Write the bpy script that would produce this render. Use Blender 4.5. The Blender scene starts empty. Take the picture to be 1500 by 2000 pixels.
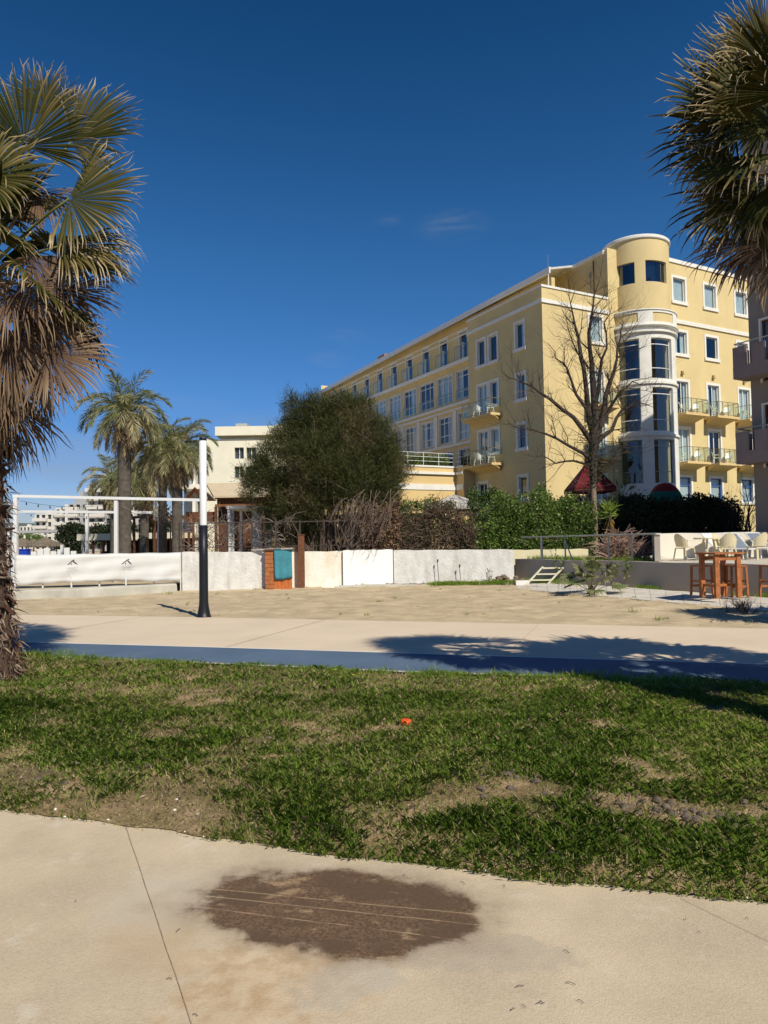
import bpy, math, random
import numpy as np
from mathutils import Vector, Matrix, noise

SC = bpy.context.scene
COL = SC.collection
R = math.radians
PI = math.pi

# ------------------------------------------------------------------ camera
F = 1387.0; PITCH = R(2.27); ROLL = R(0.9); EYE = 1.6
cam = bpy.data.objects.new('camera', bpy.data.cameras.new('camera'))
COL.objects.link(cam)
cam.location = (0, 0, EYE)
cam.rotation_euler = (R(90) + PITCH, ROLL, 0)
cam.data.sensor_fit = 'VERTICAL'; cam.data.sensor_height = 36.0
cam.data.lens = F / 2000.0 * 36.0
cam.data.clip_start = 0.05; cam.data.clip_end = 6000
SC.camera = cam
SC.render.resolution_x = 768; SC.render.resolution_y = 1024

# ------------------------------------------------------------------ world and sun
SUN_EL = R(44); SUN_DIR = Vector((0.51, -0.86, 0)).normalized()
sun_az = math.atan2(SUN_DIR.x, SUN_DIR.y)          # compass angle from +Y
world = bpy.data.worlds.new('World'); SC.world = world; world.use_nodes = True
nt = world.node_tree; N = nt.nodes; L = nt.links
N.clear()
wo = N.new('ShaderNodeOutputWorld'); bg = N.new('ShaderNodeBackground')
sky = N.new('ShaderNodeTexSky'); sky.sky_type = 'NISHITA'; sky.sun_disc = False
sky.sun_elevation = SUN_EL; sky.sun_rotation = sun_az
sky.air_density = 1.0; sky.dust_density = 0.1; sky.ozone_density = 3.0; sky.altitude = 0
hs = N.new('ShaderNodeMixRGB'); hs.blend_type = 'MULTIPLY'; hs.inputs[0].default_value = 1.0
gr = N.new('ShaderNodeValToRGB'); ge = gr.color_ramp.elements       # clear, deep spring sky: tint of the air by height
ge[0].position = 0.0; ge[0].color = (.95, .98, 1.30, 1); ge[1].position = 1.0; ge[1].color = (.10, .50, 1.0, 1)
for p_, c_ in ((.10, (.70, .95, 1.45)), (.20, (.55, 1.04, 1.60)), (.375, (.39, 1.02, 1.51)), (.61, (.165, .69, 1.12))):
    q_ = ge.new(p_); q_.color = (*c_, 1)
tc = N.new('ShaderNodeTexCoord'); mp = N.new('ShaderNodeMapping'); mp.inputs['Scale'].default_value = (1.6, 1.6, 9.0)
nz = N.new('ShaderNodeTexNoise'); nz.inputs['Scale'].default_value = 2.2; nz.inputs['Detail'].default_value = 7; nz.inputs['Distortion'].default_value = 0.5
cr = N.new('ShaderNodeValToRGB'); cr.color_ramp.elements[0].position = 0.42; cr.color_ramp.elements[1].position = 0.72
sep = N.new('ShaderNodeSeparateXYZ'); mr = N.new('ShaderNodeMapRange')
mr.inputs[1].default_value = 0.0; mr.inputs[2].default_value = 0.24; mr.inputs[3].default_value = 0.75; mr.inputs[4].default_value = 0.0
mu = N.new('ShaderNodeMath'); mu.operation = 'MULTIPLY'
mx = N.new('ShaderNodeMixRGB'); mx.inputs[2].default_value = (5.2, 5.8, 6.6, 1)
gm = N.new('ShaderNodeGamma'); gm.inputs[1].default_value = 1.0
L.new(tc.outputs['Generated'], mp.inputs[0]); L.new(mp.outputs[0], nz.inputs[0]); L.new(nz.outputs[0], cr.inputs[0])
L.new(tc.outputs['Generated'], sep.inputs[0]); L.new(sep.outputs[2], mr.inputs[0])
L.new(cr.outputs[0], mu.inputs[0]); L.new(mr.outputs[0], mu.inputs[1])
L.new(sep.outputs[2], gr.inputs[0]); wm = None
for (wx, wy, wr) in ((885, 440, .050), (682, 660, .032), (645, 702, .030), (760, 430, .02)):     # small isolated cirrus wisps
    wd_ = (Matrix.Rotation(R(0.9), 3, 'Y') @ Matrix.Rotation(R(92.27), 3, 'X')) @ Vector(((wx - 750) / 1387, (1000 - wy) / 1387, -1)); wd_.normalize()
    vs_ = N.new('ShaderNodeVectorMath'); vs_.operation = 'SUBTRACT'; vs_.inputs[1].default_value = wd_
    vm_ = N.new('ShaderNodeVectorMath'); vm_.operation = 'MULTIPLY'; vm_.inputs[1].default_value = (1, 1, 2.6)
    vl_ = N.new('ShaderNodeVectorMath'); vl_.operation = 'LENGTH'
    L.new(tc.outputs['Generated'], vs_.inputs[0]); L.new(vs_.outputs[0], vm_.inputs[0]); L.new(vm_.outputs[0], vl_.inputs[0])
    mw_ = N.new('ShaderNodeMapRange'); mw_.interpolation_type = 'SMOOTHSTEP'; mw_.inputs[1].default_value = wr * 1.3; mw_.inputs[2].default_value = 0; mw_.inputs[3].default_value = 0; mw_.inputs[4].default_value = 1
    L.new(vl_.outputs['Value'], mw_.inputs[0])
    if wm is None: wm = mw_.outputs[0]
    else:
        ma_ = N.new('ShaderNodeMath'); ma_.operation = 'MAXIMUM'; L.new(wm, ma_.inputs[0]); L.new(mw_.outputs[0], ma_.inputs[1]); wm = ma_.outputs[0]
nw_ = N.new('ShaderNodeTexNoise'); nw_.inputs['Scale'].default_value = 26; nw_.inputs['Detail'].default_value = 6; nw_.inputs['Distortion'].default_value = 1.0
L.new(mp.outputs[0], nw_.inputs[0]); nw_.inputs['Scale'].default_value = 9
rw_ = N.new('ShaderNodeMapRange'); rw_.inputs[1].default_value = .38; rw_.inputs[2].default_value = .75; rw_.inputs[4].default_value = .22; L.new(nw_.outputs[0], rw_.inputs[0])
wx_ = N.new('ShaderNodeMath'); wx_.operation = 'MULTIPLY'; L.new(wm, wx_.inputs[0]); L.new(rw_.outputs[0], wx_.inputs[1])
cm_ = N.new('ShaderNodeMath'); cm_.operation = 'MAXIMUM'; L.new(wx_.outputs[0], cm_.inputs[0]); L.new(mu.outputs[0], cm_.inputs[1])
L.new(sky.outputs[0], hs.inputs[1]); L.new(gr.outputs[0], hs.inputs[2]); L.new(hs.outputs[0], gm.inputs[0]); L.new(gm.outputs[0], mx.inputs[1]); L.new(cm_.outputs[0], mx.inputs[0])
L.new(mx.outputs[0], bg.inputs[0]); L.new(bg.outputs[0], wo.inputs[0])
bg.inputs[1].default_value = 0.06
sl = bpy.data.lights.new('sun', 'SUN'); sl.energy = 5.0; sl.angle = R(0.5); sl.color = (1.0, 0.92, 0.765)
so = bpy.data.objects.new('sun', sl); COL.objects.link(so)
sdir = Vector((SUN_DIR.x * math.cos(SUN_EL), SUN_DIR.y * math.cos(SUN_EL), math.sin(SUN_EL)))
so.rotation_euler = sdir.to_track_quat('Z', 'Y').to_euler()
SC.view_settings.view_transform = 'Standard'; SC.view_settings.look = 'None'
SC.view_settings.exposure = 0.0; SC.view_settings.gamma = 1.0

# ------------------------------------------------------------------ measuring helpers
CM = Matrix.Rotation(ROLL, 3, 'Y') @ Matrix.Rotation(R(90) + PITCH, 3, 'X')
def ray(x, y): return CM @ Vector(((x - 750) / F, (1000 - y) / F, -1.0))
def gp(x, y, z=0.0):
    d = ray(x, y); t = (z - EYE) / d.z
    return Vector((d.x * t, d.y * t, z))
def at(x, y, Y):
    d = ray(x, y); t = Y / d.y
    return Vector((d.x * t, Y, EYE + d.z * t))

# ------------------------------------------------------------------ object helpers
def tag(o, label=None, cat=None, group=None, kind=None):
    if label: o['label'] = label
    if cat: o['category'] = cat
    if group: o['group'] = group
    if kind: o['kind'] = kind
    return o
def thing(name, label, cat, loc=(0, 0, 0), rz=0.0, group=None):
    o = bpy.data.objects.new(name, None); COL.objects.link(o)
    o.location = loc; o.rotation_euler = (0, 0, rz); o.empty_display_size = 0.3
    return tag(o, label, cat, group)
def copy_tree(o, parent=None):
    c = o.copy(); COL.objects.link(c); c.parent = parent
    for ch in list(o.children): copy_tree(ch, c)
    return c
def again(o, loc, rz=0.0, label=None, s=None):
    c = copy_tree(o); c.location = loc; c.rotation_euler = (0, 0, rz)
    if s: c.scale = (s, s, s)
    if label: c['label'] = label
    return c

class MB:
    def __init__(s): s.v = []; s.f = []
    def add(s, vs, fs):
        n = len(s.v); s.v += [tuple(p) for p in vs]; s.f += [tuple(n + i for i in f) for f in fs]
    def box(s, c, d, rz=0.0, M=None):
        x, y, z = d[0] / 2, d[1] / 2, d[2] / 2
        vs = [Vector((a, b, e)) for e in (-z, z) for a, b in ((-x, -y), (x, -y), (x, y), (-x, y))]
        m = M if M is not None else Matrix.Rotation(rz, 3, 'Z')
        vs = [m @ v + Vector(c) for v in vs]
        s.add(vs, [(3, 2, 1, 0), (4, 5, 6, 7), (0, 1, 5, 4), (1, 2, 6, 5), (2, 3, 7, 6), (3, 0, 4, 7)]); return s
    def bb(s, x0, x1, y0, y1, z0, z1):
        return s.box(((x0 + x1) / 2, (y0 + y1) / 2, (z0 + z1) / 2), (abs(x1 - x0), abs(y1 - y0), abs(z1 - z0)))
    def tube(s, pts, rad, n=6, cap=True):
        pts = [Vector(p) for p in pts]
        if not hasattr(rad, '__len__'): rad = [rad] * len(pts)
        base = len(s.v); prev = None
        for i, p in enumerate(pts):
            d = (pts[min(i + 1, len(pts) - 1)] - pts[max(i - 1, 0)])
            if d.length < 1e-9: d = Vector((0, 0, 1))
            d.normalize()
            if prev is None:
                a = d.orthogonal().normalized()
            else:
                a = prev - d * prev.dot(d)
                a = a.normalized() if a.length > 1e-6 else d.orthogonal().normalized()
            prev = a; b = d.cross(a)
            for k in range(n):
                t = 2 * PI * k / n
                s.v.append(tuple(p + (a * math.cos(t) + b * math.sin(t)) * rad[i]))
        for i in range(len(pts) - 1):
            for k in range(n):
                a0 = base + i * n + k; a1 = base + i * n + (k + 1) % n
                s.f.append((a0, a1, a1 + n, a0 + n))
        if cap:
            s.f.append(tuple(base + k for k in range(n))[::-1])
            s.f.append(tuple(base + (len(pts) - 1) * n + k for k in range(n)))
        return s
    def bar(s, a, b, w, h=None):
        a = Vector(a); b = Vector(b); h = h or w
        d = b - a; l = d.length; d.normalize()
        up = Vector((0, 0, 1)) if abs(d.z) < 0.95 else Vector((0, 1, 0))
        x = d.cross(up).normalized(); y = x.cross(d)
        M = Matrix((x, d, y)).transposed()
        return s.box((a + b) / 2, (w, l, h), M=M)
    def lathe(s, prof, c=(0, 0, 0), n=24, a0=0.0, a1=2 * PI):
        full = abs(a1 - a0 - 2 * PI) < 1e-6; m = n if full else n + 1
        base = len(s.v)
        for r, z in prof:
            for k in range(m):
                t = a0 + (a1 - a0) * k / n
                s.v.append((c[0] + r * math.cos(t), c[1] + r * math.sin(t), c[2] + z))
        for i in range(len(prof) - 1):
            for k in range(n):
                k2 = (k + 1) % m
                s.f.append((base + i * m + k, base + i * m + k2, base + (i + 1) * m + k2, base + (i + 1) * m + k))
        return s
    def prism(s, poly, z0, z1):
        n = len(poly)
        s.add([(p[0], p[1], z0) for p in poly] + [(p[0], p[1], z1) for p in poly],
              [tuple(range(n))[::-1], tuple(range(n, 2 * n))] + [(i, (i + 1) % n, n + (i + 1) % n, n + i) for i in range(n)])
        return s
    def build(s, name, m, parent=None, smooth=False, bevel=0.0):
        me = bpy.data.meshes.new(name); me.from_pydata(s.v, [], s.f); me.update()
        o = bpy.data.objects.new(name, me); COL.objects.link(o); me.materials.append(m)
        if smooth: me.polygons.foreach_set('use_smooth', [True] * len(me.polygons))
        if parent: o.parent = parent
        if bevel:
            b = o.modifiers.new('bevel', 'BEVEL'); b.width = bevel; b.segments = 2; b.limit_method = 'ANGLE'
        return o

def npmesh(name, V, Fq, m, tint=None, parent=None, smooth=False):
    """numpy mesh, all faces with the same number of corners; tint = per-vertex float"""
    V = np.asarray(V, dtype=np.float32); Fq = np.asarray(Fq, dtype=np.int32)
    k = Fq.shape[1]; me = bpy.data.meshes.new(name)
    me.vertices.add(len(V)); me.vertices.foreach_set('co', V.ravel())
    me.loops.add(Fq.size); me.loops.foreach_set('vertex_index', Fq.ravel())
    me.polygons.add(len(Fq)); me.polygons.foreach_set('loop_start', np.arange(0, Fq.size, k, dtype=np.int32))
    me.polygons.foreach_set('loop_total', np.full(len(Fq), k, dtype=np.int32))
    if smooth: me.polygons.foreach_set('use_smooth', np.ones(len(Fq), dtype=bool))
    me.update(calc_edges=True)
    if tint is not None:
        at_ = me.attributes.new('tint', 'FLOAT', 'POINT'); at_.data.foreach_set('value', np.asarray(tint, dtype=np.float32))
    me.materials.append(m)
    o = bpy.data.objects.new(name, me); COL.objects.link(o)
    if parent: o.parent = parent
    return o

def nrm(a): return a / np.maximum(np.linalg.norm(a, axis=-1, keepdims=True), 1e-9)
def cards(C, D, ln, wd, rng, bend=0.25):
    """diamond leaves: centre C, direction D, length, width -> V, F (quads)"""
    n = len(C); D = nrm(D); S = nrm(np.cross(D, rng.normal(size=(n, 3)))); Nn = np.cross(D, S)
    ln = np.broadcast_to(ln, (n,))[:, None]; wd = np.broadcast_to(wd, (n,))[:, None]
    b = C; mid = C + D * ln * 0.45 + Nn * ln * bend * 0.3; tip = C + D * ln
    V = np.stack([b, mid + S * wd * 0.5, tip, mid - S * wd * 0.5], 1).reshape(-1, 3)
    Fq = np.arange(4 * n).reshape(n, 4)
    return V, Fq
def hashn(ix, iy, seed):
    h = np.sin(ix * 127.1 + iy * 311.7 + seed * 74.7) * 43758.5453
    return h - np.floor(h)
def vnoise(x, y, seed=0):
    ix = np.floor(x); iy = np.floor(y); fx = x - ix; fy = y - iy
    fx = fx * fx * (3 - 2 * fx); fy = fy * fy * (3 - 2 * fy)
    a = hashn(ix, iy, seed); b = hashn(ix + 1, iy, seed); c = hashn(ix, iy + 1, seed); d = hashn(ix + 1, iy + 1, seed)
    return (a + (b - a) * fx) * (1 - fy) + (c + (d - c) * fx) * fy
def fbm(x, y, oct=4, seed=0):
    s = 0; a = 0.5
    for i in range(oct):
        s = s + a * vnoise(x, y, seed + i * 7); x = x * 2.03; y = y * 2.03; a *= 0.5
    return s / (1 - 0.5 ** oct)

# ------------------------------------------------------------------ materials
def newmat(name):
    m = bpy.data.materials.new(name); m.use_nodes = True
    nt = m.node_tree; p = nt.nodes['Principled BSDF']; return m, nt, p
def mat(name, col, rough=0.8, var=0.12, scale=3.0, bump=0.0, bscale=60.0, metal=0.0, spec=0.3, dirt=None, dirt_amt=0.0, dscale=1.2):
    m, nt, p = newmat(name); N = nt.nodes; L = nt.links
    p.inputs['Roughness'].default_value = rough; p.inputs['Metallic'].default_value = metal
    p.inputs['Specular IOR Level'].default_value = spec
    tc = N.new('ShaderNodeTexCoord')
    nz = N.new('ShaderNodeTexNoise'); nz.inputs['Scale'].default_value = scale; nz.inputs['Detail'].default_value = 6
    L.new(tc.outputs['Object'], nz.inputs[0])
    mx = N.new('ShaderNodeMixRGB')
    mx.inputs[1].default_value = (*[c * (1 - var) for c in col], 1); mx.inputs[2].default_value = (*[min(c * (1 + var), 1) for c in col], 1)
    mr = N.new('ShaderNodeMapRange'); mr.inputs[1].default_value = 0.3; mr.inputs[2].default_value = 0.7
    L.new(nz.outputs[0], mr.inputs[0]); L.new(mr.outputs[0], mx.inputs[0])
    out = mx.outputs[0]
    if dirt:
        n2 = N.new('ShaderNodeTexNoise'); n2.inputs['Scale'].default_value = dscale; n2.inputs['Detail'].default_value = 8; n2.inputs['Roughness'].default_value = 0.65
        mpp = N.new('ShaderNodeMapping'); mpp.inputs['Scale'].default_value = (1, 1, 0.25)
        L.new(tc.outputs['Object'], mpp.inputs[0]); L.new(mpp.outputs[0], n2.inputs[0])
        m2 = N.new('ShaderNodeMapRange'); m2.inputs[1].default_value = 0.48; m2.inputs[2].default_value = 0.75; m2.inputs[4].default_value = dirt_amt
        L.new(n2.outputs[0], m2.inputs[0])
        mx2 = N.new('ShaderNodeMixRGB'); mx2.inputs[2].default_value = (*dirt, 1)
        L.new(m2.outputs[0], mx2.inputs[0]); L.new(out, mx2.inputs[1]); out = mx2.outputs[0]
    L.new(out, p.inputs['Base Color'])
    if bump:
        n3 = N.new('ShaderNodeTexNoise'); n3.inputs['Scale'].default_value = bscale; n3.inputs['Detail'].default_value = 4
        L.new(tc.outputs['Object'], n3.inputs[0])
        b = N.new('ShaderNodeBump'); b.inputs['Strength'].default_value = bump; b.inputs['Distance'].default_value = 0.02
        L.new(n3.outputs[0], b.inputs['Height']); L.new(b.outputs[0], p.inputs['Normal'])
    return m
def leafmat(name, stops, rough=0.55, trans=0.25, spec=0.3):
    """colour from the per-vertex tint attribute"""
    m, nt, p = newmat(name); N = nt.nodes; L = nt.links
    a = N.new('ShaderNodeAttribute'); a.attribute_name = 'tint'
    cr = N.new('ShaderNodeValToRGB'); e = cr.color_ramp.elements
    e[0].position = stops[0][0]; e[0].color = (*stops[0][1], 1); e[1].position = stops[-1][0]; e[1].color = (*stops[-1][1], 1)
    for pos, c in stops[1:-1]:
        q = e.new(pos); q.color = (*c, 1)
    L.new(a.outputs['Fac'], cr.inputs[0]); L.new(cr.outputs[0], p.inputs['Base Color'])
    p.inputs['Roughness'].default_value = rough; p.inputs['Specular IOR Level'].default_value = spec
    if trans:
        t = N.new('ShaderNodeBsdfTranslucent'); ms = N.new('ShaderNodeMixShader'); ms.inputs[0].default_value = trans
        L.new(cr.outputs[0], t.inputs[0]); L.new(p.outputs[0], ms.inputs[1]); L.new(t.outputs[0], ms.inputs[2])
        L.new(ms.outputs[0], N['Material Output'].inputs[0])
    return m
def glassmat(name, tint=(0.55, 0.65, 0.68), fac=0.25, gl=(0.9, 0.95, 1.0)):
    m, nt, p = newmat(name); N = nt.nodes; L = nt.links
    t = N.new('ShaderNodeBsdfTransparent'); t.inputs[0].default_value = (*tint, 1)
    g = N.new('ShaderNodeBsdfGlossy'); g.inputs['Roughness'].default_value = 0.02; g.inputs['Color'].default_value = (*gl, 1)
    lw = N.new('ShaderNodeLayerWeight'); lw.inputs['Blend'].default_value = 0.5
    pw = N.new('ShaderNodeMath'); pw.operation = 'POWER'; pw.inputs[1].default_value = 4.0; L.new(lw.outputs['Facing'], pw.inputs[0])
    ad = N.new('ShaderNodeMath'); ad.operation = 'ADD'; ad.inputs[1].default_value = fac; ad.use_clamp = True
    nz = N.new('ShaderNodeTexNoise'); nz.inputs['Scale'].default_value = 0.9
    tc = N.new('ShaderNodeTexCoord'); L.new(tc.outputs['Object'], nz.inputs[0])
    b = N.new('ShaderNodeBump'); b.inputs['Strength'].default_value = 0.05; b.inputs['Distance'].default_value = 0.05
    L.new(nz.outputs[0], b.inputs['Height']); L.new(b.outputs[0], g.inputs['Normal'])
    ms = N.new('ShaderNodeMixShader'); L.new(pw.outputs[0], ad.inputs[0]); L.new(ad.outputs[0], ms.inputs[0])
    L.new(t.outputs[0], ms.inputs[1]); L.new(g.outputs[0], ms.inputs[2]); L.new(ms.outputs[0], N['Material Output'].inputs[0])
    return m
YEL = mat('yellow_render', (0.655, 0.525, 0.27), 0.9, 0.07, 0.5, 0.25, 40, dirt=(0.50, 0.40, 0.235), dirt_amt=0.40, dscale=0.7)
OCH = mat('ochre_render', (0.66, 0.49, 0.24), 0.9, 0.06, 0.5, 0.2, 40)
WHT = mat('white_trim', (0.76, 0.75, 0.70), 0.7, 0.05, 2.0, dirt=(0.55, 0.50, 0.42), dirt_amt=0.25)
WFR = mat('white_frame', (0.80, 0.80, 0.78), 0.4, 0.03, 2.0)
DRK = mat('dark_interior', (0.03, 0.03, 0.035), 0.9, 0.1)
BLF = mat('blue_frame', (0.03, 0.09, 0.32), 0.4, 0.05)
CURT = mat('curtain_cloth', (0.66, 0.66, 0.63), 0.9, 0.08, 1.5)
CRM = mat('cream_curtain', (0.66, 0.63, 0.54), 0.9, 0.1, 1.5)
GLS = glassmat('window_glass', (0.72, 0.82, 0.86), 0.10)
GLD = glassmat('dark_glass', (0.35, 0.42, 0.45), 0.10)
RGL = glassmat('railing_glass', (0.86, 0.93, 0.90), 0.03)
RAIL = mat('bronze_rail', (0.30, 0.22, 0.10), 0.4, 0.1, metal=0.4)
ROOFW = mat('pale_roof_metal', (0.62, 0.62, 0.62), 0.6, 0.06, 1.0)
WOOD = mat('orange_timber', (0.36, 0.13, 0.045), 0.55, 0.25, 8.0, 0.3, 30)
WOODD = mat('dark_timber', (0.12, 0.05, 0.025), 0.7, 0.25, 8.0, 0.3, 30)
PLW = mat('white_plastic', (0.80, 0.80, 0.78), 0.4, 0.03)
PLC = mat('cream_plastic', (0.66, 0.58, 0.38), 0.45, 0.06)
METW = mat('white_paint_metal', (0.70, 0.71, 0.72), 0.35, 0.03)
BLK = mat('black_paint', (0.012, 0.013, 0.017), 0.42, 0.1)
STEEL = mat('galvanised_steel', (0.30, 0.31, 0.30), 0.5, 0.15, metal=0.3)
CONC = mat('pale_concrete', (0.46, 0.44, 0.38), 0.9, 0.12, 2.0, 0.3, 50, dirt=(0.22, 0.20, 0.17), dirt_amt=0.5)
WALLW = mat('whitewashed_render', (0.64, 0.63, 0.61), 0.9, 0.10, 4.0, 0.9, 14, dirt=(0.36, 0.34, 0.30), dirt_amt=0.65, dscale=3.0)
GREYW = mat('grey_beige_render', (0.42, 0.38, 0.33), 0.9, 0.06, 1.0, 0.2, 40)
CRW = mat('cream_wall_render', (0.78, 0.73, 0.63), 0.9, 0.04, 1.0, 0.2, 40)
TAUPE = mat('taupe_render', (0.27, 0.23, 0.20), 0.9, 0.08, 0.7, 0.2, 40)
BANN = mat('white_banner_cloth', (0.64, 0.64, 0.625), 0.8, 0.04, 2.0, 0.0)
INK = mat('dark_print', (0.05, 0.05, 0.07), 0.8, 0.1)
INKG = mat('grey_print', (0.45, 0.45, 0.46), 0.8, 0.1)
TEAL = mat('teal_cloth', (0.055, 0.23, 0.29), 0.9, 0.12, 10)
BARK = mat('grey_brown_bark', (0.13, 0.095, 0.075), 0.95, 0.35, 12, 0.8, 30)
BARKP = mat('palm_trunk_bark', (0.10, 0.065, 0.048), 0.95, 0.35, 9, 0.9, 25)
BARKD = mat('dark_palm_bark', (0.10, 0.085, 0.07), 0.95, 0.3, 6, 0.9, 18)
BOOT = mat('leaf_base_boots', (0.20, 0.13, 0.095), 0.9, 0.5, 5, 0.8, 40)
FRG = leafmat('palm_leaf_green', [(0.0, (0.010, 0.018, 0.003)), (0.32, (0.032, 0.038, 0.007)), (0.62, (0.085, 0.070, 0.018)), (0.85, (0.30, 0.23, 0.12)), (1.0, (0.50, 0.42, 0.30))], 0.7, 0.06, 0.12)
FRD = leafmat('palm_leaf_dry', [(0.0, (0.035, 0.018, 0.011)), (0.35, (0.085, 0.047, 0.028)), (0.65, (0.19, 0.125, 0.075)), (0.85, (0.36, 0.27, 0.17)), (1.0, (0.52, 0.43, 0.31))], 0.8, 0.15)
FRM = leafmat('palm_leaf_grey_green', [(0.0, (0.055, 0.080, 0.030)), (0.4, (0.18, 0.20, 0.085)), (0.7, (0.38, 0.34, 0.18)), (1.0, (0.60, 0.50, 0.32))], 0.6, 0.2)
FRDM = leafmat('palm_leaf_straw', [(0.0, (0.12, 0.085, 0.045)), (0.4, (0.27, 0.20, 0.11)), (1.0, (0.56, 0.47, 0.31))], 0.8, 0.2)
BOOTM = leafmat('old_leaf_base', [(0.0, (0.035, 0.018, 0.013)), (0.3, (0.10, 0.050, 0.034)), (0.6, (0.20, 0.145, 0.105)), (1.0, (0.42, 0.34, 0.26))], 0.9, 0.0, 0.1)
TAM = leafmat('feathery_foliage', [(0.0, (0.034, 0.040, 0.012)), (0.4, (0.070, 0.082, 0.022)), (0.62, (0.115, 0.108, 0.036)), (0.8, (0.115, 0.080, 0.050)), (1.0, (0.19, 0.135, 0.10))], 0.8, 0.2)
HDG = leafmat('hedge_leaf', [(0.0, (0.038, 0.070, 0.014)), (0.6, (0.14, 0.22, 0.045)), (1.0, (0.32, 0.40, 0.11))], 0.4, 0.25)
HDD = leafmat('dry_hedge_leaf', [(0.0, (0.060, 0.040, 0.028)), (0.6, (0.17, 0.11, 0.075)), (1.0, (0.42, 0.22, 0.12))], 0.9, 0.1)
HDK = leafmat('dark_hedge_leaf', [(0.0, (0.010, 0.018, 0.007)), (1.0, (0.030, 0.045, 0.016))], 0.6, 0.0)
GRS = leafmat('grass_blade', [(0.0, (0.095, 0.175, 0.024)), (0.5, (0.23, 0.345, 0.052)), (0.74, (0.36, 0.46, 0.090)), (0.86, (0.54, 0.44, 0.24)), (1.0, (0.70, 0.57, 0.38))], 0.7, 0.5, 0.12)

# ------------------------------------------------------------------ ground bands
def line(pts):
    pts = sorted(pts); xs = np.array([p[0] for p in pts]); ys = np.array([p[1] for p in pts])
    return lambda x: np.interp(x, xs, ys)
L0 = line([(-14, 8.6), (-6, 5.75), (-2.33, 4.34), (-1.14, 3.94), (-.15, 3.6), (.57, 3.38), (1.62, 3.1), (4, 2.45), (16, -0.6)])
L1 = line([(-16, 14.0), (-9, 11.6), (-5.26, 10.17), (-2.42, 9.28), (.28, 8.40), (1.97, 7.99), (3.99, 7.42), (8, 6.35), (16, 4.3)])
L2 = line([(-16, 15.2), (-9, 12.75), (-5.86, 11.64), (-2.73, 10.78), (.33, 9.88), (2.31, 9.28), (4.62, 8.62), (8, 7.7), (16, 5.5)])
L3 = line([(-20, 19.4), (-8.46, 16.33), (-3.83, 15.1), (.47, 13.75), (3.22, 12.9), (6.34, 11.88), (12, 10.0), (20, 7.4)])
LF = lambda x: np.where(x < -6.8, 30.0, 30.0) + 0 * x
def strip(name, a, b, x0, x1, nx, ny, m, zf, label=None):
    xs = np.linspace(x0, x1, nx); ts = np.linspace(0, 1, ny)
    X, T = np.meshgrid(xs, ts); Y = a(X) * (1 - T) + b(X) * T
    Z = zf(X, Y, T)
    V = np.stack([X, Y, Z], -1).reshape(-1, 3)
    i = np.arange(nx * ny).reshape(ny, nx)
    Fq = np.stack([i[:-1, :-1], i[:-1, 1:], i[1:, 1:], i[1:, :-1]], -1).reshape(-1, 4)
    o = npmesh(name, V, Fq, m, smooth=True); o['kind'] = 'structure'
    if label: o['label'] = label
    return o

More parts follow.
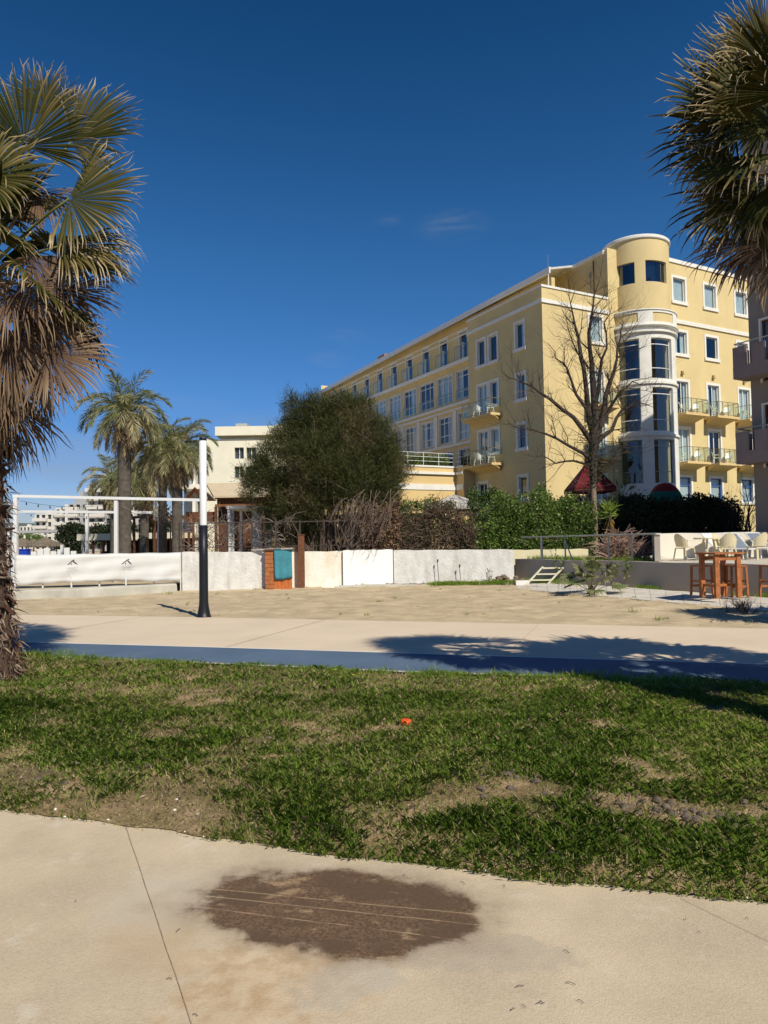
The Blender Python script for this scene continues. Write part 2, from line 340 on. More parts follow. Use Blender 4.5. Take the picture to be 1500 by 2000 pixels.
def pavement_material():
    m, nt, p = newmat('stained_pavement'); N = nt.nodes; L = nt.links
    p.inputs['Roughness'].default_value = 0.85; p.inputs['Specular IOR Level'].default_value = 0.25
    tc = N.new('ShaderNodeTexCoord')
    def noise_(scale, det=6, rough=0.6, src=None, sc=(1, 1, 1), rz=0.0):
        q = N.new('ShaderNodeTexNoise'); q.inputs['Scale'].default_value = scale; q.inputs['Detail'].default_value = det; q.inputs['Roughness'].default_value = rough
        mp = N.new('ShaderNodeMapping'); mp.inputs['Scale'].default_value = sc; mp.inputs['Rotation'].default_value = (0, 0, rz)
        L.new(tc.outputs['Object'], mp.inputs[0]); L.new(mp.outputs[0], q.inputs[0]); return q.outputs[0]
    def mrange(x, a, b, c=0.0, d=1.0):
        q = N.new('ShaderNodeMapRange'); q.inputs[1].default_value = a; q.inputs[2].default_value = b; q.inputs[3].default_value = c; q.inputs[4].default_value = d
        q.interpolation_type = 'SMOOTHSTEP'; L.new(x, q.inputs[0]); return q.outputs[0]
    def math_(op, a, b=None):
        q = N.new('ShaderNodeMath'); q.operation = op
        for i, v in enumerate((a, b)):
            if v is None: continue
            if isinstance(v, (int, float)): q.inputs[i].default_value = v
            else: L.new(v, q.inputs[i])
        return q.outputs[0]
    def mixc(f, a, b):
        q = N.new('ShaderNodeMixRGB')
        for i, v in enumerate((f, a, b)):
            if isinstance(v, (int, float)): q.inputs[i].default_value = v
            elif isinstance(v, tuple): q.inputs[i].default_value = (*v, 1)
            else: L.new(v, q.inputs[i])
        return q.outputs[0]
    def ell(cx, cy, rx, ry, rot, warp, ws):
        """1 inside, 0 outside: noisy ellipse on the ground"""
        mp = N.new('ShaderNodeMapping'); mp.vector_type = 'TEXTURE'
        mp.inputs['Location'].default_value = (cx, cy, 0); mp.inputs['Rotation'].default_value = (0, 0, rot); mp.inputs['Scale'].default_value = (rx, ry, 1)
        L.new(tc.outputs['Object'], mp.inputs[0])
        sp = N.new('ShaderNodeSeparateXYZ'); L.new(mp.outputs[0], sp.inputs[0])
        r2 = math_('SQRT', math_('ADD', math_('MULTIPLY', sp.outputs[0], sp.outputs[0]), math_('MULTIPLY', sp.outputs[1], sp.outputs[1])))
        nn = math_('MULTIPLY', math_('SUBTRACT', noise_(ws, 8, 0.65), 0.5), warp)
        return math_('ADD', r2, nn), sp
    base = mixc(mrange(noise_(1.1, 8, 0.62), 0.35, 0.68), (0.60, 0.49, 0.34), (0.46, 0.375, 0.265))
    base = mixc(mrange(noise_(70, 3, 0.7), 0.35, 0.7, 0, 0.30), base, (0.68, 0.58, 0.43))
    base = mixc(mrange(noise_(3.5, 8, 0.75), 0.54, 0.70, 0, 0.50), base, (0.68, 0.62, 0.51))
    base = mixc(mrange(noise_(160, 2, 0.5), 0.60, 0.70, 0, 0.45), base, (0.26, 0.19, 0.13))
    base = mixc(mrange(noise_(12, 8, 0.8), 0.52, 0.72, 0, 0.40), base, (0.50, 0.40, 0.27))
    # ochre run-off below the puddle, grey water mark to its right
    e1, _ = ell(-0.42, 2.66, 0.44, 0.32, 0.2, 2.2, 6.0)
    base = mixc(mrange(e1, 1.15, 0.5, 0, 0.65), base, mixc(mrange(noise_(14, 6), 0.35, 0.65), (0.44, 0.29, 0.15), (0.60, 0.46, 0.30)))
    e1b, _ = ell(-0.95, 2.95, 0.22, 0.35, 0.3, 1.6, 4)
    base = mixc(mrange(e1b, 1.2, 0.5, 0, 0.4), base, (0.44, 0.31, 0.18))
    e2, _ = ell(0.22, 2.83, 0.50, 0.17, -0.25, 2.0, 7.0)
    base = mixc(mrange(e2, 1.1, 0.7, 0, 0.6), base, (0.42, 0.36, 0.28))
    e2b, _ = ell(-0.15, 2.62, 0.24, 0.16, 0.6, 2.0, 9.0)
    base = mixc(mrange(e2b, 1.1, 0.6, 0, 0.55), base, (0.45, 0.41, 0.34))
    e2c, _ = ell(-1.0, 3.25, 0.35, 0.35, 0.1, 1.5, 3.0)
    base = mixc(mrange(e2c, 1.1, 0.3, 0, 0.5), base, (0.54, 0.49, 0.40))
    # the brown damp patch
    e3, sp3 = ell(-0.225, 3.13, 0.645, 0.345, -0.20, 1.25, 3.0)
    wet = mrange(e3, 1.10, 0.86)
    grain = mrange(noise_(60, 7, 0.85), 0.38, 0.64)
    dmp = mixc(grain, (0.085, 0.050, 0.031), (0.215, 0.135, 0.078))
    dmp = mixc(mrange(noise_(3.0, 5, 0.6, sc=(1, 1.6, 1)), 0.44, 0.58, 0, 0.8), dmp, (0.112, 0.070, 0.043))
    dry = mrange(noise_(4.2, 6, 0.65, sc=(1, 2.0, 1), rz=0.2), 0.56, 0.68)
    dmp = mixc(math_('MULTIPLY', dry, math_('ADD', math_('MULTIPLY', grain, 0.5), 0.4)), dmp, (0.44, 0.31, 0.18))
    # thin scratch lines through the damp patch
    sn = math_('MULTIPLY', math_('SUBTRACT', noise_(2.0, 3), 0.5), 0.06)
    tot = None
    for yy, s_ in ((0.15, 0.03), (-0.06, 0.05), (-0.38, 0.10)):
        dd = math_('ABSOLUTE', math_('ADD', math_('ADD', math_('SUBTRACT', sp3.outputs[1], yy), math_('MULTIPLY', sp3.outputs[0], s_)), sn))
        v = mrange(dd, 0.016, 0.004); tot = v if tot is None else math_('MAXIMUM', tot, v)
    tot = math_('MULTIPLY', tot, mrange(noise_(6, 4), 0.35, 0.55))
    dmp = mixc(math_('MULTIPLY', tot, 0.6), dmp, (0.46, 0.33, 0.20))
    out = mixc(wet, base, dmp)
    halo = math_('MULTIPLY', mrange(e3, 1.36, 1.0), math_('SUBTRACT', 1.0, wet))
    out = mixc(math_('MULTIPLY', halo, 0.40), out, (0.28, 0.21, 0.15))
    L.new(out, p.inputs['Base Color'])
    rr = math_('SUBTRACT', 0.88, math_('MULTIPLY', wet, 0.15)); L.new(rr, p.inputs['Roughness'])
    b = N.new('ShaderNodeBump'); b.inputs['Strength'].default_value = 0.6; b.inputs['Distance'].default_value = 0.005
    L.new(noise_(120, 4, 0.7), b.inputs['Height']); L.new(b.outputs[0], p.inputs['Normal'])
    return m
PAV = pavement_material()
def soil_material():
    m, nt, p = newmat('lawn_soil'); N = nt.nodes; L = nt.links
    tc = N.new('ShaderNodeTexCoord'); p.inputs['Roughness'].default_value = 0.95; p.inputs['Specular IOR Level'].default_value = 0.15
    n1 = N.new('ShaderNodeTexNoise'); n1.inputs['Scale'].default_value = 1.6; n1.inputs['Detail'].default_value = 8; n1.inputs['Roughness'].default_value = 0.7
    n2 = N.new('ShaderNodeTexNoise'); n2.inputs['Scale'].default_value = 60; n2.inputs['Detail'].default_value = 4
    cr = N.new('ShaderNodeValToRGB'); e = cr.color_ramp.elements
    e[0].position = 0.35; e[0].color = (0.12, 0.095, 0.045, 1); e[1].position = 0.66; e[1].color = (0.50, 0.35, 0.22, 1)
    q = e.new(0.52); q.color = (0.23, 0.17, 0.085, 1)
    mx = N.new('ShaderNodeMixRGB'); mx.blend_type = 'MULTIPLY'; mx.inputs[0].default_value = 0.7
    mr = N.new('ShaderNodeMapRange'); mr.inputs[1].default_value = 0.3; mr.inputs[2].default_value = 0.7; mr.inputs[3].default_value = 0.45; mr.inputs[4].default_value = 1.25
    L.new(tc.outputs['Object'], n1.inputs[0]); L.new(tc.outputs['Object'], n2.inputs[0]); L.new(n1.outputs[0], cr.inputs[0]); L.new(n2.outputs[0], mr.inputs[0])
    L.new(cr.outputs[0], mx.inputs[1]); L.new(mr.outputs[0], mx.inputs[2]); L.new(mx.outputs[0], p.inputs['Base Color'])
    b = N.new('ShaderNodeBump'); b.inputs['Strength'].default_value = 0.8; b.inputs['Distance'].default_value = 0.015
    L.new(n2.outputs[0], b.inputs['Height']); L.new(b.outputs[0], p.inputs['Normal'])
    return m
SOIL = soil_material()
SAND = mat('trodden_sand', (0.49, 0.395, 0.26), 0.95, 0.16, 1.4, 1.0, 9, spec=0.15, dirt=(0.31, 0.24, 0.145), dirt_amt=0.8, dscale=1.7)
PATH = mat('beige_promenade', (0.66, 0.545, 0.41), 0.85, 0.05, 0.8, 0.15, 90, dirt=(0.54, 0.44, 0.33), dirt_amt=0.5, dscale=0.7)
BLUE = mat('blue_grey_track', (0.088, 0.138, 0.212), 0.8, 0.10, 1.0, 0.2, 90, dirt=(0.15, 0.20, 0.27), dirt_amt=0.5, dscale=1.2)
SLAB = mat('pale_paving_slab', (0.60, 0.56, 0.49), 0.9, 0.10, 2.0, 0.4, 40, dirt=(0.30, 0.27, 0.22), dirt_amt=0.6, dscale=3.0)


g_ = MB(); g_.add([(-3000, -600, -0.06), (3000, -600, -0.06), (3000, 4000, -0.06), (-3000, 4000, -0.06)], [(0, 1, 2, 3)])
g_.build('ground', SAND)['kind'] = 'structure'
near = lambda x: 0 * x - 3.0
strip('foreground_pavement', near, lambda x: L0(x) + 0.02, -14, 16, 120, 4, PAV, lambda X, Y, T: 0 * X + 0.02)
def lawn_z(X, Y, T=None):
    return 0.0 + 0.05 * fbm(X * 0.9, Y * 0.9, 3, 3) + 0.035 * fbm(X * 5, Y * 5, 3, 9) - 0.01
def lawn_edge(x): return L0(x) + 0.09 * (fbm(x * 4.0, 0 * x + 5, 5, 21) - 0.5)
strip('lawn_soil', lawn_edge, L1, -14, 16, 420, 200, SOIL, lambda X, Y, T: lawn_z(X, Y) * np.clip(T * 40, 0.0, 1) * np.clip((1 - T) * 30, 0, 1) + 0.026)
strip('kerb_line', L1, lambda x: L1(x) + 0.09, -16, 16, 80, 2, CONC, lambda X, Y, T: 0 * X + 0.045)
strip('blue_track', lambda x: L1(x) + 0.09, L2, -16, 16, 80, 3, BLUE, lambda X, Y, T: 0 * X + 0.03)
strip('track_edge_line', L2, lambda x: L2(x) + 0.05, -16, 16, 80, 2, WHT, lambda X, Y, T: 0 * X + 0.032)
strip('promenade', lambda x: L2(x) + 0.05, L3, -16, 20, 80, 4, PATH, lambda X, Y, T: 0 * X + 0.03)
def sand_z(X, Y):
    return 0.05 * fbm(X * 1.3, Y * 1.3, 4, 31) + 0.075 * fbm(X * 3.6, Y * 5, 4, 47) - 0.04
strip('sand_ground', L3, LF, -20, 20, 340, 260, SAND, lambda X, Y, T: sand_z(X, Y) * np.clip(T * 14, 0, 1) * 1.0 + 0.01)
GARD = mat('garden_soil_and_turf', (0.060, 0.070, 0.030), 0.95, 0.35, 0.8, 0.6, 12)
MB().prism([(-26, 30.2), (34, 26.0), (60, 120), (-30, 120)], -.055, .06).build('bounce_cut_garden', GARD)['kind'] = 'structure'  # dark garden sheet added to cut bounce light onto the hotel's shaded side
# joints cut in the pavements
mb = MB()
def flatline(mb, a, b, w, z):
    a = Vector((a[0], a[1], z)); b = Vector((b[0], b[1], z)); d = (b - a).normalized(); s = Vector((-d.y, d.x, 0)) * w / 2
    mb.add([a - s, b - s, b + s, a + s], [(0, 1, 2, 3)])
JNT = mat('joint_grime', (0.33, 0.26, 0.18), 0.95, 0.3, 20)
a = gp(240, 1605); b = gp(370, 2000); d = (b - a)
pts = [a + d * t + Vector((0.0015 * math.sin(t * 23), 0, 0)) for t in np.linspace(0, 2.2, 24)]
for i in range(23): flatline(mb, pts[i], pts[i + 1], 0.0034, 0.0243)
a = gp(1330, 1765); b = gp(1500, 1850); d = b - a
flatline(mb, a, a + d * 4, 0.0022, 0.0243)
mb.build('pavement_joint', JNT)['kind'] = 'structure'
JN2 = mat('path_joint_grime', (0.56, 0.46, 0.34), 0.95, 0.3, 20)
mb = MB()
for x0 in (-10.4, -6.4, -2.4, 1.6, 5.6, 9.6):
    a = Vector((x0, float(L2(x0)) + 0.08, 0)); bx = x0 + 1.2
    flatline(mb, a, (bx, float(L3(bx)) - 0.03), 0.02, 0.035)
mb.build('promenade_joint', JN2)['kind'] = 'structure'

# ------------------------------------------------------------------ lawn grass
def bare(x, y):
    """0 = full grass, 1 = bare"""
    b = np.zeros_like(x)
    for px, py, rx, ry, k in ((150, 1600, 1.1, .45, 1.5), (330, 1610, .45, .28, 1.5), (60, 1520, .9, .5, .8), (660, 1450, .6, .5, 1.2), (780, 1440, .35, .3, .9), (420, 1480, .7, .5, .5),
                              (960, 1545, .45, .3, .9), (1060, 1560, .4, .18, 1.1), (1250, 1600, .45, .16, 1.4), (1340, 1610, .35, .2, 1.2), (330, 1380, 1.0, .5, .6),
                              (1120, 1450, .45, .3, .7), (560, 1640, .3, .15, .6), (740, 1660, .3, .14, .7), (1240, 1720, .4, .12, .9), (1080, 1695, .25, .1, .7), (250, 1430, .8, .4, .7)):
        c = gp(px, py); b += k * np.exp(-(((x - c.x) / rx) ** 2 + ((y - c.y) / ry) ** 2))
    n = fbm(x * 1.7, y * 1.7, 5, 11); n2 = fbm(x * 6, y * 6, 3, 17)
    return np.clip(b * 0.70 + (n - 0.60) * 2.6 + (n2 - 0.5) * 1.4, 0, 1)
def make_grass(seed=4):
    rng = np.random.default_rng(seed)
    Vs = []; Ts = []; n_tot = 0
    for (y0, y1, n, h0, w0) in ((1.6, 4.6, 230000, 0.037, 0.0034), (4.6, 7.2, 190000, 0.034, 0.0052), (7.2, 14.3, 175000, 0.034, 0.0085)):
        y = rng.uniform(y0, y1, n); x = rng.uniform(-1, 1, n) * (y * 0.72 + 1.3)
        e = lawn_edge(x); f = L1(x)
        tp = fbm(x * 2.5, y * 2.5, 2, 77)
        ok = (y > e - 0.03) & (y < f - 0.02)
        bz = bare(x, y); cl = fbm(x * 22, y * 22, 2, 5)
        ok &= rng.uniform(0, 1, n) > np.clip(bz * 1.0 - 0.03, 0, 0.76)
        ok &= rng.uniform(0.25, 0.62, n) < cl + 0.15
        x, y, bz, tp = x[ok], y[ok], bz[ok], tp[ok]; m = len(x)
        edge = np.clip((y - lawn_edge(x)) / 0.25, 0.35, 1)
        z = lawn_z(x, y) * np.clip((y - lawn_edge(x)) * 12, 0, 1) + 0.022
        h = h0 * rng.uniform(0.4, 1.5, m) * (1.0 - 0.5 * bz) * (0.6 + 0.9 * tp) * (0.6 + 0.4 * edge)
        w = w0 * rng.uniform(0.6, 1.3, m)
        ph = rng.uniform(0, 2 * PI, m); ln = rng.uniform(0.2, 1.6, m) * h
        dx, dy = np.cos(ph), np.sin(ph); sx, sy = -dy, dx
        B = np.stack([x, y, z], 1); Dv = np.stack([dx, dy, 0 * dx], 1); S = np.stack([sx, sy, 0 * sx], 1) * w[:, None] / 2
        up = np.array([0, 0, 1.0])
        mid = B + Dv * (ln * 0.35)[:, None] + up * (h * 0.65)[:, None]
        tip = B + Dv * ln[:, None] + up * h[:, None]
        V = np.stack([B - S, B + S, mid + S * 0.8, tip, mid - S * 0.8], 1)
        big = fbm(x * 0.8, y * 0.8, 3, 51)
        t = np.clip(0.12 + 0.75 * big * rng.uniform(0.4, 1.4, m) + 0.15 * bz, 0, 0.80)
        dry = rng.uniform(0, 1, m) < (0.10 + 0.62 * bz); t = np.where(dry, rng.uniform(0.78, 1.0, m), t)
        Vs.append(V.reshape(-1, 3)); Ts.append(np.repeat(t, 5)); n_tot += m
    V = np.concatenate(Vs); Fq = np.arange(len(V)).reshape(-1, 5)
    o = npmesh('grass', V, Fq, GRS, np.concatenate(Ts)); tag(o, 'short patchy green grass of the lawn between the two pavements', 'grass', kind='stuff')
make_grass()
rng = np.random.default_rng(12)
# weed tufts along the lawn's back edge and in the lawn
def tufts(name, spots, m, label, cat='grass', n=60, h=0.12, w=0.008, spread=0.10, kind='stuff', tint=(0.1, 0.7), z0=0.03, seed=3):
    rg = np.random.default_rng(seed); Vs = []; Ts = []; k = 0
    for (x, y, s) in spots:
        c = int(n * s); P = np.stack([x + rg.normal(0, spread * s, c), y + rg.normal(0, spread * s, c), np.full(c, z0)], 1)
        D = np.stack([rg.normal(0, 0.45, c), rg.normal(0, 0.45, c), rg.uniform(0.6, 1, c)], 1)
        V, Fq = cards(P, D, h * s ** 0.5 * rg.uniform(0.5, 1.2, c), w, rg); Vs.append(V); Ts.append(np.repeat(rg.uniform(*tint, c), 4))
    V = np.concatenate(Vs); o = npmesh(name, V, np.arange(len(V)).reshape(-1, 4), m, np.concatenate(Ts)); return tag(o, label, cat, kind=kind)
sp = []
for i in range(150):
    x = rng.uniform(-6.5, 5.5); sp.append((x, float(L1(x)) - abs(rng.normal(0.05, 0.16)), rng.uniform(0.4, 1.3)))
for px, py in ((1140, 1330), (1170, 1332), (1240, 1338), (1290, 1336), (1390, 1345), (850, 1326), (60, 1283), (110, 1284)):
    c = gp(px, py); sp.append((c.x, c.y - .05, 2.0))
for px, py in ((140, 1500), (205, 1560), (560, 1410), (300, 1320), (610, 1600), (860, 1620), (1000, 1680), (1130, 1480), (90, 1340), (40, 1350)):
    c = gp(px, py); sp.append((c.x, c.y, 1.4))
tufts('lawn_weeds', sp, GRS, 'taller weed tufts standing out of the lawn and along its back edge', 'weeds', 70, 0.075, 0.009, 0.09)
# straw and leaf litter lying between the blades
rgl = np.random.default_rng(41); n = 16000; y_ = rgl.uniform(2.6, 11, n); x_ = rgl.uniform(-1, 1, n) * (y_ * .62 + .4); k_ = (y_ > lawn_edge(x_) - .03) & (y_ < L1(x_)) & (rgl.uniform(0, 1, n) < .18 + bare(x_, y_)); x_, y_ = x_[k_], y_[k_]; n = len(x_)
C_ = np.stack([x_, y_, lawn_z(x_, y_) * np.clip((y_ - lawn_edge(x_)) * 12, 0, 1) + .03], 1); D_ = np.stack([rgl.normal(size=n), rgl.normal(size=n), rgl.normal(size=n) * .15], 1)
V_, F_ = cards(C_, D_, rgl.uniform(.012, .05, n), rgl.uniform(.003, .010, n), rgl, .2)
tag(npmesh('dry_litter', V_, F_, FRDM, np.repeat(rgl.uniform(.2, 1, n), 4)), 'dry straw and leaf litter lying in the thin spots of the lawn', 'litter', kind='stuff')
# soil clods and pebbles
def lumps(name, pts, m, label, cat, seed=5):
    rg = random.Random(seed); mb = MB()
    for x, y, z, r in pts:
        n = 7; pr = []
        base = len(mb.v); rr = [r * rg.uniform(.7, 1.25) for _ in range(n)]
        for lv, (k, h) in enumerate(((1.0, -.3), (.95, .25), (.55, .62))):
            for i in range(n):
                t = 2 * PI * i / n + lv * .2; q = rr[i] * k * rg.uniform(.85, 1.15)
                mb.v.append((x + q * math.cos(t), y + q * math.sin(t), z + r * h * rg.uniform(.8, 1.2)))
        mb.v.append((x, y, z + r * .75))
        for lv in range(2):
            for i in range(n):
                a0 = base + lv * n + i; a1 = base + lv * n + (i + 1) % n; mb.f.append((a0, a1, a1 + n, a0 + n))
        for i in range(n): mb.f.append((base + 2 * n + i, base + 2 * n + (i + 1) % n, base + 3 * n))
    return tag(mb.build(name, m), label, cat, kind='stuff')
rg = random.Random(8); cl = []
for px, py, s, n in ((1250, 1600, .22, 26), (1320, 1615, .22, 34), (1390, 1625, .15, 14), (1060, 1555, .25, 22), (960, 1530, .15, 10), (930, 1470, .1, 6), (860, 1470, .1, 4), (1235, 1528, .05, 2), (700, 1520, .2, 12), (560, 1475, .15, 6), (180, 1540, .3, 10), (1150, 1720, .2, 8), (1440, 1640, .2, 8)):
    c = gp(px, py)
    for _ in range(n):
        x = c.x + rg.gauss(0, s); y = c.y + rg.gauss(0, s * .6)
        if y < float(lawn_edge(np.array(x))) + .10: continue
        cl.append((x, y, float(lawn_z(np.array(x), np.array(y))) + .03, rg.uniform(.008, .032)))
CLOD = mat('dark_soil_clod', (0.13, 0.10, 0.075), 0.95, 0.3, 12, 0.6, 40)
lumps('soil_clods', cl, CLOD, 'dark crumbled soil clods lying in the bare spots of the lawn', 'soil')
pb = []
for _ in range(150):
    x = rg.uniform(-3.5, 2.2); y = float(lawn_edge(np.array(x))) + abs(rg.gauss(0, .18)) - .02
    pb.append((x, y, .03, rg.uniform(.003, .008)))
for px, py in ((341, 1598), (345, 1577), (386, 1607), (108, 1596), (247, 1591), (490, 1499), (570, 1457), (1165, 1690), (1185, 1704), (1370, 1597)):
    c = gp(px, py); pb.append((c.x, c.y, .045, .011))
lumps('white_pebbles', pb, WHT, 'small white pebbles and shell bits along the lawn edge', 'pebbles', 6)
# twigs and specks on the pavement
rg = random.Random(3); mb = MB()
for _ in range(34):
    x = rg.uniform(-1.7, 1.8); y = rg.uniform(2.4, 3.4)
    if y > L0(x) - .1: continue
    t = rg.uniform(0, PI); l = rg.uniform(.008, .035)
    mb.tube([(x, y, .027), (x + l * math.cos(t) * .5, y + l * math.sin(t) * .5 + .003, .03), (x + l * math.cos(t), y + l * math.sin(t), .027)], .0012, 4)
tag(mb.build('twigs', BARK), 'tiny dark twigs scattered on the foreground pavement', 'twigs', kind='stuff')
# orange litter
o = thing('litter', 'small bright orange plastic cap lying in the lawn', 'litter', gp(793, 1412, 0.075))
mo = mat('orange_plastic', (0.80, 0.11, 0.02), 0.4, 0.05)
MB().lathe([(0.0, 0.028), (0.040, 0.028), (0.046, 0.02), (0.046, -0.02), (0.050, -0.02), (0.050, -0.028), (0.036, -0.028), (0.036, 0.012)], n=20).build('cap_shell', mo, o, True)
MB().bb(.045, .075, -.012, .012, -.02, -.008).build('pull_tab', mo, o)
o.rotation_euler = (0.12, 0.1, 0.2)
# little yellow flowers
rg = random.Random(15); YF = mat('yellow_petals', (0.75, 0.62, 0.03), 0.6, 0.1); fl = None
for i, (px, py) in enumerate(((665, 1346), (690, 1341), (703, 1338), (1272, 1335), (1300, 1340), (655, 1330))):
    c = gp(px, py)
    if fl is None:
        fl = thing('wildflower', 'tiny yellow wildflower in the lawn near the blue track', 'flower', (c.x, c.y, .04), 0, 'yellow wildflowers in the lawn')
        MB().tube([(0, 0, 0), (.005, 0, .05), (0, .004, .085)], .0018, 4).build('stem', mat('flower_stem', (0.06, 0.12, 0.02)), fl)
        m2 = MB()
        for k in range(6):
            t = k * PI / 3; m2.add([(0, .004, .085), (.012 * math.cos(t - .4), .004 + .012 * math.sin(t - .4), .09), (.02 * math.cos(t), .004 + .02 * math.sin(t), .092), (.012 * math.cos(t + .4), .004 + .012 * math.sin(t + .4), .09)], [(0, 1, 2, 3)])
        m2.build('petals', YF, fl)
    else: again(fl, (c.x, c.y, .04), rg.uniform(0, 6))

# ------------------------------------------------------------------ palms
def fan_leaf(rng, hub, d, n, Rl, nseg, spread, droop, V, Fc, T, dead, fold=0.55, tipdroop=1.0, tb=0.0):
    """one fan-shaped palm leaf: d = pointing direction, n = blade normal"""
    d = nrm(np.array(d, float)); n = np.array(n, float); n = nrm(n - d * n.dot(d)); s = np.cross(n, d)
    st = np.array([0.04, 0.30, 0.60, 0.75, 0.88, 1.0])
    dth = spread / nseg
    for i in range(nseg):
        a = (i + 0.5) * dth - spread / 2 + rng.normal(0, 0.014)
        if rng.uniform() < (.10 if dead else .035): continue
        wob = rng.normal(0, .10); kink = rng.normal(0, .28)
        L_ = Rl * (0.80 + 0.22 * math.cos(a * 0.7)) * rng.uniform(0.82, 1.08)
        if dead and rng.uniform() < 0.12: L_ *= rng.uniform(0.5, 0.8)
        dr = droop * rng.uniform(0.5, 1.5); hang = rng.uniform() < (0.5 if dead else 0.40)
        rd = d * math.cos(a) + s * math.sin(a); sd = -d * math.sin(a) + s * math.cos(a)
        base = len(V); p = np.array(hub, float); prev = 0.0; cur = rd.copy()
        tone = rng.uniform(-0.14, 0.16) + tb + (.22 if hang and not dead else 0)
        for k, t in enumerate(st):
            p = p + cur * (t - prev) * L_; prev = t
            g = dr * max(t - 0.30, 0) * (1.0 if not hang or t < .6 else 3.6 * tipdroop)
            cur = cur + np.array([0, 0, -1.0]) * g * 0.55 + (sd * wob * max(t - .5, 0) + (sd * kink + n * kink * .6) * (t > .86))
            cur = cur / np.linalg.norm(cur)
            hw = t * L_ * math.tan(dth / 2) * 1.06 if t < 0.62 else 0.63 * L_ * math.tan(dth / 2) * (1 - (t - 0.60) / 0.40) ** 0.7
            hw = max(hw, 0.0008)
            cup = n * (0.10 * math.sin(a) ** 2 * t * L_ * (0 if dead else 1))
            V.append(p + sd * hw - n * hw * fold + cup); V.append(p + n * hw * fold + cup); V.append(p - sd * hw - n * hw * fold + cup)
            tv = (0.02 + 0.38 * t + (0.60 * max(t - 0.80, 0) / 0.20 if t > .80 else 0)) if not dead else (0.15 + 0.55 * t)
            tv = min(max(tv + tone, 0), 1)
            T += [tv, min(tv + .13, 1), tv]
            if k:
                b0 = base + 3 * (k - 1)
                Fc.append((b0, b0 + 3, b0 + 4, b0 + 1)); Fc.append((b0 + 1, b0 + 4, b0 + 5, b0 + 2))
def petiole(mb, a, b, sag, r0=.025, r1=.012, n=5):
    a = Vector(a); b = Vector(b); pts = []
    for i in range(6):
        t = i / 5; p = a.lerp(b, t) + Vector((0, 0, sag * 4 * t * (1 - t))); pts.append(p)
    mb.tube(pts, [r0 + (r1 - r0) * i / 5 for i in range(6)], n); return (pts[-1] - pts[-2]).normalized()
PETG = mat('petiole_green', (0.12, 0.13, 0.035), 0.5, 0.2); PETD = mat('petiole_dry', (0.24, 0.15, 0.085), 0.8, 0.2)
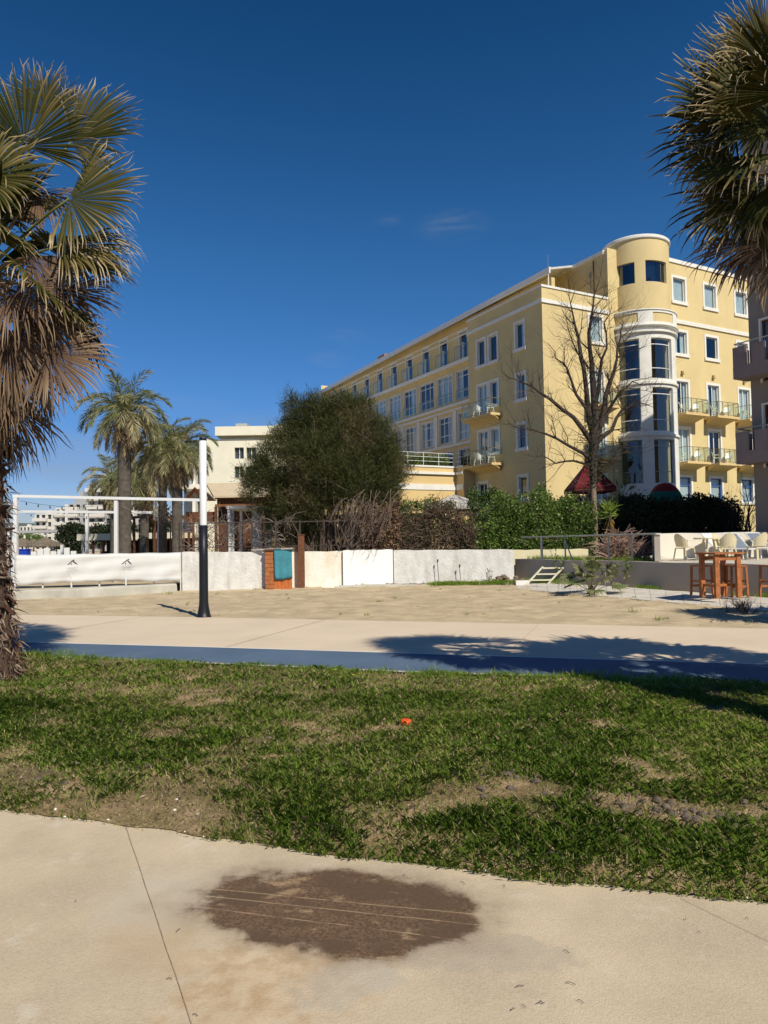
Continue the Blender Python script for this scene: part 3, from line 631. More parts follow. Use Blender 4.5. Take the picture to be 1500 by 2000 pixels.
def make_palm(label, base, top, r0, r1, Rl, nseg, ngreen, ndead, pet, seed, boots=0, extra=(), greenmat=None, trunkm=None, group=None, rings=0, skirt=0.9, hide_cone=None):
    rg = np.random.default_rng(seed); base = Vector(base); top = Vector(top)
    root = thing('palm_tree', label, 'palm tree', base, 0, group)
    H = top.z - base.z; off = top - base
    # trunk
    mb = MB(); n = 18; m = 26 if not rings else rings
    for i in range(m + 1):
        t = i / m; r = r0 + (r1 - r0) * min(t * 3, 1) ** .5 if t < .33 else r1
        r = r1 + (r0 - r1) * math.exp(-t * 9)
        r *= 1 + .04 * math.sin(i * 2.1)
        if rings: r *= 1.0 + (.03 if i % 2 else -.01)
        c = off * t; c = Vector((off.x * t ** 1.3, off.y * t ** 1.3, H * t))
        for k in range(n):
            a = 2 * PI * k / n; q = r * (1 + .05 * rg.uniform(-1, 1)); mb.v.append((c.x + q * math.cos(a), c.y + q * math.sin(a), c.z))
    for i in range(m):
        for k in range(n):
            a0 = i * n + k; a1 = i * n + (k + 1) % n; mb.f.append((a0, a1, a1 + n, a0 + n))
    mb.f.append(tuple(m * n + k for k in range(n)))
    mb.build('trunk', trunkm or BARKP, root, True)
    if boots:
        mb = MB(); bt = []
        for i in range(boots):
            n_v0 = len(mb.v)
            t = (i + rg.uniform(0, .8)) / boots; t = t ** .9 * .97; a = i * 2.39996 + rg.normal(0, .1)
            r = r1 + (r0 - r1) * math.exp(-t * 9)
            c = Vector((off.x * t ** 1.3, off.y * t ** 1.3, H * t)); o = Vector((math.cos(a), math.sin(a), 0)); sd = Vector((-math.sin(a), math.cos(a), 0))
            up = rg.uniform(.3, 1.2) if t > .15 else rg.uniform(-.6, .6)
            if rg.uniform() < .28: up = rg.uniform(-1.2, -.2)
            l = rg.uniform(.09, .20) * (1.0 if t > .12 else .7) * (1.7 if rg.uniform() < .07 else 1); w = rg.uniform(.06, .115)
            d = (o * rg.uniform(.45, 1.0) + Vector((0, 0, up))).normalized(); d2 = (d + Vector((0, 0, -.25)) + sd * rg.uniform(-.3, .3)).normalized()
            nn = sd.cross(d).normalized()
            p0 = c + o * r * .70; p1 = p0 + d * l * .55; p2 = p1 + d2 * l * .45
            pts = []
            for p, ww, th in ((p0, w, .035), (p1, w * .75, .024), (p2, w * rg.uniform(.35, .8), .012)):
                pts += [p + sd * ww + nn * th * -.5, p + nn * th, p - sd * ww + nn * th * -.5, p - nn * th]
            fs = []
            for j in range(2):
                for k in range(4):
                    a0 = j * 4 + k; a1 = j * 4 + (k + 1) % 4; fs.append((a0, a1, a1 + 4, a0 + 4))
            fs.append((8, 9, 10, 11)); mb.add(pts, fs)
            if rg.uniform() < .35:      # fibres
                for q in range(4):
                    e = p0 + sd * rg.uniform(-w, w); mb.tube([e, e + d * .06 + sd * rg.uniform(-.04, .04), e + d * .08 + Vector((0, 0, -rg.uniform(.03, .12))) + sd * rg.uniform(-.06, .06)], [.003, .002, .001], 3, False)
            bt += [min(max(rg.beta(1.3, 2.2) + (.15 if t > .6 else -.05), 0), 1)] * (len(mb.v) - n_v0)
        ob = mb.build('shaggy_bark', BOOTM, root); at2 = ob.data.attributes.new('tint', 'FLOAT', 'POINT'); at2.data.foreach_set('value', np.array(bt, dtype=np.float32))
        nf = boots * 7; tt = rg.uniform(.01, 1, nf) ** 1.7 * .92; aa = rg.uniform(0, 2 * PI, nf); rr_ = (r1 + (r0 - r1) * np.exp(-tt * 9)) * rg.uniform(.98, 1.12, nf)
        Cf = np.stack([off.x * tt ** 1.3 + rr_ * np.cos(aa), off.y * tt ** 1.3 + rr_ * np.sin(aa), H * tt + .12], 1); Df = np.stack([np.cos(aa) * .35, np.sin(aa) * .35, -np.ones(nf) * .8], 1) + rg.normal(size=(nf, 3)) * .35
        Vf, Ff = cards(Cf, Df, rg.uniform(.08, .24, nf), rg.uniform(.006, .022, nf), rg, .6); npmesh('bark_fibres', Vf, Ff, BOOTM, np.repeat(rg.beta(1.3, 1.8, nf), 4), root)
    V = []; Fc = []; T = []; Vd = []; Fd = []; Td = []; pg = MB(); pd = MB()
    T0 = off.copy()
    for i in range(ngreen):
        a = i * 2.39996 + rg.normal(0, .15); u = (i + .5) / ngreen
        el = R(82) - u * R(100) + rg.normal(0, .08)
        dr = Vector((math.cos(a) * math.cos(el), math.sin(a) * math.cos(el), math.sin(el)))
        s0 = T0 + Vector((math.cos(a), math.sin(a), 0)) * r1 * .5 + Vector((0, 0, -.15 * u))
        hub = s0 + dr * pet * rg.uniform(.8, 1.15) + Vector((0, 0, -.10 * pet * math.cos(el)))
        dd = petiole(pg, s0, hub, .05 * pet, .022 * Rl / .9, .012 * Rl / .9)
        nn = Vector((0, 0, 1)) if el < R(60) else Vector((-dr.x, -dr.y, .3))
        nn = nn + Vector(rg.normal(0, .3, 3))
        d2 = dd + Vector((0, 0, -.35 * (1 - math.sin(max(el, 0)))))
        fan_leaf(rg, hub, d2, nn, Rl * rg.uniform(.85, 1.08), nseg, R(rg.uniform(175, 245)) if greenmat is not FRM else R(rg.uniform(60, 105)), (.55 + .7 * u) * (1 if greenmat is not FRM else 1.5), V, Fc, T, False)
    for i in range(ndead):
        a = i * 2.39996 * 1.03 + rg.normal(0, .2); u = (i + .5) / ndead
        el = R(-8) - u * R(62) + rg.normal(0, .1)
        dr = Vector((math.cos(a) * math.cos(el), math.sin(a) * math.cos(el), math.sin(el)))
        s0 = T0 + Vector((math.cos(a), math.sin(a), 0)) * r1 * .7 + Vector((0, 0, -.1 - skirt * u))
        hub = s0 + dr * pet * rg.uniform(.55, .95)
        dd = petiole(pd, s0, hub, .08, .02 * Rl / .9, .011 * Rl / .9)
        d2 = dd + Vector((0, 0, -.7)); nn = Vector((dr.x, dr.y, .8)) + Vector(rg.normal(0, .3, 3))
        fan_leaf(rg, hub, d2, nn, Rl * rg.uniform(.75, 1.0), int(nseg * .8), R(rg.uniform(90, 170)), 1.7, Vd, Fd, Td, True, .5)
    for (hub, d, nn, r_, spd, drp, dead) in extra:
        h = Vector(hub) - base; s0 = T0 + Vector((0, 0, -.25)); s0 = s0 + (h - s0).normalized() * r1 * .6
        petiole(pd if dead > .5 else pg, s0, h, .06, .022, .012)
        if dead > .5: fan_leaf(rg, h, d, nn, r_, int(nseg * .85), R(spd), drp, Vd, Fd, Td, True, .45)
        else: fan_leaf(rg, h, d, nn, r_, nseg, R(spd), drp, V, Fc, T, False, tb=dead * .5)
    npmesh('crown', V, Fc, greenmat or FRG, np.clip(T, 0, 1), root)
    if Vd: npmesh('dead_fronds', Vd, Fd, FRDM if greenmat is FRM else FRD, np.clip(Td, 0, 1), root)
    if pg.v: pg.build('frond_stalks', PETG, root, True)
    if pd.v: pd.build('dry_frond_stalks', PETD, root, True)
    return root

NC = (0.15, -1.0, 0.15)
def E(px, py, Y, ang, nn, r_, spd, drp, dead):
    """a frond: hub seen at px,py at distance Y, pointing at `ang` degrees"""
    a = R(ang); return (at(px, py, Y), (math.cos(a), -0.12, math.sin(a)), nn, r_, spd, drp, dead)
bL = gp(-22, 1335)
ext = [E(48, 285, 7.7, 68, (0.1, -1, .25), 0.92, 190, .25, 0), E(140, 275, 8.1, 25, (0.3, -1, .5), 0.90, 170, .35, 0.1), E(-30, 345, 7.5, -5, (0, -1, .35), .80, 200, .45, 0.1),
       E(135, 388, 7.7, -12, (.1, -1, .3), .88, 175, .35, 0.2), E(75, 370, 8.1, -50, (.2, -1, .4), .6, 130, 1.7, 1), E(120, 480, 7.8, -12, (.2, -.9, .8), .95, 120, 1.5, .45), E(60, 500, 7.9, -60, (.2, -1, .5), .8, 150, 2.0, 1),
       E(20, 560, 7.6, -35, (.1, -1, .5), .85, 120, 1.8, 1), E(120, 565, 8.2, -35, (.2, -1, .3), .75, 140, .9, 1), E(90, 620, 8.0, -45, (.2, -1, .3), .75, 150, .6, .6), E(95, 690, 7.8, -32, (.1, -1, .35), .78, 150, .5, .9),
       E(10, 640, 7.8, -80, (.1, -1, .2), .95, 100, 1.2, 1), E(40, 700, 7.9, -72, (.2, -1, .2), .85, 90, 1.0, 1), E(-5, 740, 7.9, -84, (.2, -1, .2), .8, 80, 1.0, 1), E(90, 225, 8.4, 95, (0, -1, .2), .6, 150, .2, 0), E(20, 430, 8.2, 185, (0, -1, .3), .7, 150, .4, .2)]
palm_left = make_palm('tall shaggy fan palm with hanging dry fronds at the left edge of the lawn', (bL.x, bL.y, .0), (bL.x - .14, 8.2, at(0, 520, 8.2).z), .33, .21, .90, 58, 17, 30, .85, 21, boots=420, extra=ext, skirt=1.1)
ext = [E(1432, 222, 6.1, 165, (-.1, -1, .25), .72, 200, .25, 0), E(1500, 235, 5.7, 150, (-.1, -1, .4), .75, 190, .35, 0.1), E(1490, 345, 5.9, 195, (-.1, -1, .4), .78, 130, .5, .1), E(1490, 395, 5.8, 210, (-.1, -1, .5), .72, 150, .6, .2),
       E(1475, 470, 5.9, 222, (-.1, -.9, .9), .62, 150, 1.2, 1), E(1500, 120, 5.9, 120, (0, -1, .3), .62, 170, .3, .2), E(1470, 170, 6.2, 130, (0, -1, .3), .70, 160, .3, .3), E(1470, 345, 6.1, 200, (0, -.8, .9), .6, 110, 1.6, 1), E(1520, 470, 5.6, 255, (0, -1, .5), .6, 140, 1.2, 1)]
palm_right = make_palm('fan palm whose crown hangs in from the right edge above the hotel', (3.55, 5.65, 0), (3.90, 5.85, 4.80), .32, .20, .76, 56, 22, 7, .72, 33, boots=160, extra=ext, skirt=.2)
ext = []
off_palm = make_palm('fan palm standing just outside the right edge, shading the blue track', (5.9, 4.9, 0), (6.0, 4.85, 4.6), .32, .24, 1.0, 30, 34, 22, .95, 44)
again(off_palm, (9.15, 10.7, 0), 2.0, 'fan palm beyond the right edge that shades the sand by the slab path', .74)
# shaped light-trunk palms in the middle distance
def feather_palm(label, px, ytop, Y, rad_px, trunk_px, seed, ng=46, nd=22, lean=0):
    """date-type palm: arching fronds with many narrow leaflets"""
    rg = np.random.default_rng(seed); b = at(px + lean, 1080, Y); t = at(px, ytop, Y); k = Y / F; H = t.z; r1 = trunk_px * k * .46; R_ = rad_px * k
    root = thing('palm_tree', label, 'palm tree', (b.x, Y, 0)); off = Vector((t.x - b.x, 0, H)); mb = MB(); n = 16; m = 70
    for i in range(m + 1):
        s = i / m; r = r1 * (1.0 + .20 * math.exp(-s * 12) + .14 * max(s - .86, 0) / .14) * (1 + (.03 if i % 2 else -.02))
        for q in range(n):
            a = 2 * PI * q / n; rr = r * (1 + .04 * rg.uniform(-1, 1)); mb.v.append((off.x * s + rr * math.cos(a), rr * math.sin(a), H * s))
    for i in range(m):
        for q in range(n): a0 = i * n + q; a1 = i * n + (q + 1) % n; mb.f.append((a0, a1, a1 + n, a0 + n))
    mb.build('trunk', BARKD, root, True)
    for nm, cnt, dead in (('crown', ng, False), ('dead_fronds', nd, True)):
        C = []; D = []; Ln = []; T = []; rc = MB()
        for i in range(cnt):
            a = i * 2.39996 + rg.normal(0, .15); u = (i + .5) / cnt
            el = R(84) - u ** .85 * R(92) if not dead else R(-15) - u * R(55); el += rg.normal(0, .08)
            L_ = R_ * rg.uniform(.95, 1.2) * (1.0 if not dead else .75); p = np.array([off.x + math.cos(a) * r1 * .4, math.sin(a) * r1 * .4, H - .1 - (.5 * u if dead else 0)])
            d = np.array([math.cos(a) * math.cos(el), math.sin(a) * math.cos(el), math.sin(el)]); side = np.cross(d, [0, 0, 1.0]); side /= max(np.linalg.norm(side), 1e-6)
            M_ = 34; pts = [Vector(p)]; tw = rg.normal(0, .35); tone = rg.uniform(-.18, .22)
            for j in range(M_):
                s = j / M_; d = d + np.array([0, 0, -1.0]) * (.035 + .05 * s) * (1 + .3 * u); d /= np.linalg.norm(d); p = p + d * L_ / M_; pts.append(Vector(p))
                if s < .14: continue
                up = np.cross(side, d)
                for sg in (-1, 1):
                    for q in range(2):
                        C.append(p + d * L_ / M_ * q * .5); D.append(d * (.55 + .5 * s) + side * sg * (.85 - .3 * s) + up * (.30 * math.cos(tw) - .1) + np.array([0, 0, -.30 - (.5 if dead else .15 * s)]) + rg.normal(size=3) * .12)
                        Ln.append(L_ * (.30 * math.sin(PI * (.12 + .80 * s)) + .05) * rg.uniform(.8, 1.15)); T.append(min(max(.28 + tone + .25 * u + rg.uniform(-.1, .15) + (.25 if rg.uniform() < .12 else 0), 0), 1))
            rc.tube(pts[::4], [.035 * (1 - .8 * e / 8) for e in range(len(pts[::4]))], 4, False)
        V, Fq = cards(np.array(C), np.array(D), np.array(Ln), .030 * R_ / 2.0, rg, .3)
        npmesh(nm, V, Fq, FRDM if dead else FRM, np.repeat(np.array(T), 4), root); rc.build('frond_stalks' if not dead else 'dry_frond_stalks', PETG if not dead else PETD, root)
    return root
mid_palm = feather_palm
mid_palm('tallest palm behind the white pergola, with a thick dark trunk', 243, 800, 31, 84, 27, 51, 36, 12)
mid_palm('palm with a ringed trunk just left of the black and white pole', 346, 872, 33, 74, 22, 52, 36, 18)
mid_palm('dark trunked palm close behind the palm beside the pole', 318, 872, 37, 66, 17, 53, 30, 16)
mid_palm('low crowned palm half hidden between the two tall palm trunks', 282, 925, 43, 72, 18, 54, 26, 16)
mid_palm('short yellowish palm left of the tallest palm trunk', 222, 935, 50, 62, 14, 55, 26, 18)

# ------------------------------------------------------------------ buildings
def panel(mb, fn, a0, a1, z0, z1, holes, depth=0.2, step=None, skip=()):
    """wall sheet with real openings; fn(a, z, d) -> point, d = depth into the wall"""
    As = sorted({a0, a1, *[h[0] for h in holes], *[h[1] for h in holes]}); Zs = sorted({z0, z1, *[h[2] for h in holes], *[h[3] for h in holes]})
    def sub(x0, x1):
        n = 1 if not step else max(1, int(math.ceil((x1 - x0) / step)))
        return [x0 + (x1 - x0) * i / n for i in range(n + 1)]
    def quad(p): mb.add(p, [(0, 1, 2, 3)])
    for i in range(len(As) - 1):
        for j in range(len(Zs) - 1):
            ca = (As[i] + As[i + 1]) / 2; cz = (Zs[j] + Zs[j + 1]) / 2
            if any(h[0] < ca < h[1] and h[2] < cz < h[3] for h in holes): continue
            s = sub(As[i], As[i + 1])
            for k in range(len(s) - 1): quad([fn(s[k], Zs[j], 0), fn(s[k + 1], Zs[j], 0), fn(s[k + 1], Zs[j + 1], 0), fn(s[k], Zs[j + 1], 0)])
    for h in holes:
        s = sub(h[0], h[1])
        for k in range(len(s) - 1):
            quad([fn(s[k], h[2], 0), fn(s[k], h[2], depth), fn(s[k + 1], h[2], depth), fn(s[k + 1], h[2], 0)])
            quad([fn(s[k], h[3], 0), fn(s[k + 1], h[3], 0), fn(s[k + 1], h[3], depth), fn(s[k], h[3], depth)])
        for e in (0, 1): quad([fn(h[e], h[2], 0), fn(h[e], h[3], 0), fn(h[e], h[3], depth), fn(h[e], h[2], depth)])
def plane(o, A, Nn):
    """fn for a flat facade: origin o, along A, outward normal Nn"""
    o = Vector(o); A = Vector(A); Nn = Vector(Nn)
    return lambda a, z, d: o + A * a - Nn * d + Vector((0, 0, z))
def fbox(mb, fn, a0, a1, z0, z1, d0, d1, step=None):
    """box in facade coordinates (d positive = into the wall), bent along curved facades"""
    n = 1 if not step else max(1, int(math.ceil(abs(a1 - a0) / step)))
    for i in range(n):
        b0 = a0 + (a1 - a0) * i / n; b1 = a0 + (a1 - a0) * (i + 1) / n
        p = [fn(a, z, d) for d in (d0, d1) for (a, z) in ((b0, z0), (b1, z0), (b1, z1), (b0, z1))]
        fs = [(0, 1, 2, 3), (7, 6, 5, 4), (0, 4, 5, 1), (3, 2, 6, 7)]
        if i == 0: fs.append((0, 3, 7, 4))
        if i == n - 1: fs.append((1, 5, 6, 2))
        mb.add(p, fs)
def sheet(mb, fn, a0, a1, z0, z1, d, step=None, wave=0.0, wl=0.12):
    n = 1 if not step else max(1, int(math.ceil(abs(a1 - a0) / step)))
    for i in range(n):
        b0 = a0 + (a1 - a0) * i / n; b1 = a0 + (a1 - a0) * (i + 1) / n
        e0 = d + wave * math.sin(b0 / wl * 2 * PI); e1 = d + wave * math.sin(b1 / wl * 2 * PI)
        mb.add([fn(b0, z0, e0), fn(b1, z0, e1), fn(b1, z1, e1), fn(b0, z1, e0)], [(0, 1, 2, 3)])
def window(root, fn, a0, a1, z0, z1, name='window', surround=0.15, fr=None, div=1, transom=None, curt='both', sill=True, glass=None, recess=0.10, cm=None, step=None, fw=0.055):
    """opening already cut in the wall: surround, frame, pane and curtain"""
    rg = random.Random(int(abs(a0) * 977 + z0 * 3571 + len(name) * 17 + a1 * 131))
    if curt in ('half', 'both'): curt = rg.choice(('half', 'both', 'both', 'full', None) if curt == 'both' else ('half', 'half', 'both', 'full', None))
    fr = fr or WFR; sc = 1.0
    m = MB(); s = surround
    if s:
        e = 0.003
        fbox(m, fn, a0 - s, a0 - e + .02, z0 - (0 if name == 'balcony_door' else s), z1 + s, -0.035, recess - .02)
        fbox(m, fn, a1 + e - .02, a1 + s, z0 - (0 if name == 'balcony_door' else s), z1 + s, -0.035, recess - .02)
        fbox(m, fn, a0 + .02, a1 - .02, z1 - .02, z1 + s, -0.033, recess - .022)
        if sill: fbox(m, fn, a0 - s - .05, a1 + s + .05, z0 - s - .05, z0 + .02, -0.10, recess - .021)
    r = m.build(name, WHT, root) if s else None
    m = MB(); f = fw; d0, d1 = recess, recess + .05
    g0, g1 = (a0 + .02, a1 - .02) if s else (a0, a1)
    fbox(m, fn, g0, g0 + f, z0 + .02, z1 - .02, d0, d1); fbox(m, fn, g1 - f, g1, z0 + .02, z1 - .02, d0, d1)
    fbox(m, fn, g0 + f, g1 - f, z0 + .02, z0 + .02 + f, d0 + .002, d1, step); fbox(m, fn, g0 + f, g1 - f, z1 - .02 - f, z1 - .02, d0 + .002, d1, step)
    for i in range(1, div):
        c = g0 + (g1 - g0) * i / div; fbox(m, fn, c - f * .6, c + f * .6, z0 + .02 + f, z1 - .02 - f, d0 + .001, d1)
    for t in (transom or ()):
        c = z0 + (z1 - z0) * t; fbox(m, fn, g0 + f, g1 - f, c - f * .5, c + f * .5, d0 + .004, d1 - .004, step)
    if r is None: r = m.build(name, fr, root)
    else: m.build('frame', fr, r)
    m = MB(); sheet(m, fn, g0 + f * .5, g1 - f * .5, z0 + .03, z1 - .03, recess + .03, step); m.build('pane', glass or GLS, r)
    m = MB(); w = g1 - g0; q = .02 if step is None or step > .2 else step
    st = w / 24
    if curt == 'both': k = rg.uniform(.28, .42); sheet(m, fn, g0, g0 + w * k, z0, z1, recess + .12, st, .015 * min(1, w), w / 7); sheet(m, fn, g1 - w * (k * .8), g1, z0, z1, recess + .12, st, .015, w / 7)
    elif curt == 'full': sheet(m, fn, g0, g1, z0, z1, recess + .12, st / 2, .012, w / 11)
    elif curt == 'half': sheet(m, fn, g0, g0 + w * rg.uniform(.4, .65), z0, z1, recess + .12, st, .015, w / 8)
    if m.v: m.build('curtain', cm or CURT, r)
    return r

C0 = Vector((9.9, 43.0, 0)); BA = R(28)
hotel = thing('hotel', 'long yellow hotel with a round glazed stair tower and white window surrounds', 'hotel', C0, BA)
def H2W(u, w, z): return C0 + Matrix.Rotation(BA, 3, 'Z') @ Vector((u, w, 0)) + Vector((0, 0, z))
def fu(px, py, u):       # pixel -> (w, z) on the plane u = const
    Ux = Matrix.Rotation(BA, 3, 'Z') @ Vector((1, 0, 0)); Wx = Matrix.Rotation(BA, 3, 'Z') @ Vector((0, 1, 0))
    d = ray(px, py); o = Vector((0, 0, EYE)); t = (u - (o - C0).dot(Ux)) / d.dot(Ux); p = o + d * t
    return (p - C0).dot(Wx), p.z
# wing: side (u=0) and front (w=0)
side = plane((0, 0, 0), (0, 1, 0), (-1, 0, 0)); front = plane((0, 0, 0), (1, 0, 0), (0, -1, 0))
LV = [(4.05, 5.50), (7.30, 8.85), (10.45, 12.05), (13.70, 15.35)]
side_h = [(1.75, 2.60, a, b) for a, b in LV]
dbl_top = [(4.55, 5.45, 13.55, 15.30), (5.90, 6.80, 13.55, 15.30)]
doors = [(5.75, 6.85, z, z + 2.35) for z in (6.62, 9.82)]; sidew = [(4.55, 5.40, z + .75, z + 2.35) for z in (6.62, 9.82)]
gdoor = [(5.95, 7.0, 3.2, 5.40)]
mb = MB()
panel(mb, side, 0, 7.9, 0, 17.1, side_h + dbl_top + doors + sidew + gdoor, .22)
fr_h = [(3.85, 4.95, 14.10, 15.75), (3.75, 4.95, 9.85, 12.2), (3.75, 4.95, 6.65, 9.0), (3.85, 4.95, 3.9, 5.5)]
panel(mb, front, 0, 5.7, 0, 17.1, fr_h, .22)
panel(mb, plane((0, 7.9, 0), (1, 0, 0), (0, 1, 0)), 0, 3.0, 0, 17.1, [], .2)
mb.add([(0, 0, 16.6), (5.7, 0, 16.6), (5.7, 7.9, 16.6), (0, 7.9, 16.6)], [(0, 1, 2, 3)])
mb.build('wing_wall', YEL, hotel)
for h in side_h: window(hotel, side, *h, curt='half')
for h in dbl_top: window(hotel, side, *h, curt='half')
for h in doors: window(hotel, side, *h, name='balcony_door', div=2, curt='half')
for h in sidew: window(hotel, side, *h, curt='half')
window(hotel, side, *gdoor[0], name='balcony_door', div=2, curt=None)
for i, h in enumerate(fr_h):
    if i in (1, 2): window(hotel, front, *h, name='balcony_door', div=2, curt='both', cm=CRM)
    else: window(hotel, front, *h, curt='both')
mb = MB()
for (z0, z1, pr) in ((16.02, 16.26, .08), (17.0, 17.14, .06)):
    fbox(mb, side, -pr, 8.0, z0, z1, -pr, .02); fbox(mb, front, .021, 5.55, z0, z1, -pr, .021)
mb.build('cornice', WHT, hotel)
# long block: plane u = 3
long_ = plane((3, 0, 0), (0, 1, 0), (-1, 0, 0))
WE = 41.5; bays = [12.75 + 2.85 * k for k in range(11)]
hl = []; top_h = []; r3 = []; r2 = []; r1 = []
for c in bays:
    if c + 1.3 > WE: break
    if c - 1.3 < 7.9: continue
    top_h.append((c - .50, c + .60, 15.85, 18.05)); r3.append((c - 1.15, c + 1.15, 12.75, 15.02)); r2.append((c - 1.0, c + 1.0, 9.45, 11.65)); r1.append((c - 1.0, c + 1.0, 6.75, 8.75))
mb = MB(); panel(mb, long_, 2.5, 7.9, 16.6, 18.95, [], .3)
panel(mb, long_, 7.9, WE, 0, 18.95, top_h + r3 + r2 + r1, .25)
panel(mb, plane((3, WE, 0), (1, 0, 0), (0, 1, 0)), 0, 12, 0, 19.5, [], .2)
mb.bb(3.0, 3.3, 2.45, 2.499, 16.6, 18.9)
mb.build('long_wall', YEL, hotel)
mb = MB()   # terrace ledges and string courses
for (z0, z1, pr, e0) in ((15.50, 15.80, .30, 7.95), (12.30, 12.52, .14, 7.95), (11.95, 12.12, .08, 7.95), (9.05, 9.28, .14, 7.95), (18.15, 18.25, .06, 7.95), (17.72, 17.84, .05, 4.4)):
    fbox(mb, long_, e0, WE - .003, z0, z1, -pr, .02)
mb.build('string_course', WHT, hotel)
for c in bays[:-1]: fbp = MB(); fbox(fbp, long_, c + 1.18, c + 1.62, 9.29, 11.9, -.10, .02); fbp.build('pilaster', WHT, hotel)
for i, h in enumerate(top_h): window(hotel, long_, *h, name='balcony_door', surround=0.10, div=1, curt=None, glass=GLS)
for h in r3: window(hotel, long_, *h, surround=0.05, div=3, transom=(.28, .80), curt='half', sill=False)
for h in r2: window(hotel, long_, *h, surround=0.05, div=3, transom=(.30, .78), curt='half', sill=False)
for h in r1: window(hotel, long_, *h, surround=0.05, div=2, transom=(.70,), curt=None, sill=False, glass=GLD)
for c in bays[:-1]:      # glazed balustrades of the top floor terraces and turned white posts
    b = MB(); fbox(b, long_, c - .95, c + .95, 16.86, 16.91, -.31, -.26)
    for k in (-.95, 0, .95): fbox(b, long_, c + k - .015, c + k + .015, 15.80, 16.86, -.30, -.27)
    bo = b.build('balustrade', STEEL, hotel); g = MB(); sheet(g, long_, c - .93, c + .93, 15.86, 16.84, -.285); g.build('glass_panel', RGL, bo)
    p = MB(); p.lathe([(.10, 0), (.10, .1), (.06, .15), (.09, .5), (.06, .95), (.10, 1.05), (.11, 1.12), (.0, 1.14)], (2.82, c - .15, 15.80), 10)
    p.lathe([(.0, 0), (.07, .03), (.095, .09), (.07, .16), (0, .19)], (2.82, c - .15, 16.93), 10); p.build('balcony_post', WHT, hotel, True)
    b = MB(); fbox(b, long_, c - 1.1, c + 1.1, 13.40, 13.45, -.14, -.10)
    for k in (-1.1, -.37, .37, 1.1): fbox(b, long_, c + k - .012, c + k + .012, 12.52, 13.40, -.135, -.105)
    bo = b.build('balustrade', STEEL, hotel); g = MB(); sheet(g, long_, c - 1.08, c + 1.08, 12.58, 13.38, -.12); g.build('glass_panel', RGL, bo)
# roof of the long block: pitched sheet with white fascia
mb = MB(); e = 2.15
def ez(w): return 19.18 - .018 * w
pts = [(e, 1.7, ez(1.7)), (e, WE + .5, ez(WE)), (9.0, WE + .5, ez(WE) + 2.2), (9.0, 3.2, ez(3) + 2.2), (5.62, 3.2, 20.42)]
mb.add([(p[0], p[1], p[2]) for p in pts] + [(p[0], p[1], p[2] - .14) for p in pts], [(0, 4, 3, 2, 1), (5, 6, 7, 8, 9), (0, 1, 6, 5), (1, 2, 7, 6), (3, 4, 9, 8), (4, 0, 5, 9)])
mb.build('roof', ROOFW, hotel)
mb = MB(); mb.add([(e - .03, 1.66, ez(1.7) + .03), (e - .03, WE + .5, ez(WE) + .03), (e + .09, WE + .5, ez(WE) + .05), (e + .09, 1.66, ez(1.7) + .05), (e - .03, 1.66, ez(1.7) - .36), (e - .03, WE + .5, ez(WE) - .36), (e + .09, WE + .5, ez(WE) - .36), (e + .09, 1.66, ez(1.7) - .36)],
                  [(0, 1, 2, 3), (4, 7, 6, 5), (0, 4, 5, 1), (3, 2, 6, 7), (0, 3, 7, 4), (1, 5, 6, 2)])
mb.build('fascia', METW, hotel)
mb = MB(); mb.bb(3.5, 4.1, 27.0, 28.4, 18.9, 19.75); mb.build('chimney', mat('terracotta_stack', (0.38, 0.17, 0.09), .9, .1), hotel)
MB().tube([(e + .1, 1.9, ez(0) - .4), (e + .1, 1.9, 17.3)], .05, 6).build('downpipe', WHT, hotel)
MB().tube([(e + .1, 1.9, ez(0)), (e + .1, 1.9, ez(0) + .9)], .015, 4).build('antenna', STEEL, hotel)
# right block
rb = plane((0, 0, 0), (1, 0, 0), (0, -1, 0)); cols = [12.35, 15.58, 19.0, 22.4, 25.8]
rh = []
for c in cols: rh += [(c - .62, c + .62, 17.85, 19.52), (c - .62, c + .62, 14.18, 15.75), (c - .62, c + .62, 9.92, 12.28), (c - .62, c + .62, 6.62, 9.0), (c - .62, c + .62, 3.98, 5.62)]
mb = MB(); panel(mb, rb, 9.0, 30, 0, 20.7, rh, .22); panel(mb, rb, 5.6, 7.0, 0, 20.45, [], .2)
sidr = plane((5.6, 0, 0), (0, 1, 0), (-1, 0, 0)); panel(mb, sidr, 0.0, 9.0, 16.6, 20.3, [], .2)
panel(mb, plane((30, 0, 0), (0, 1, 0), (1, 0, 0)), 0, 14, 0, 20.7, [], .2)
mb.add([(5.6, 0, 20.3), (30, 0, 20.3), (30, 14, 20.3), (5.6, 14, 20.3)], [(0, 1, 2, 3)]); mb.add([(3, WE, 0), (15, WE, 0), (30, 14, 0), (30, 14, 20), (15, WE, 20), (3, WE, 19)], [(1, 2, 3, 4)])
mb.add([(3.2, 8, 18.9), (3.2, WE, 18.9), (15, WE, 18.9), (30, 14, 18.9), (30, 8, 18.9)], [(0, 1, 2, 3, 4)])
mb.build('main_wall', YEL, hotel)
mb = MB(); mb.add([(4.3, 7.95, 0), (4.3, WE - .1, 0), (4.3, WE - .1, 18.8), (4.3, 7.95, 18.8)], [(0, 1, 2, 3)]); mb.add([(1.6, 1.6, 0), (1.6, 7.8, 0), (1.6, 7.8, 16.5), (1.6, 1.6, 16.5)], [(0, 1, 2, 3)]); mb.add([(1.6, 1.6, 0), (30, 1.6, 0), (30, 1.6, 20.2), (5.61, 1.6, 20.2), (5.61, 1.6, 16.5), (1.6, 1.6, 16.5)], [(0, 1, 2, 3, 4, 5)]); mb.build('window_dark_sheet', DRK, hotel)  # dark sheets added behind the windows so the rooms look unlit
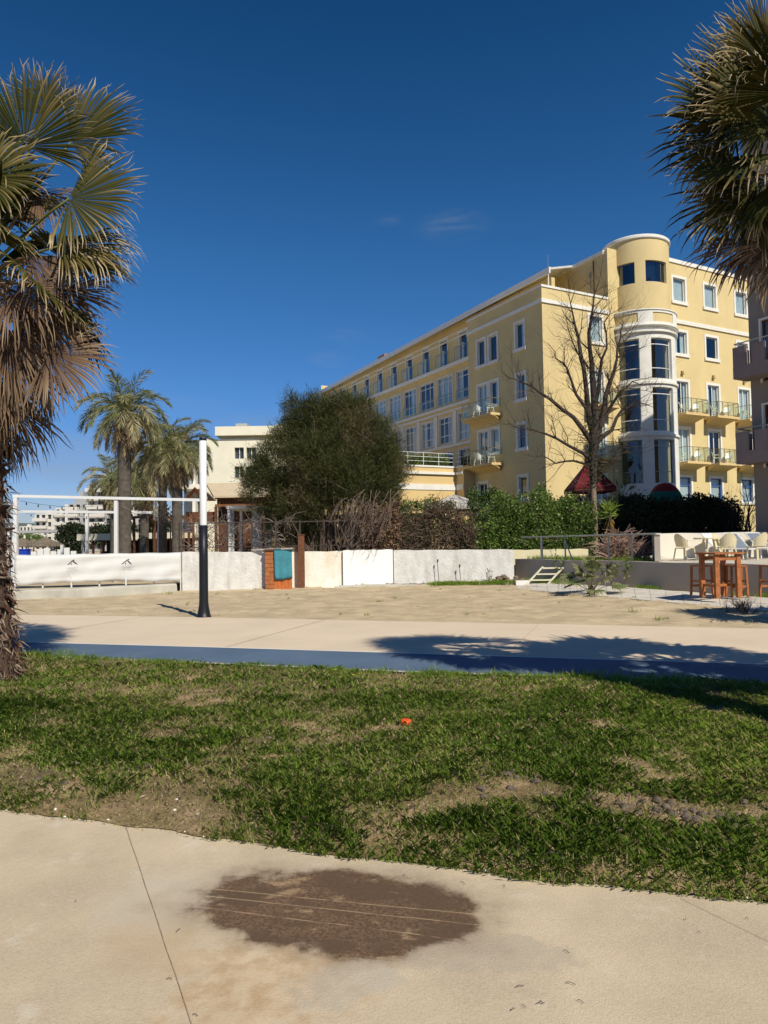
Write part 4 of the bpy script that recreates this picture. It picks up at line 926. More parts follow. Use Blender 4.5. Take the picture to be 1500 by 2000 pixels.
mb = MB(); fbox(mb, rb, 9.3, 30.05, 20.52, 20.78, -.08, .3); fbox(mb, sidr, .3, 8.9, 20.12, 20.38, -.08, .3); fbox(mb, rb, 9.4, 30.04, 16.28, 16.40, -.10, .02); fbox(mb, rb, 9.4, 30.03, 16.44, 16.56, -.06, .021)
mb.build('cornice', WHT, hotel)
mb = MB(); fbox(mb, sidr, 1.5, 1.56, 17.9, 19.0, -.02, .01); fbox(mb, sidr, 1.44, 1.62, 19.0, 19.3, -.06, .01); mb.build('wall_vent', STEEL, hotel)
for c in cols:
    window(hotel, rb, c - .62, c + .62, 17.85, 19.52, curt='full'); window(hotel, rb, c - .62, c + .62, 14.18, 15.75, curt='both')
    for z in (9.92, 6.62):
        window(hotel, rb, c - .62, c + .62, z, z + 2.36, name='balcony_door', div=2, curt='both')
    window(hotel, rb, c - .62, c + .62, 3.98, 5.62, fr=BLF, transom=(.68,), curt='half', fw=.07)
    m = MB(); fbox(m, rb, c - .08, c + .08, 12.78, 12.98, -.12, .01); fbox(m, rb, c - .13, c + .13, 12.74, 12.785, -.16, .01); m.build('wall_lamp', mat('ochre_lamp', (.35, .26, .12), .6) if c == cols[0] else bpy.data.materials['ochre_lamp'], hotel)
def balcony(fn, a0, a1, z, pr, posts=4, arch=True, glass=RGL):
    """slab with a curved bracket, bronze rail and glass"""
    m = MB(); e = .01
    fbox(m, fn, a0, a1, z - .16, z, -pr, -.002)
    if arch:
        n = 8
        for i in range(n):       # the soffit swells down towards the wall
            t0, t1 = i / n, (i + 1) / n
            w_ = lambda t: (a1 - a0) * .5 * (1 - .16 * t ** 2)
            c = (a0 + a1) / 2; zz = lambda t: z - .16 - .34 * (t ** 1.8)
            d0, d1 = -pr * (1 - t0) * .92 - .003, -pr * (1 - t1) * .92 - .003
            m.add([fn(c - w_(t0), z - .165, d0), fn(c + w_(t0), z - .165, d0), fn(c + w_(t1), z - .165, d1), fn(c - w_(t1), z - .165, d1),
                   fn(c - w_(t0), zz(t0) - .01, d0), fn(c + w_(t0), zz(t0) - .01, d0), fn(c + w_(t1), zz(t1) - .01, d1), fn(c - w_(t1), zz(t1) - .01, d1)],
                  [(4, 5, 6, 7), (0, 4, 7, 3), (1, 2, 6, 5)] + ([(0, 1, 5, 4)] if i == 0 else []))
    s = m.build('balcony', OCH, hotel)
    m = MB(); h = .98; r = .018
    x0, x1, y1 = a0 + .06, a1 - .06, -pr + .06
    P = lambda a, d, zz: fn(a, zz, d)
    for zz in (z + h, z + .1): m.bar(P(x0, y1, zz), P(x1, y1, zz), .04, .035); m.bar(P(x0, -.02, zz), P(x0, y1 + .02, zz), .035, .034); m.bar(P(x1, -.02, zz), P(x1, y1 + .02, zz), .035, .034)
    for i in range(posts + 1):
        a = x0 + (x1 - x0) * i / posts; m.bar(P(a, y1, z), P(a, y1, z + h - .02), .035, .03)
    m.build('railing', RAIL, s)
    m = MB(); sheet(m, fn, x0 + .03, x1 - .03, z + .13, z + h - .03, y1)
    for x in (x0, x1): m.add([P(x, -.05, z + .13), P(x, y1 + .04, z + .13), P(x, y1 + .04, z + h - .03), P(x, -.05, z + h - .03)], [(0, 1, 2, 3)])
    m.build('glass_panel', glass, s)
for z in (9.88, 6.58):
    for c in cols: balcony(rb, c - 1.10, c + 1.25, z, 1.15)
    balcony(side, 4.15, 7.55, z, .95)
    balcony(front, 3.25, 5.35, z, .95, 3)
# tower, in polar coordinates about TC
TC = Vector((8.5, .25, 0)); TH0 = R(-137.7)
def polar(r):
    def f(a, z, d):
        t = TH0 + R(a); q = r - d
        return Vector((TC.x + q * math.cos(t), TC.y + q * math.sin(t), z))
    return f
up_ = polar(2.08); low = polar(2.30); par = polar(2.42)
uh = [(-62, -3, 17.95, 19.35), (15.5, 62, 18.0, 19.40)]
mb = MB(); panel(mb, up_, -110, 130, 15.9, 20.85, uh, .25, 4); mb.lathe([(0, 20.6), (1.9, 20.6), (2.09, 20.84)], TC, 48); mb.build('tower_drum', YEL, hotel)
mb = MB()
for r0, r1, z0, z1 in ((2.18, 1.8, 20.84, 21.10),): mb.lathe([(r1, z0), (r0 - .04, z0), (r0, z0 + .05), (r0, z1 - .05), (r0 - .05, z1), (r1, z1)], TC, 72)
mb.build('tower_cornice', WHT, hotel)
for r0, r1, z0, z1 in ((2.46, 2.2, 14.62, 14.78), (2.52, 2.2, 15.02, 15.16), (2.48, 2.34, 16.02, 16.14), (2.41, 2.30, 11.28, 11.50), (2.41, 2.30, 7.93, 8.13)):
    mb = MB(); mb.lathe([(r1, z0), (r0 - .04, z0), (r0, z0 + .04), (r0, z1 - .03), (r0 - .04, z1), (r1, z1)], TC, 72); mb.build('tower_cornice', WHT, hotel)
mb = MB(); panel(mb, par, -100, 115, 15.16, 16.02, [(-58, 0, 15.30, 15.90), (22, 62, 15.30, 15.90), (-96, -66, 15.30, 15.90)], .06, 4); mb.build('tower_parapet', WHT, hotel)
mb = MB()
for a0, a1 in ((-58, 0), (22, 62), (-96, -66)): mb = MB(); sheet(mb, par, a0, a1, 15.30, 15.90, .055, 4); mb.build('parapet_inset', YEL, hotel)
lh = []
for (z0, z1) in ((11.66, 14.28), (8.28, 11.10), (4.95, 7.75), (2.2, 4.1)): lh += [(-66, 1, z0, z1), (19, 60, z0, z1)]
mb = MB(); panel(mb, low, -112, 125, 0, 15.0, lh, .30, 4); mb.build('tower_shaft', WHT, hotel)
for i, h in enumerate(uh): window(hotel, up_, *h, name='tower_window', surround=0, fr=BLF if i == 0 else BLF, div=2 if i else 1, curt='half' if i else None, glass=GLD, recess=.16, step=4, fw=1.2 * .05, cm=mat('navy_drape', (.03, .05, .16), .9) if i == 0 else bpy.data.materials.get('navy_drape'))
def tower_window(a0, a1, z0, z1, dark):
    m = MB(); d0, d1 = .18, .24
    for a in (a0 + .6, a1 - .6): fbox(m, low, a - .6, a + .6, z0, z1, d0, d1)
    for t in (0, .27, .86, 1):
        z = z0 + (z1 - z0) * t; z = min(max(z, z0 + .03), z1 - .03); fbox(m, low, a0 + 1.2, a1 - 1.2, z - .025, z + .025, d0 + .01, d1 - .01, 4)
    o = m.build('tower_window', METW if not dark else STEEL, hotel)
    g = MB(); sheet(g, low, a0 + .6, a1 - .6, z0 + .03, z1 - .03, .21, 3); g.build('pane', GLD, o)
for i, h in enumerate(lh): tower_window(*h, dark=i >= 4)
# stairs core inside the tower, seen through the glass
mb = MB(); mb.lathe([(.25, 0), (.25, 15)], TC, 14); mb.build('stair_core', CONC, hotel)
mb = MB()
for z in (1.4, 4.5, 7.9, 11.25, 14.6): mb.lathe([(0, z), (2.0, z), (2.0, z + .15), (0, z + .15)], TC, 40)
mb.build('stair_landing', STEEL, hotel)
mb = MB(); panel(mb, plane((5.5, 1.2, 0), (1, 0, 0), (0, -1, 0)), 0, 5, 0, 20, []); mb.build('stair_back_wall', mat('grey_stair_wall', (.045, .055, .06), .9), hotel)
# small vent plate on the drum
m = MB(); fbox(m, up_, -52, -38, 19.75, 19.98, -.03, .01, 4); m.build('vent_grille', mat('grey_vent', (.35, .33, .28), .7), hotel)
# hotel furniture: white chairs on the balconies
def make_chair(name, label, m, group, loc, rz):
    t = thing(name, label, 'chair', loc, rz, group)
    s = MB(); s.add([(-.22, -.22, .43), (.22, -.22, .43), (.20, .20, .41), (-.20, .20, .41), (-.22, -.22, .40), (.22, -.22, .40), (.20, .20, .38), (-.20, .20, .38)], [(0, 1, 2, 3), (7, 6, 5, 4), (0, 4, 5, 1), (1, 5, 6, 2), (2, 6, 7, 3), (3, 7, 4, 0)])
    s.build('seat', m, t)
    b = MB(); n = 8
    for i in range(n):       # curved shell back
        a0 = PI * (.12 + .76 * i / n); a1 = PI * (.12 + .76 * (i + 1) / n)
        f = lambda a, z, k: (.26 * math.cos(a) * k, .20 * math.sin(a) * k + .02 + (z - .41) * .22, z)
        hh = lambda a: .62 + .24 * math.sin(a) ** 2
        b.add([f(a0, .44, 1), f(a1, .44, 1), f(a1, hh(a1), 1.04), f(a0, hh(a0), 1.04), f(a0, .44, .94), f(a1, .44, .94), f(a1, hh(a1), .98), f(a0, hh(a0), .98)], [(0, 1, 2, 3), (7, 6, 5, 4), (3, 2, 6, 7), (0, 4, 5, 1)] + ([(0, 3, 7, 4)] if i == 0 else []) + ([(1, 5, 6, 2)] if i == n - 1 else []))
    b.build('backrest', m, t)
    for sx in (-1, 1):
        for sy in (-1, 1): MB().bar((sx * .19, sy * .18, .41), (sx * .24, sy * .24, 0), .035, .03).build('leg', m, t)
        MB().bar((sx * .25, -.2, .62), (sx * .25, .15, .64), .04, .025).build('armrest', m, t)
    return t
wch = None; k = 0
names = {0: 'second', 1: 'third', 2: 'fourth'}
for zi, z in enumerate((9.88, 6.58)):
    lev = ('upper', 'lower')[zi]
    for ci, c in enumerate(cols[:3]):
        place = ('nearest the glazed tower', 'in the row middle', 'beside the shaded flats')[ci]
        for s in (-1, 1):
            lab = 'white plastic chair at the %s end of the %s balcony %s' % ('left' if s < 0 else 'right', lev, place)
            p = H2W(c + .08 + s * .68, -.55, z)
            if wch is None: wch = make_chair('plastic_chair', lab, PLW, 'white plastic chairs on the hotel balconies', p, BA + .5); first = wch
            else: again(first, p, BA + (.6 if s < 0 else -.6), lab)
    for s in (-1, 1):
        lab = 'white plastic chair at the %s end of the %s balcony on the shaded wing side' % ('near' if s < 0 else 'far', lev)
        again(first, H2W(-.5, 5.5 + s * .7, z), BA + 1.6 + s * .5, lab)
# annex in front of the long block
aw = 8.4
ax = thing('annex', 'low yellow hotel annex with white bands and a railed roof terrace', 'annex', C0, BA)
fa = plane((0, aw, 0), (1, 0, 0), (0, -1, 0)); fb = plane((-.9, 0, 0), (0, 1, 0), (-1, 0, 0))
mb = MB(); panel(mb, fa, -11, -.9, 0, 6.7, [(-9.5, -7, 1, 3.4), (-5.5, -3, 1, 3.4)], .3)
panel(mb, fb, 7.45, aw, 0, 6.7, []); mb.add([(-.9, 7.45, 0), (-.003, 7.45, 0), (-.003, 7.45, 6.7), (-.9, 7.45, 6.7)], [(0, 1, 2, 3)])
mb.add([(-11, aw, 6.68), (-.9, aw, 6.68), (2.99, 9.4, 6.68), (2.99, 22, 6.68), (-11, 22, 6.68)], [(0, 1, 2, 3, 4)]); mb.add([(-.9, 7.45, 6.69), (-.003, 7.45, 6.69), (-.003, aw, 6.69), (-.9, aw, 6.69)], [(0, 1, 2, 3)])
mb.add([(-11, aw, 0), (-11, aw, 6.7), (-11, 22, 6.7), (-11, 22, 0)], [(0, 1, 2, 3)]); mb.build('wall', OCH, ax)
mb = MB()
for z0, z1, pr in ((6.10, 6.28, .14), (5.02, 5.42, .05), (6.60, 6.72, .05)): fbox(mb, fa, -11.0, -.9 - pr + .0, z0, z1, -pr, .01); fbox(mb, fb, 7.47, aw + .005, z0 + .002, z1 - .002, -pr, .01)
mb.build('band', WHT, ax)
mb = MB()
for z in (7.02, 7.32, 7.60): mb.tube([(-11, aw + .12, z), (-.95, aw + .12, z), (-.95, 7.7, z)], .022, 5)
for i in range(9): mb.tube([(-11 + i * 1.25, aw + .12, 6.68), (-11 + i * 1.25, aw + .12, 7.6)], .025, 5)
mb.build('railing', METW, ax)
mb = MB()
for h in ((-9.5, -7, 1, 3.4), (-5.5, -3, 1, 3.4)): sheet(mb, fa, *h, .2)
mb.build('pane', GLD, ax)
# planting on the annex terrace
rg_ = np.random.default_rng(77); n = 2600
P = np.stack([rg_.uniform(-10.5, -1.2, n), aw + .55 + rg_.normal(0, .16, n), 6.8 + rg_.uniform(0, .75, n) * (0.5 + .5 * np.sin(rg_.uniform(0, 6, n)) ** 2)], 1)
ca, sa = math.cos(BA), math.sin(BA); Pw = np.stack([C0.x + P[:, 0] * ca - P[:, 1] * sa, C0.y + P[:, 0] * sa + P[:, 1] * ca, P[:, 2]], 1)
V, Fq = cards(Pw, rg_.normal(size=(n, 3)) + [0, 0, .6], .22, .10, rg_)
tag(npmesh('planter_hedge', V, Fq, HDG, np.repeat(rg_.uniform(0, .8, n), 4)), 'green planter hedge behind the railing of the annex roof terrace', 'hedge')

# shaded flats at the right edge
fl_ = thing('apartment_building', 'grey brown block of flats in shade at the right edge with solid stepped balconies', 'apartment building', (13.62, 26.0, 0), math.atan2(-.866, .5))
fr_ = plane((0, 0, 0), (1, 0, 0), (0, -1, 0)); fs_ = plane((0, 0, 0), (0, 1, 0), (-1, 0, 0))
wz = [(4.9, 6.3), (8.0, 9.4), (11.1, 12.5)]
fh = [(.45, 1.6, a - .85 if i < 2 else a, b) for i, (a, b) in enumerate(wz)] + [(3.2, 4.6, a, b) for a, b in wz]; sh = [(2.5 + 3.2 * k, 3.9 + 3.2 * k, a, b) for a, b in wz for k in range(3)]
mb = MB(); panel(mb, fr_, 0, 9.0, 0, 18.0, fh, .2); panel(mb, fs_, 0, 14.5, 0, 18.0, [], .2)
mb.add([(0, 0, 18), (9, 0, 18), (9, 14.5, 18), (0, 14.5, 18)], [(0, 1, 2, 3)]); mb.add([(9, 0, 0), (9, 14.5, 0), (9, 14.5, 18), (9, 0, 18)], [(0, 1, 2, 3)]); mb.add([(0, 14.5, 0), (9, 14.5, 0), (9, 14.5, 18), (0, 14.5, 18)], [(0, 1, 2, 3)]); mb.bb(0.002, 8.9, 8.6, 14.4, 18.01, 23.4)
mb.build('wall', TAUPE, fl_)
for h in fh: window(fl_, fr_, *h, surround=.05, fr=WOODD, div=2, curt='half', sill=False, glass=GLD)
for i, z in enumerate((4.15, 7.25)):
    m = MB(); x0, x1, y0, y1 = -.12, 5.0, -.85, 1.2
    m.bb(x0, x1, y0, -.002, z, z + .2)
    m.bb(x0, x1, y0, y0 + .12, z + .2, z + .45)
    for k in range(8): a = x0 + .001 + k * .72; m.bb(a, a + .48, y0 + .01, y0 + .11, z + .45, z + 1.15)
    m.bb(x0 + .01, x0 + .11, y0 + .13, -.003, z + .2, z + 1.15)
    o = m.build('balcony', mat('mauve_grey_render', (.24, .19, .18), .9, .08) if i == 0 else bpy.data.materials['mauve_grey_render'], fl_)
    m = MB(); m.tube([(x0 + .05, y0 + .05, z + 1.28), (x1, y0 + .05, z + 1.28)], .025, 5); m.tube([(x0 + .05, y0 + .05, z + 1.28), (x0 + .05, 0, z + 1.28)], .025, 5)
    for k in range(6): m.tube([(x0 + .3 + k * .9, y0 + .06, z + 1.1), (x0 + .3 + k * .9, y0 + .05, z + 1.28)], .015, 4)
    m.build('railing', STEEL, o)
    m = MB(); m.add([(x0 - .15, y0 - .3, z + 1.30), (x0 + 1.6, y0 - .3, z + 1.33), (x0 + 1.5, y0 + .7, z + 1.38), (x0 - .1, y0 + .7, z + 1.33)], [(0, 1, 2, 3)]) if i == 9 else None
MB().bb(1.1, 1.5, -.8, -.45, 0, 4.15).build('column', mat('pale_grey_column', (.45, .42, .40), .8, .05), fl_)

# ------------------------------------------------------------------ walls and terrace
def wallobj(name, pts, h0, h1, th, m, label, cat='wall', z0=-.05, parent=None):
    """free-standing wall along pts, front on the left-hand... camera side; slightly uneven"""
    mb = MB(); n = len(pts)
    for i in range(n - 1):
        a = Vector((*pts[i], 0)); b = Vector((*pts[i + 1], 0)); d = (b - a).normalized(); s = Vector((-d.y, d.x, 0)) * th
        k = 10; 
        for j in range(k):
            p = a.lerp(b, j / k); q = a.lerp(b, (j + 1) / k); t0 = (i + j / k) / (n - 1); t1 = (i + (j + 1) / k) / (n - 1)
            ha = h0 + (h1 - h0) * t0 + .012 * math.sin(j * 2.3 + i); hb = h0 + (h1 - h0) * t1 + .012 * math.sin((j + 1) * 2.3 + i)
            vs = [p + Vector((0, 0, z0)), q + Vector((0, 0, z0)), q + Vector((0, 0, hb)), p + Vector((0, 0, ha)), p + s + Vector((0, 0, z0)), q + s + Vector((0, 0, z0)), q + s + Vector((0, 0, hb)), p + s + Vector((0, 0, ha))]
            fs = [(0, 1, 2, 3), (3, 2, 6, 7), (7, 6, 5, 4)]
            if i == 0 and j == 0: fs.append((0, 3, 7, 4))
            if i == n - 2 and j == k - 1: fs.append((1, 5, 6, 2))
            mb.add(vs, fs)
    o = mb.build(name, m, parent)
    return tag(o, label, cat) if not parent else o
wallobj('boundary_wall', [(-6.62, 23.3), (-3.95, 23.85)], 1.32, 1.27, .22, WALLW, 'rough whitewashed wall section between the banner and the timber cabinet')
wallobj('boundary_wall', [(-3.60, 24.03), (-.30, 24.95)], 1.26, 1.23, .20, mat('stained_whitewash', (.76, .73, .66), .9, .05, 3, .8, 14, dirt=(.58, .42, .24), dirt_amt=.7, dscale=1.6), 'stained white wall section right of the dark timber post, with branch shadows')
wallobj('boundary_wall', [(-1.42, 24.50), (.30, 24.98)], 1.27, 1.27, .06, mat('clean_white_board', (.82, .82, .80), .8, .02, 2), 'clean bright white wall panel standing proud in front of the wall')
wallobj('boundary_wall', [(.33, 25.06), (4.58, 25.15)], 1.24, 1.20, .22, WALLW, 'white wall section with a crumbling foot behind the grass strip')
mb = MB(); rg = random.Random(4)     # crumbling foot of the wall
wd = Vector((.5, -.866)); W0 = Vector((4.78, 26.0))
def WP(t, off=0): p = W0 + wd * t + Vector((-wd.y, wd.x)) * off; return (p.x, p.y)   # off > 0 = behind the wall
e_ = 13.6
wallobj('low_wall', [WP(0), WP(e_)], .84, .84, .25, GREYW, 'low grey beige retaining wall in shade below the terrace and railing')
# raised terrace slab behind it
pl = [WP(5.6, .25), WP(e_, .25), (19, 19), (19, 30), (8.7, 30)]
o = MB().prism(pl, -.05, .80).build('terrace', mat('terrace_paving', (.52, .48, .42), .9, .1), None); o['kind'] = 'structure'
pl = [WP(0, .25), WP(5.59, .25), (8.69, 30), (4.3, 30)]
o = MB().prism(pl, -.05, .70).build('planting_bed', SOIL, None); o['kind'] = 'structure'
wallobj('terrace_wall', [(9.62, 25.2), (19, 25.0)], 1.68, 1.68, .2, CRW, 'bright cream back wall of the terrace behind the plastic chairs', z0=.7)
pc = WP(6.15, .05)
o = thing('pillar', 'grey beige pillar ending the railing at the start of the cream terrace wall', 'pillar', (8.12, 21.35, 0), -math.atan2(1.32, 3.7))
m = MB(); m.bb(0, .16, 0, 3.6, .84, 1.64); m.build('side_wall', GREYW, o); MB().bb(-.04, .2, -.04, 3.64, 1.64, 1.68).build('coping', CRW, o)
wallobj('planter_wall', [(4.75, 26.4), (7.6, 26.5)], 1.16, 1.16, .15, mat('pale_yellow_render', (.70, .63, .42), .9, .06), 'pale yellow garden wall behind the pipe railing', z0=.6)
# slab path
pa = [(3.6, 23.6), (4.75, 25.2), (12.2, 12.2), (10.2, 11.9)]
def lineXY(p, q): return lambda t: (p[0] + (q[0] - p[0]) * t, p[1] + (q[1] - p[1]) * t)
def zpath(y): return .03 + .13 * min(max((25.5 - y) / 4.5, 0), 1)
qa, qb, qc, qd = gp(1010, 1150, .04), gp(1500, 1192, .045), gp(1010, 1138, .03), gp(1500, 1168, .16)
A_ = lineXY(qa, qa + (qb - qa) * 1.5); B_ = lineXY(qc, qc + (qd - qc) * 1.5)
mb = MB(); n = 26; rg = random.Random(9)
for i in range(n):
    t0, t1 = i / n + .0004, (i + 1) / n - .0004
    for j in range(2):
        s0, s1 = (0, .497) if j == 0 else (.503, 1)
        P_ = lambda t, s: (A_(t)[0] * (1 - s) + B_(t)[0] * s, A_(t)[1] * (1 - s) + B_(t)[1] * s)
        j_ = rg.uniform(-.004, .004); za = .040; zz = lambda t, s: za + (zpath(B_(t)[1]) - za) * s + j_
        cs = [(t0, s0), (t1, s0), (t1, s1), (t0, s1)]
        mb.add([(*P_(t, s), -.04) for t, s in cs] + [(*P_(t, s), zz(t, s)) for t, s in cs], [(3, 2, 1, 0), (4, 5, 6, 7), (0, 1, 5, 4), (1, 2, 6, 5), (2, 3, 7, 6), (3, 0, 4, 7)])
mb.build('slab_path', SLAB)['kind'] = 'structure'
mb = MB()   # low broken concrete kerb at the wall's foot
for i, (x0, x1, y, h) in enumerate(((4.6, 5.35, 24.6, .14), (5.5, 6.0, 23.7, .1), (8.05, 9.35, 19.85, .12))): mb.box(((x0 + x1) / 2, y, h / 2), (x1 - x0, .22, h), rz=-.9 if i == 2 else -.1)
tag(mb.build('kerb_stones', CONC), 'pale broken kerb stones along the foot of the low wall', 'kerb', kind='structure')
# concrete edging and step at the wall foot behind the sand
def edging(pts, w, h, name, label, m=CONC, z0=-.04):
    mb = MB(); base = len(mb.v)
    for i, p in enumerate(pts):
        a = Vector(pts[max(i - 1, 0)]); b = Vector(pts[min(i + 1, len(pts) - 1)]); d = (b - a).normalized(); s = Vector((-d.y, d.x))
        for k, (o_, z) in enumerate(((0, z0), (.03, h * .85), (.07, h), (w - .04, h), (w, h * .9), (w, z0))):
            q = Vector(p) + s * o_; mb.v.append((q.x, q.y, z + .01 * math.sin(i * 1.7)))
    for i in range(len(pts) - 1):
        for k in range(5):
            a0 = i * 6 + k; mb.f.append((a0, a0 + 6, a0 + 7, a0 + 1))
    mb.f.append((0, 1, 2, 3, 4, 5)); mb.f.append(tuple((len(pts) - 1) * 6 + k for k in range(6))[::-1])
    o = mb.build(name, m); return tag(o, label, 'kerb')
cp = [(-14.5, 20.9), (-12.5, 20.9), (-10.8, 21.0), (-9.6, 21.2), (-8.6, 21.55), (-7.8, 22.05), (-7.1, 22.7), (-6.75, 23.2)]
edging(cp, .55, .30, 'curved_kerb', 'curved pale concrete kerb in front of the white banner')
o = MB(); o.lathe([(.07, 0), (.07, .02), (.0, .02)], (0, 0, 0), 12)
edging([(-1.7, 24.1), (-.4, 24.2), (.8, 24.3), (1.6, 24.45)], .8, .07, 'wall_footing', 'broken concrete footing at the base of the white wall')
edging([(2.6, 24.75), (3.8, 24.8), (4.6, 24.82)], .3, .16, 'wall_footing', 'pale concrete ledge behind the grass strip beside the broken steps')
# raised sand inside the banner area
strip('beach_sand', lambda x: np.interp(x, [p[0] for p in cp], [p[1] + .5 for p in cp]), lambda x: 0 * x + 60, -14.5, -6.8, 60, 60, SAND, lambda X, Y, T: .22 + .08 * fbm(X, Y, 3, 5))

# banner fence
def banner():
    r = thing('banner_fence', 'long white cloth banner printed with two small dark roof-shaped logos', 'banner', (-9, 23, 0))
    P0 = at(28, 1085, 22.3); P1 = at(352, 1080, 23.35); n = 60; m = 9; V = []; Fq = []
    def pt(t, s):
        p = P0.lerp(P1, t); ztop = (P0.z + (P1.z - P0.z) * t) - .015 * math.sin(t * PI * 5) ** 2
        zb = .34 + .05 * math.sin(t * 5) + .10 * t
        z = ztop + (zb - ztop) * s
        y = p.y + .05 * math.sin(t * 17 + s * 3) * s + .03 * math.sin(t * 41 + s * 8) * s + .02 * math.sin(s * 14 + t * 9)
        return Vector((p.x, y, z)) - r.location
    for i in range(n + 1):
        for j in range(m + 1): V.append(pt(i / n, j / m))
    for i in range(n):
        for j in range(m): a = i * (m + 1) + j; Fq.append((a, a + m + 1, a + m + 2, a + 1))
    o = npmesh('cloth', V, Fq, BANN, None, r, True)
    so_ = o.modifiers.new('thick', 'SOLIDIFY'); so_.thickness = .006
    for t in (0, .16, .33, .5, .66, .83, 1.0): p = pt(t, 0) + Vector((0, .05, 0)); mb = MB(); mb.bar((p.x, p.y, 0), (p.x, p.y, p.z + .02), .04); mb.build('post', METW, r)
    mb = MB(); mb.tube([pt(t, 0) + Vector((0, .02, .01)) for t in np.linspace(0, 1, 30)], .012, 5); mb.build('top_rope', METW, r)
    for px in (138, 245):
        t = (px - 28) / (352 - 28); L_ = MB(); G = MB(); s0 = .42
        def q(dx, dz): return pt(t + dx / 5.3, .30 - dz / 1.0) + Vector((0, -.022, 0))
        def poly(M_, ps): M_.add([q(*p) for p in ps], [tuple(range(len(ps)))])
        # roof-like sweep: a rising stroke, a shorter right stroke
        up = [(-.17, -.06), (-.10, .0), (-.03, .07), (.03, .115), (.09, .125)]; dn = [(.075, .10), (.02, .08), (-.03, .035), (-.10, -.035)]
        poly(L_, up + dn)
        poly(L_, [(.01, .05), (.05, .07), (.12, .0), (.17, -.06), (.12, -.04), (.07, .0), (.04, .035)])
        poly(L_, [(-.05, -.03), (-.02, .0), (-.01, -.035), (-.03, -.055)])
        L_.build('logo', INK, r)
        for (a, b, z) in ((-.17, .17, -.17), (-.12, .12, -.205), (-.17, .17, -.27)):
            k = a
            while k < b:
                w = .012; poly(G, [(k, z), (k + w, z), (k + w, z + .014), (k, z + .014)]); k += .02
        G.build('logo_text', INKG, r)
banner()

# white pergola behind the banner
def pergola():
    r = thing('pergola', 'white painted metal pergola frame standing behind the banner', 'pergola', (-9, 26, 0))
    o = r.location
    Yf, Yb = 25.6, 37.5
    def post(px, pyt, Y, w, m_=METW):
        p = at(px, pyt, Y); MB().box((p.x - o.x, Y - o.y, p.z / 2), (w, w, p.z)).build('post', m_, r); return p
    a = post(31, 972, Yf, .13); b = post(227, 978, Yf, .12)
    c = at(396, 980, Yf)
    MB().bar(Vector((a.x - .1, Yf, a.z + .06)) - o, Vector((c.x, Yf, c.z + .06)) - o, .09, .10).build('beam', METW, r)
    post(170, 1003, Yb, .14); p3 = post(311, 1003, Yb, .14); p2 = at(30, 999, Yb)
    MB().bar(Vector((p2.x, Yb, p2.z + .0)) - o, Vector((p3.x + .1, Yb, p3.z + .05)) - o, .12, .13).build('beam', METW, r)
    MB().bar(Vector((a.x, Yf + .07, a.z - .02)) - o, Vector((p2.x - .4, Yb, p2.z - .05)) - o, .10, .12).build('beam', METW, r)
    MB().box((p3.x - o.x, Yb - .3 - o.y, p3.z - .0), (.35, .3, .75)).build('junction_box', mat('beige_box', (.52, .47, .38)), r)
    for px in (18, 24): p = at(px, 1028, 31); MB().box((p.x - o.x, 31 - o.y, p.z / 2), (.1, .1, p.z)).build('post', METW, r)
pergola()
def string_lights():
    r = thing('string_lights', 'dark string of small light bulbs hanging under the white pergola beams', 'string lights', (-9, 30, 0)); o = r.location
    for (x0, y0, Y0, x1, y1, Y1, n, sg) in ((40, 978, 25.8, 225, 984, 25.8, 8, .16), (50, 1003, 34, 310, 1006, 34, 12, .12), (227, 985, 25.8, 311, 1005, 33, 5, .2), (300, 1010, 34, 330, 1000, 36, 3, .1)):
        a = at(x0, y0, Y0); b = at(x1, y1, Y1); c = MB(); pts = []
        for i in range(n * 2 + 1):
            t = i / (n * 2); p = a.lerp(b, t) - o; p.z -= sg * 4 * t * (1 - t); pts.append(p)
        c.tube(pts, .008, 4); c.build('cable', BLK, r)
        for p in pts[1::2]:
            q = MB(); q.lathe([(.0, -.12), (.024, -.10), (.027, -.07), (.013, -.035), (.013, 0)], p, 8); q.build('bulb', BLK, r)
string_lights()

# black and white pole
pb_ = gp(397, 1208)
r = thing('light_pole', 'slim round pole, white on top and black below, standing on the promenade edge', 'pole', (pb_.x, pb_.y + .05, .02))
MB().lathe([(.0, 0), (.155, 0), (.155, .02), (.145, .03), (.125, .12), (.102, .26), (.095, .34), (.092, 1.2), (.09, 1.94), (.0, 1.94)], n=28).build('lower_shaft', BLK, r, True)
MB().lathe([(.074, 1.93), (.076, 3.78), (.0, 3.78)], n=28).build('upper_shaft', METW, r, True)
MB().lathe([(.0, 3.84), (.07, 3.84), (.078, 3.82), (.078, 3.775), (.0, 3.775)], n=28).build('cap', BLK, r)
MB().lathe([(.094, 1.90), (.094, 1.95), (.08, 1.96)], n=28).build('collar', BLK, r)

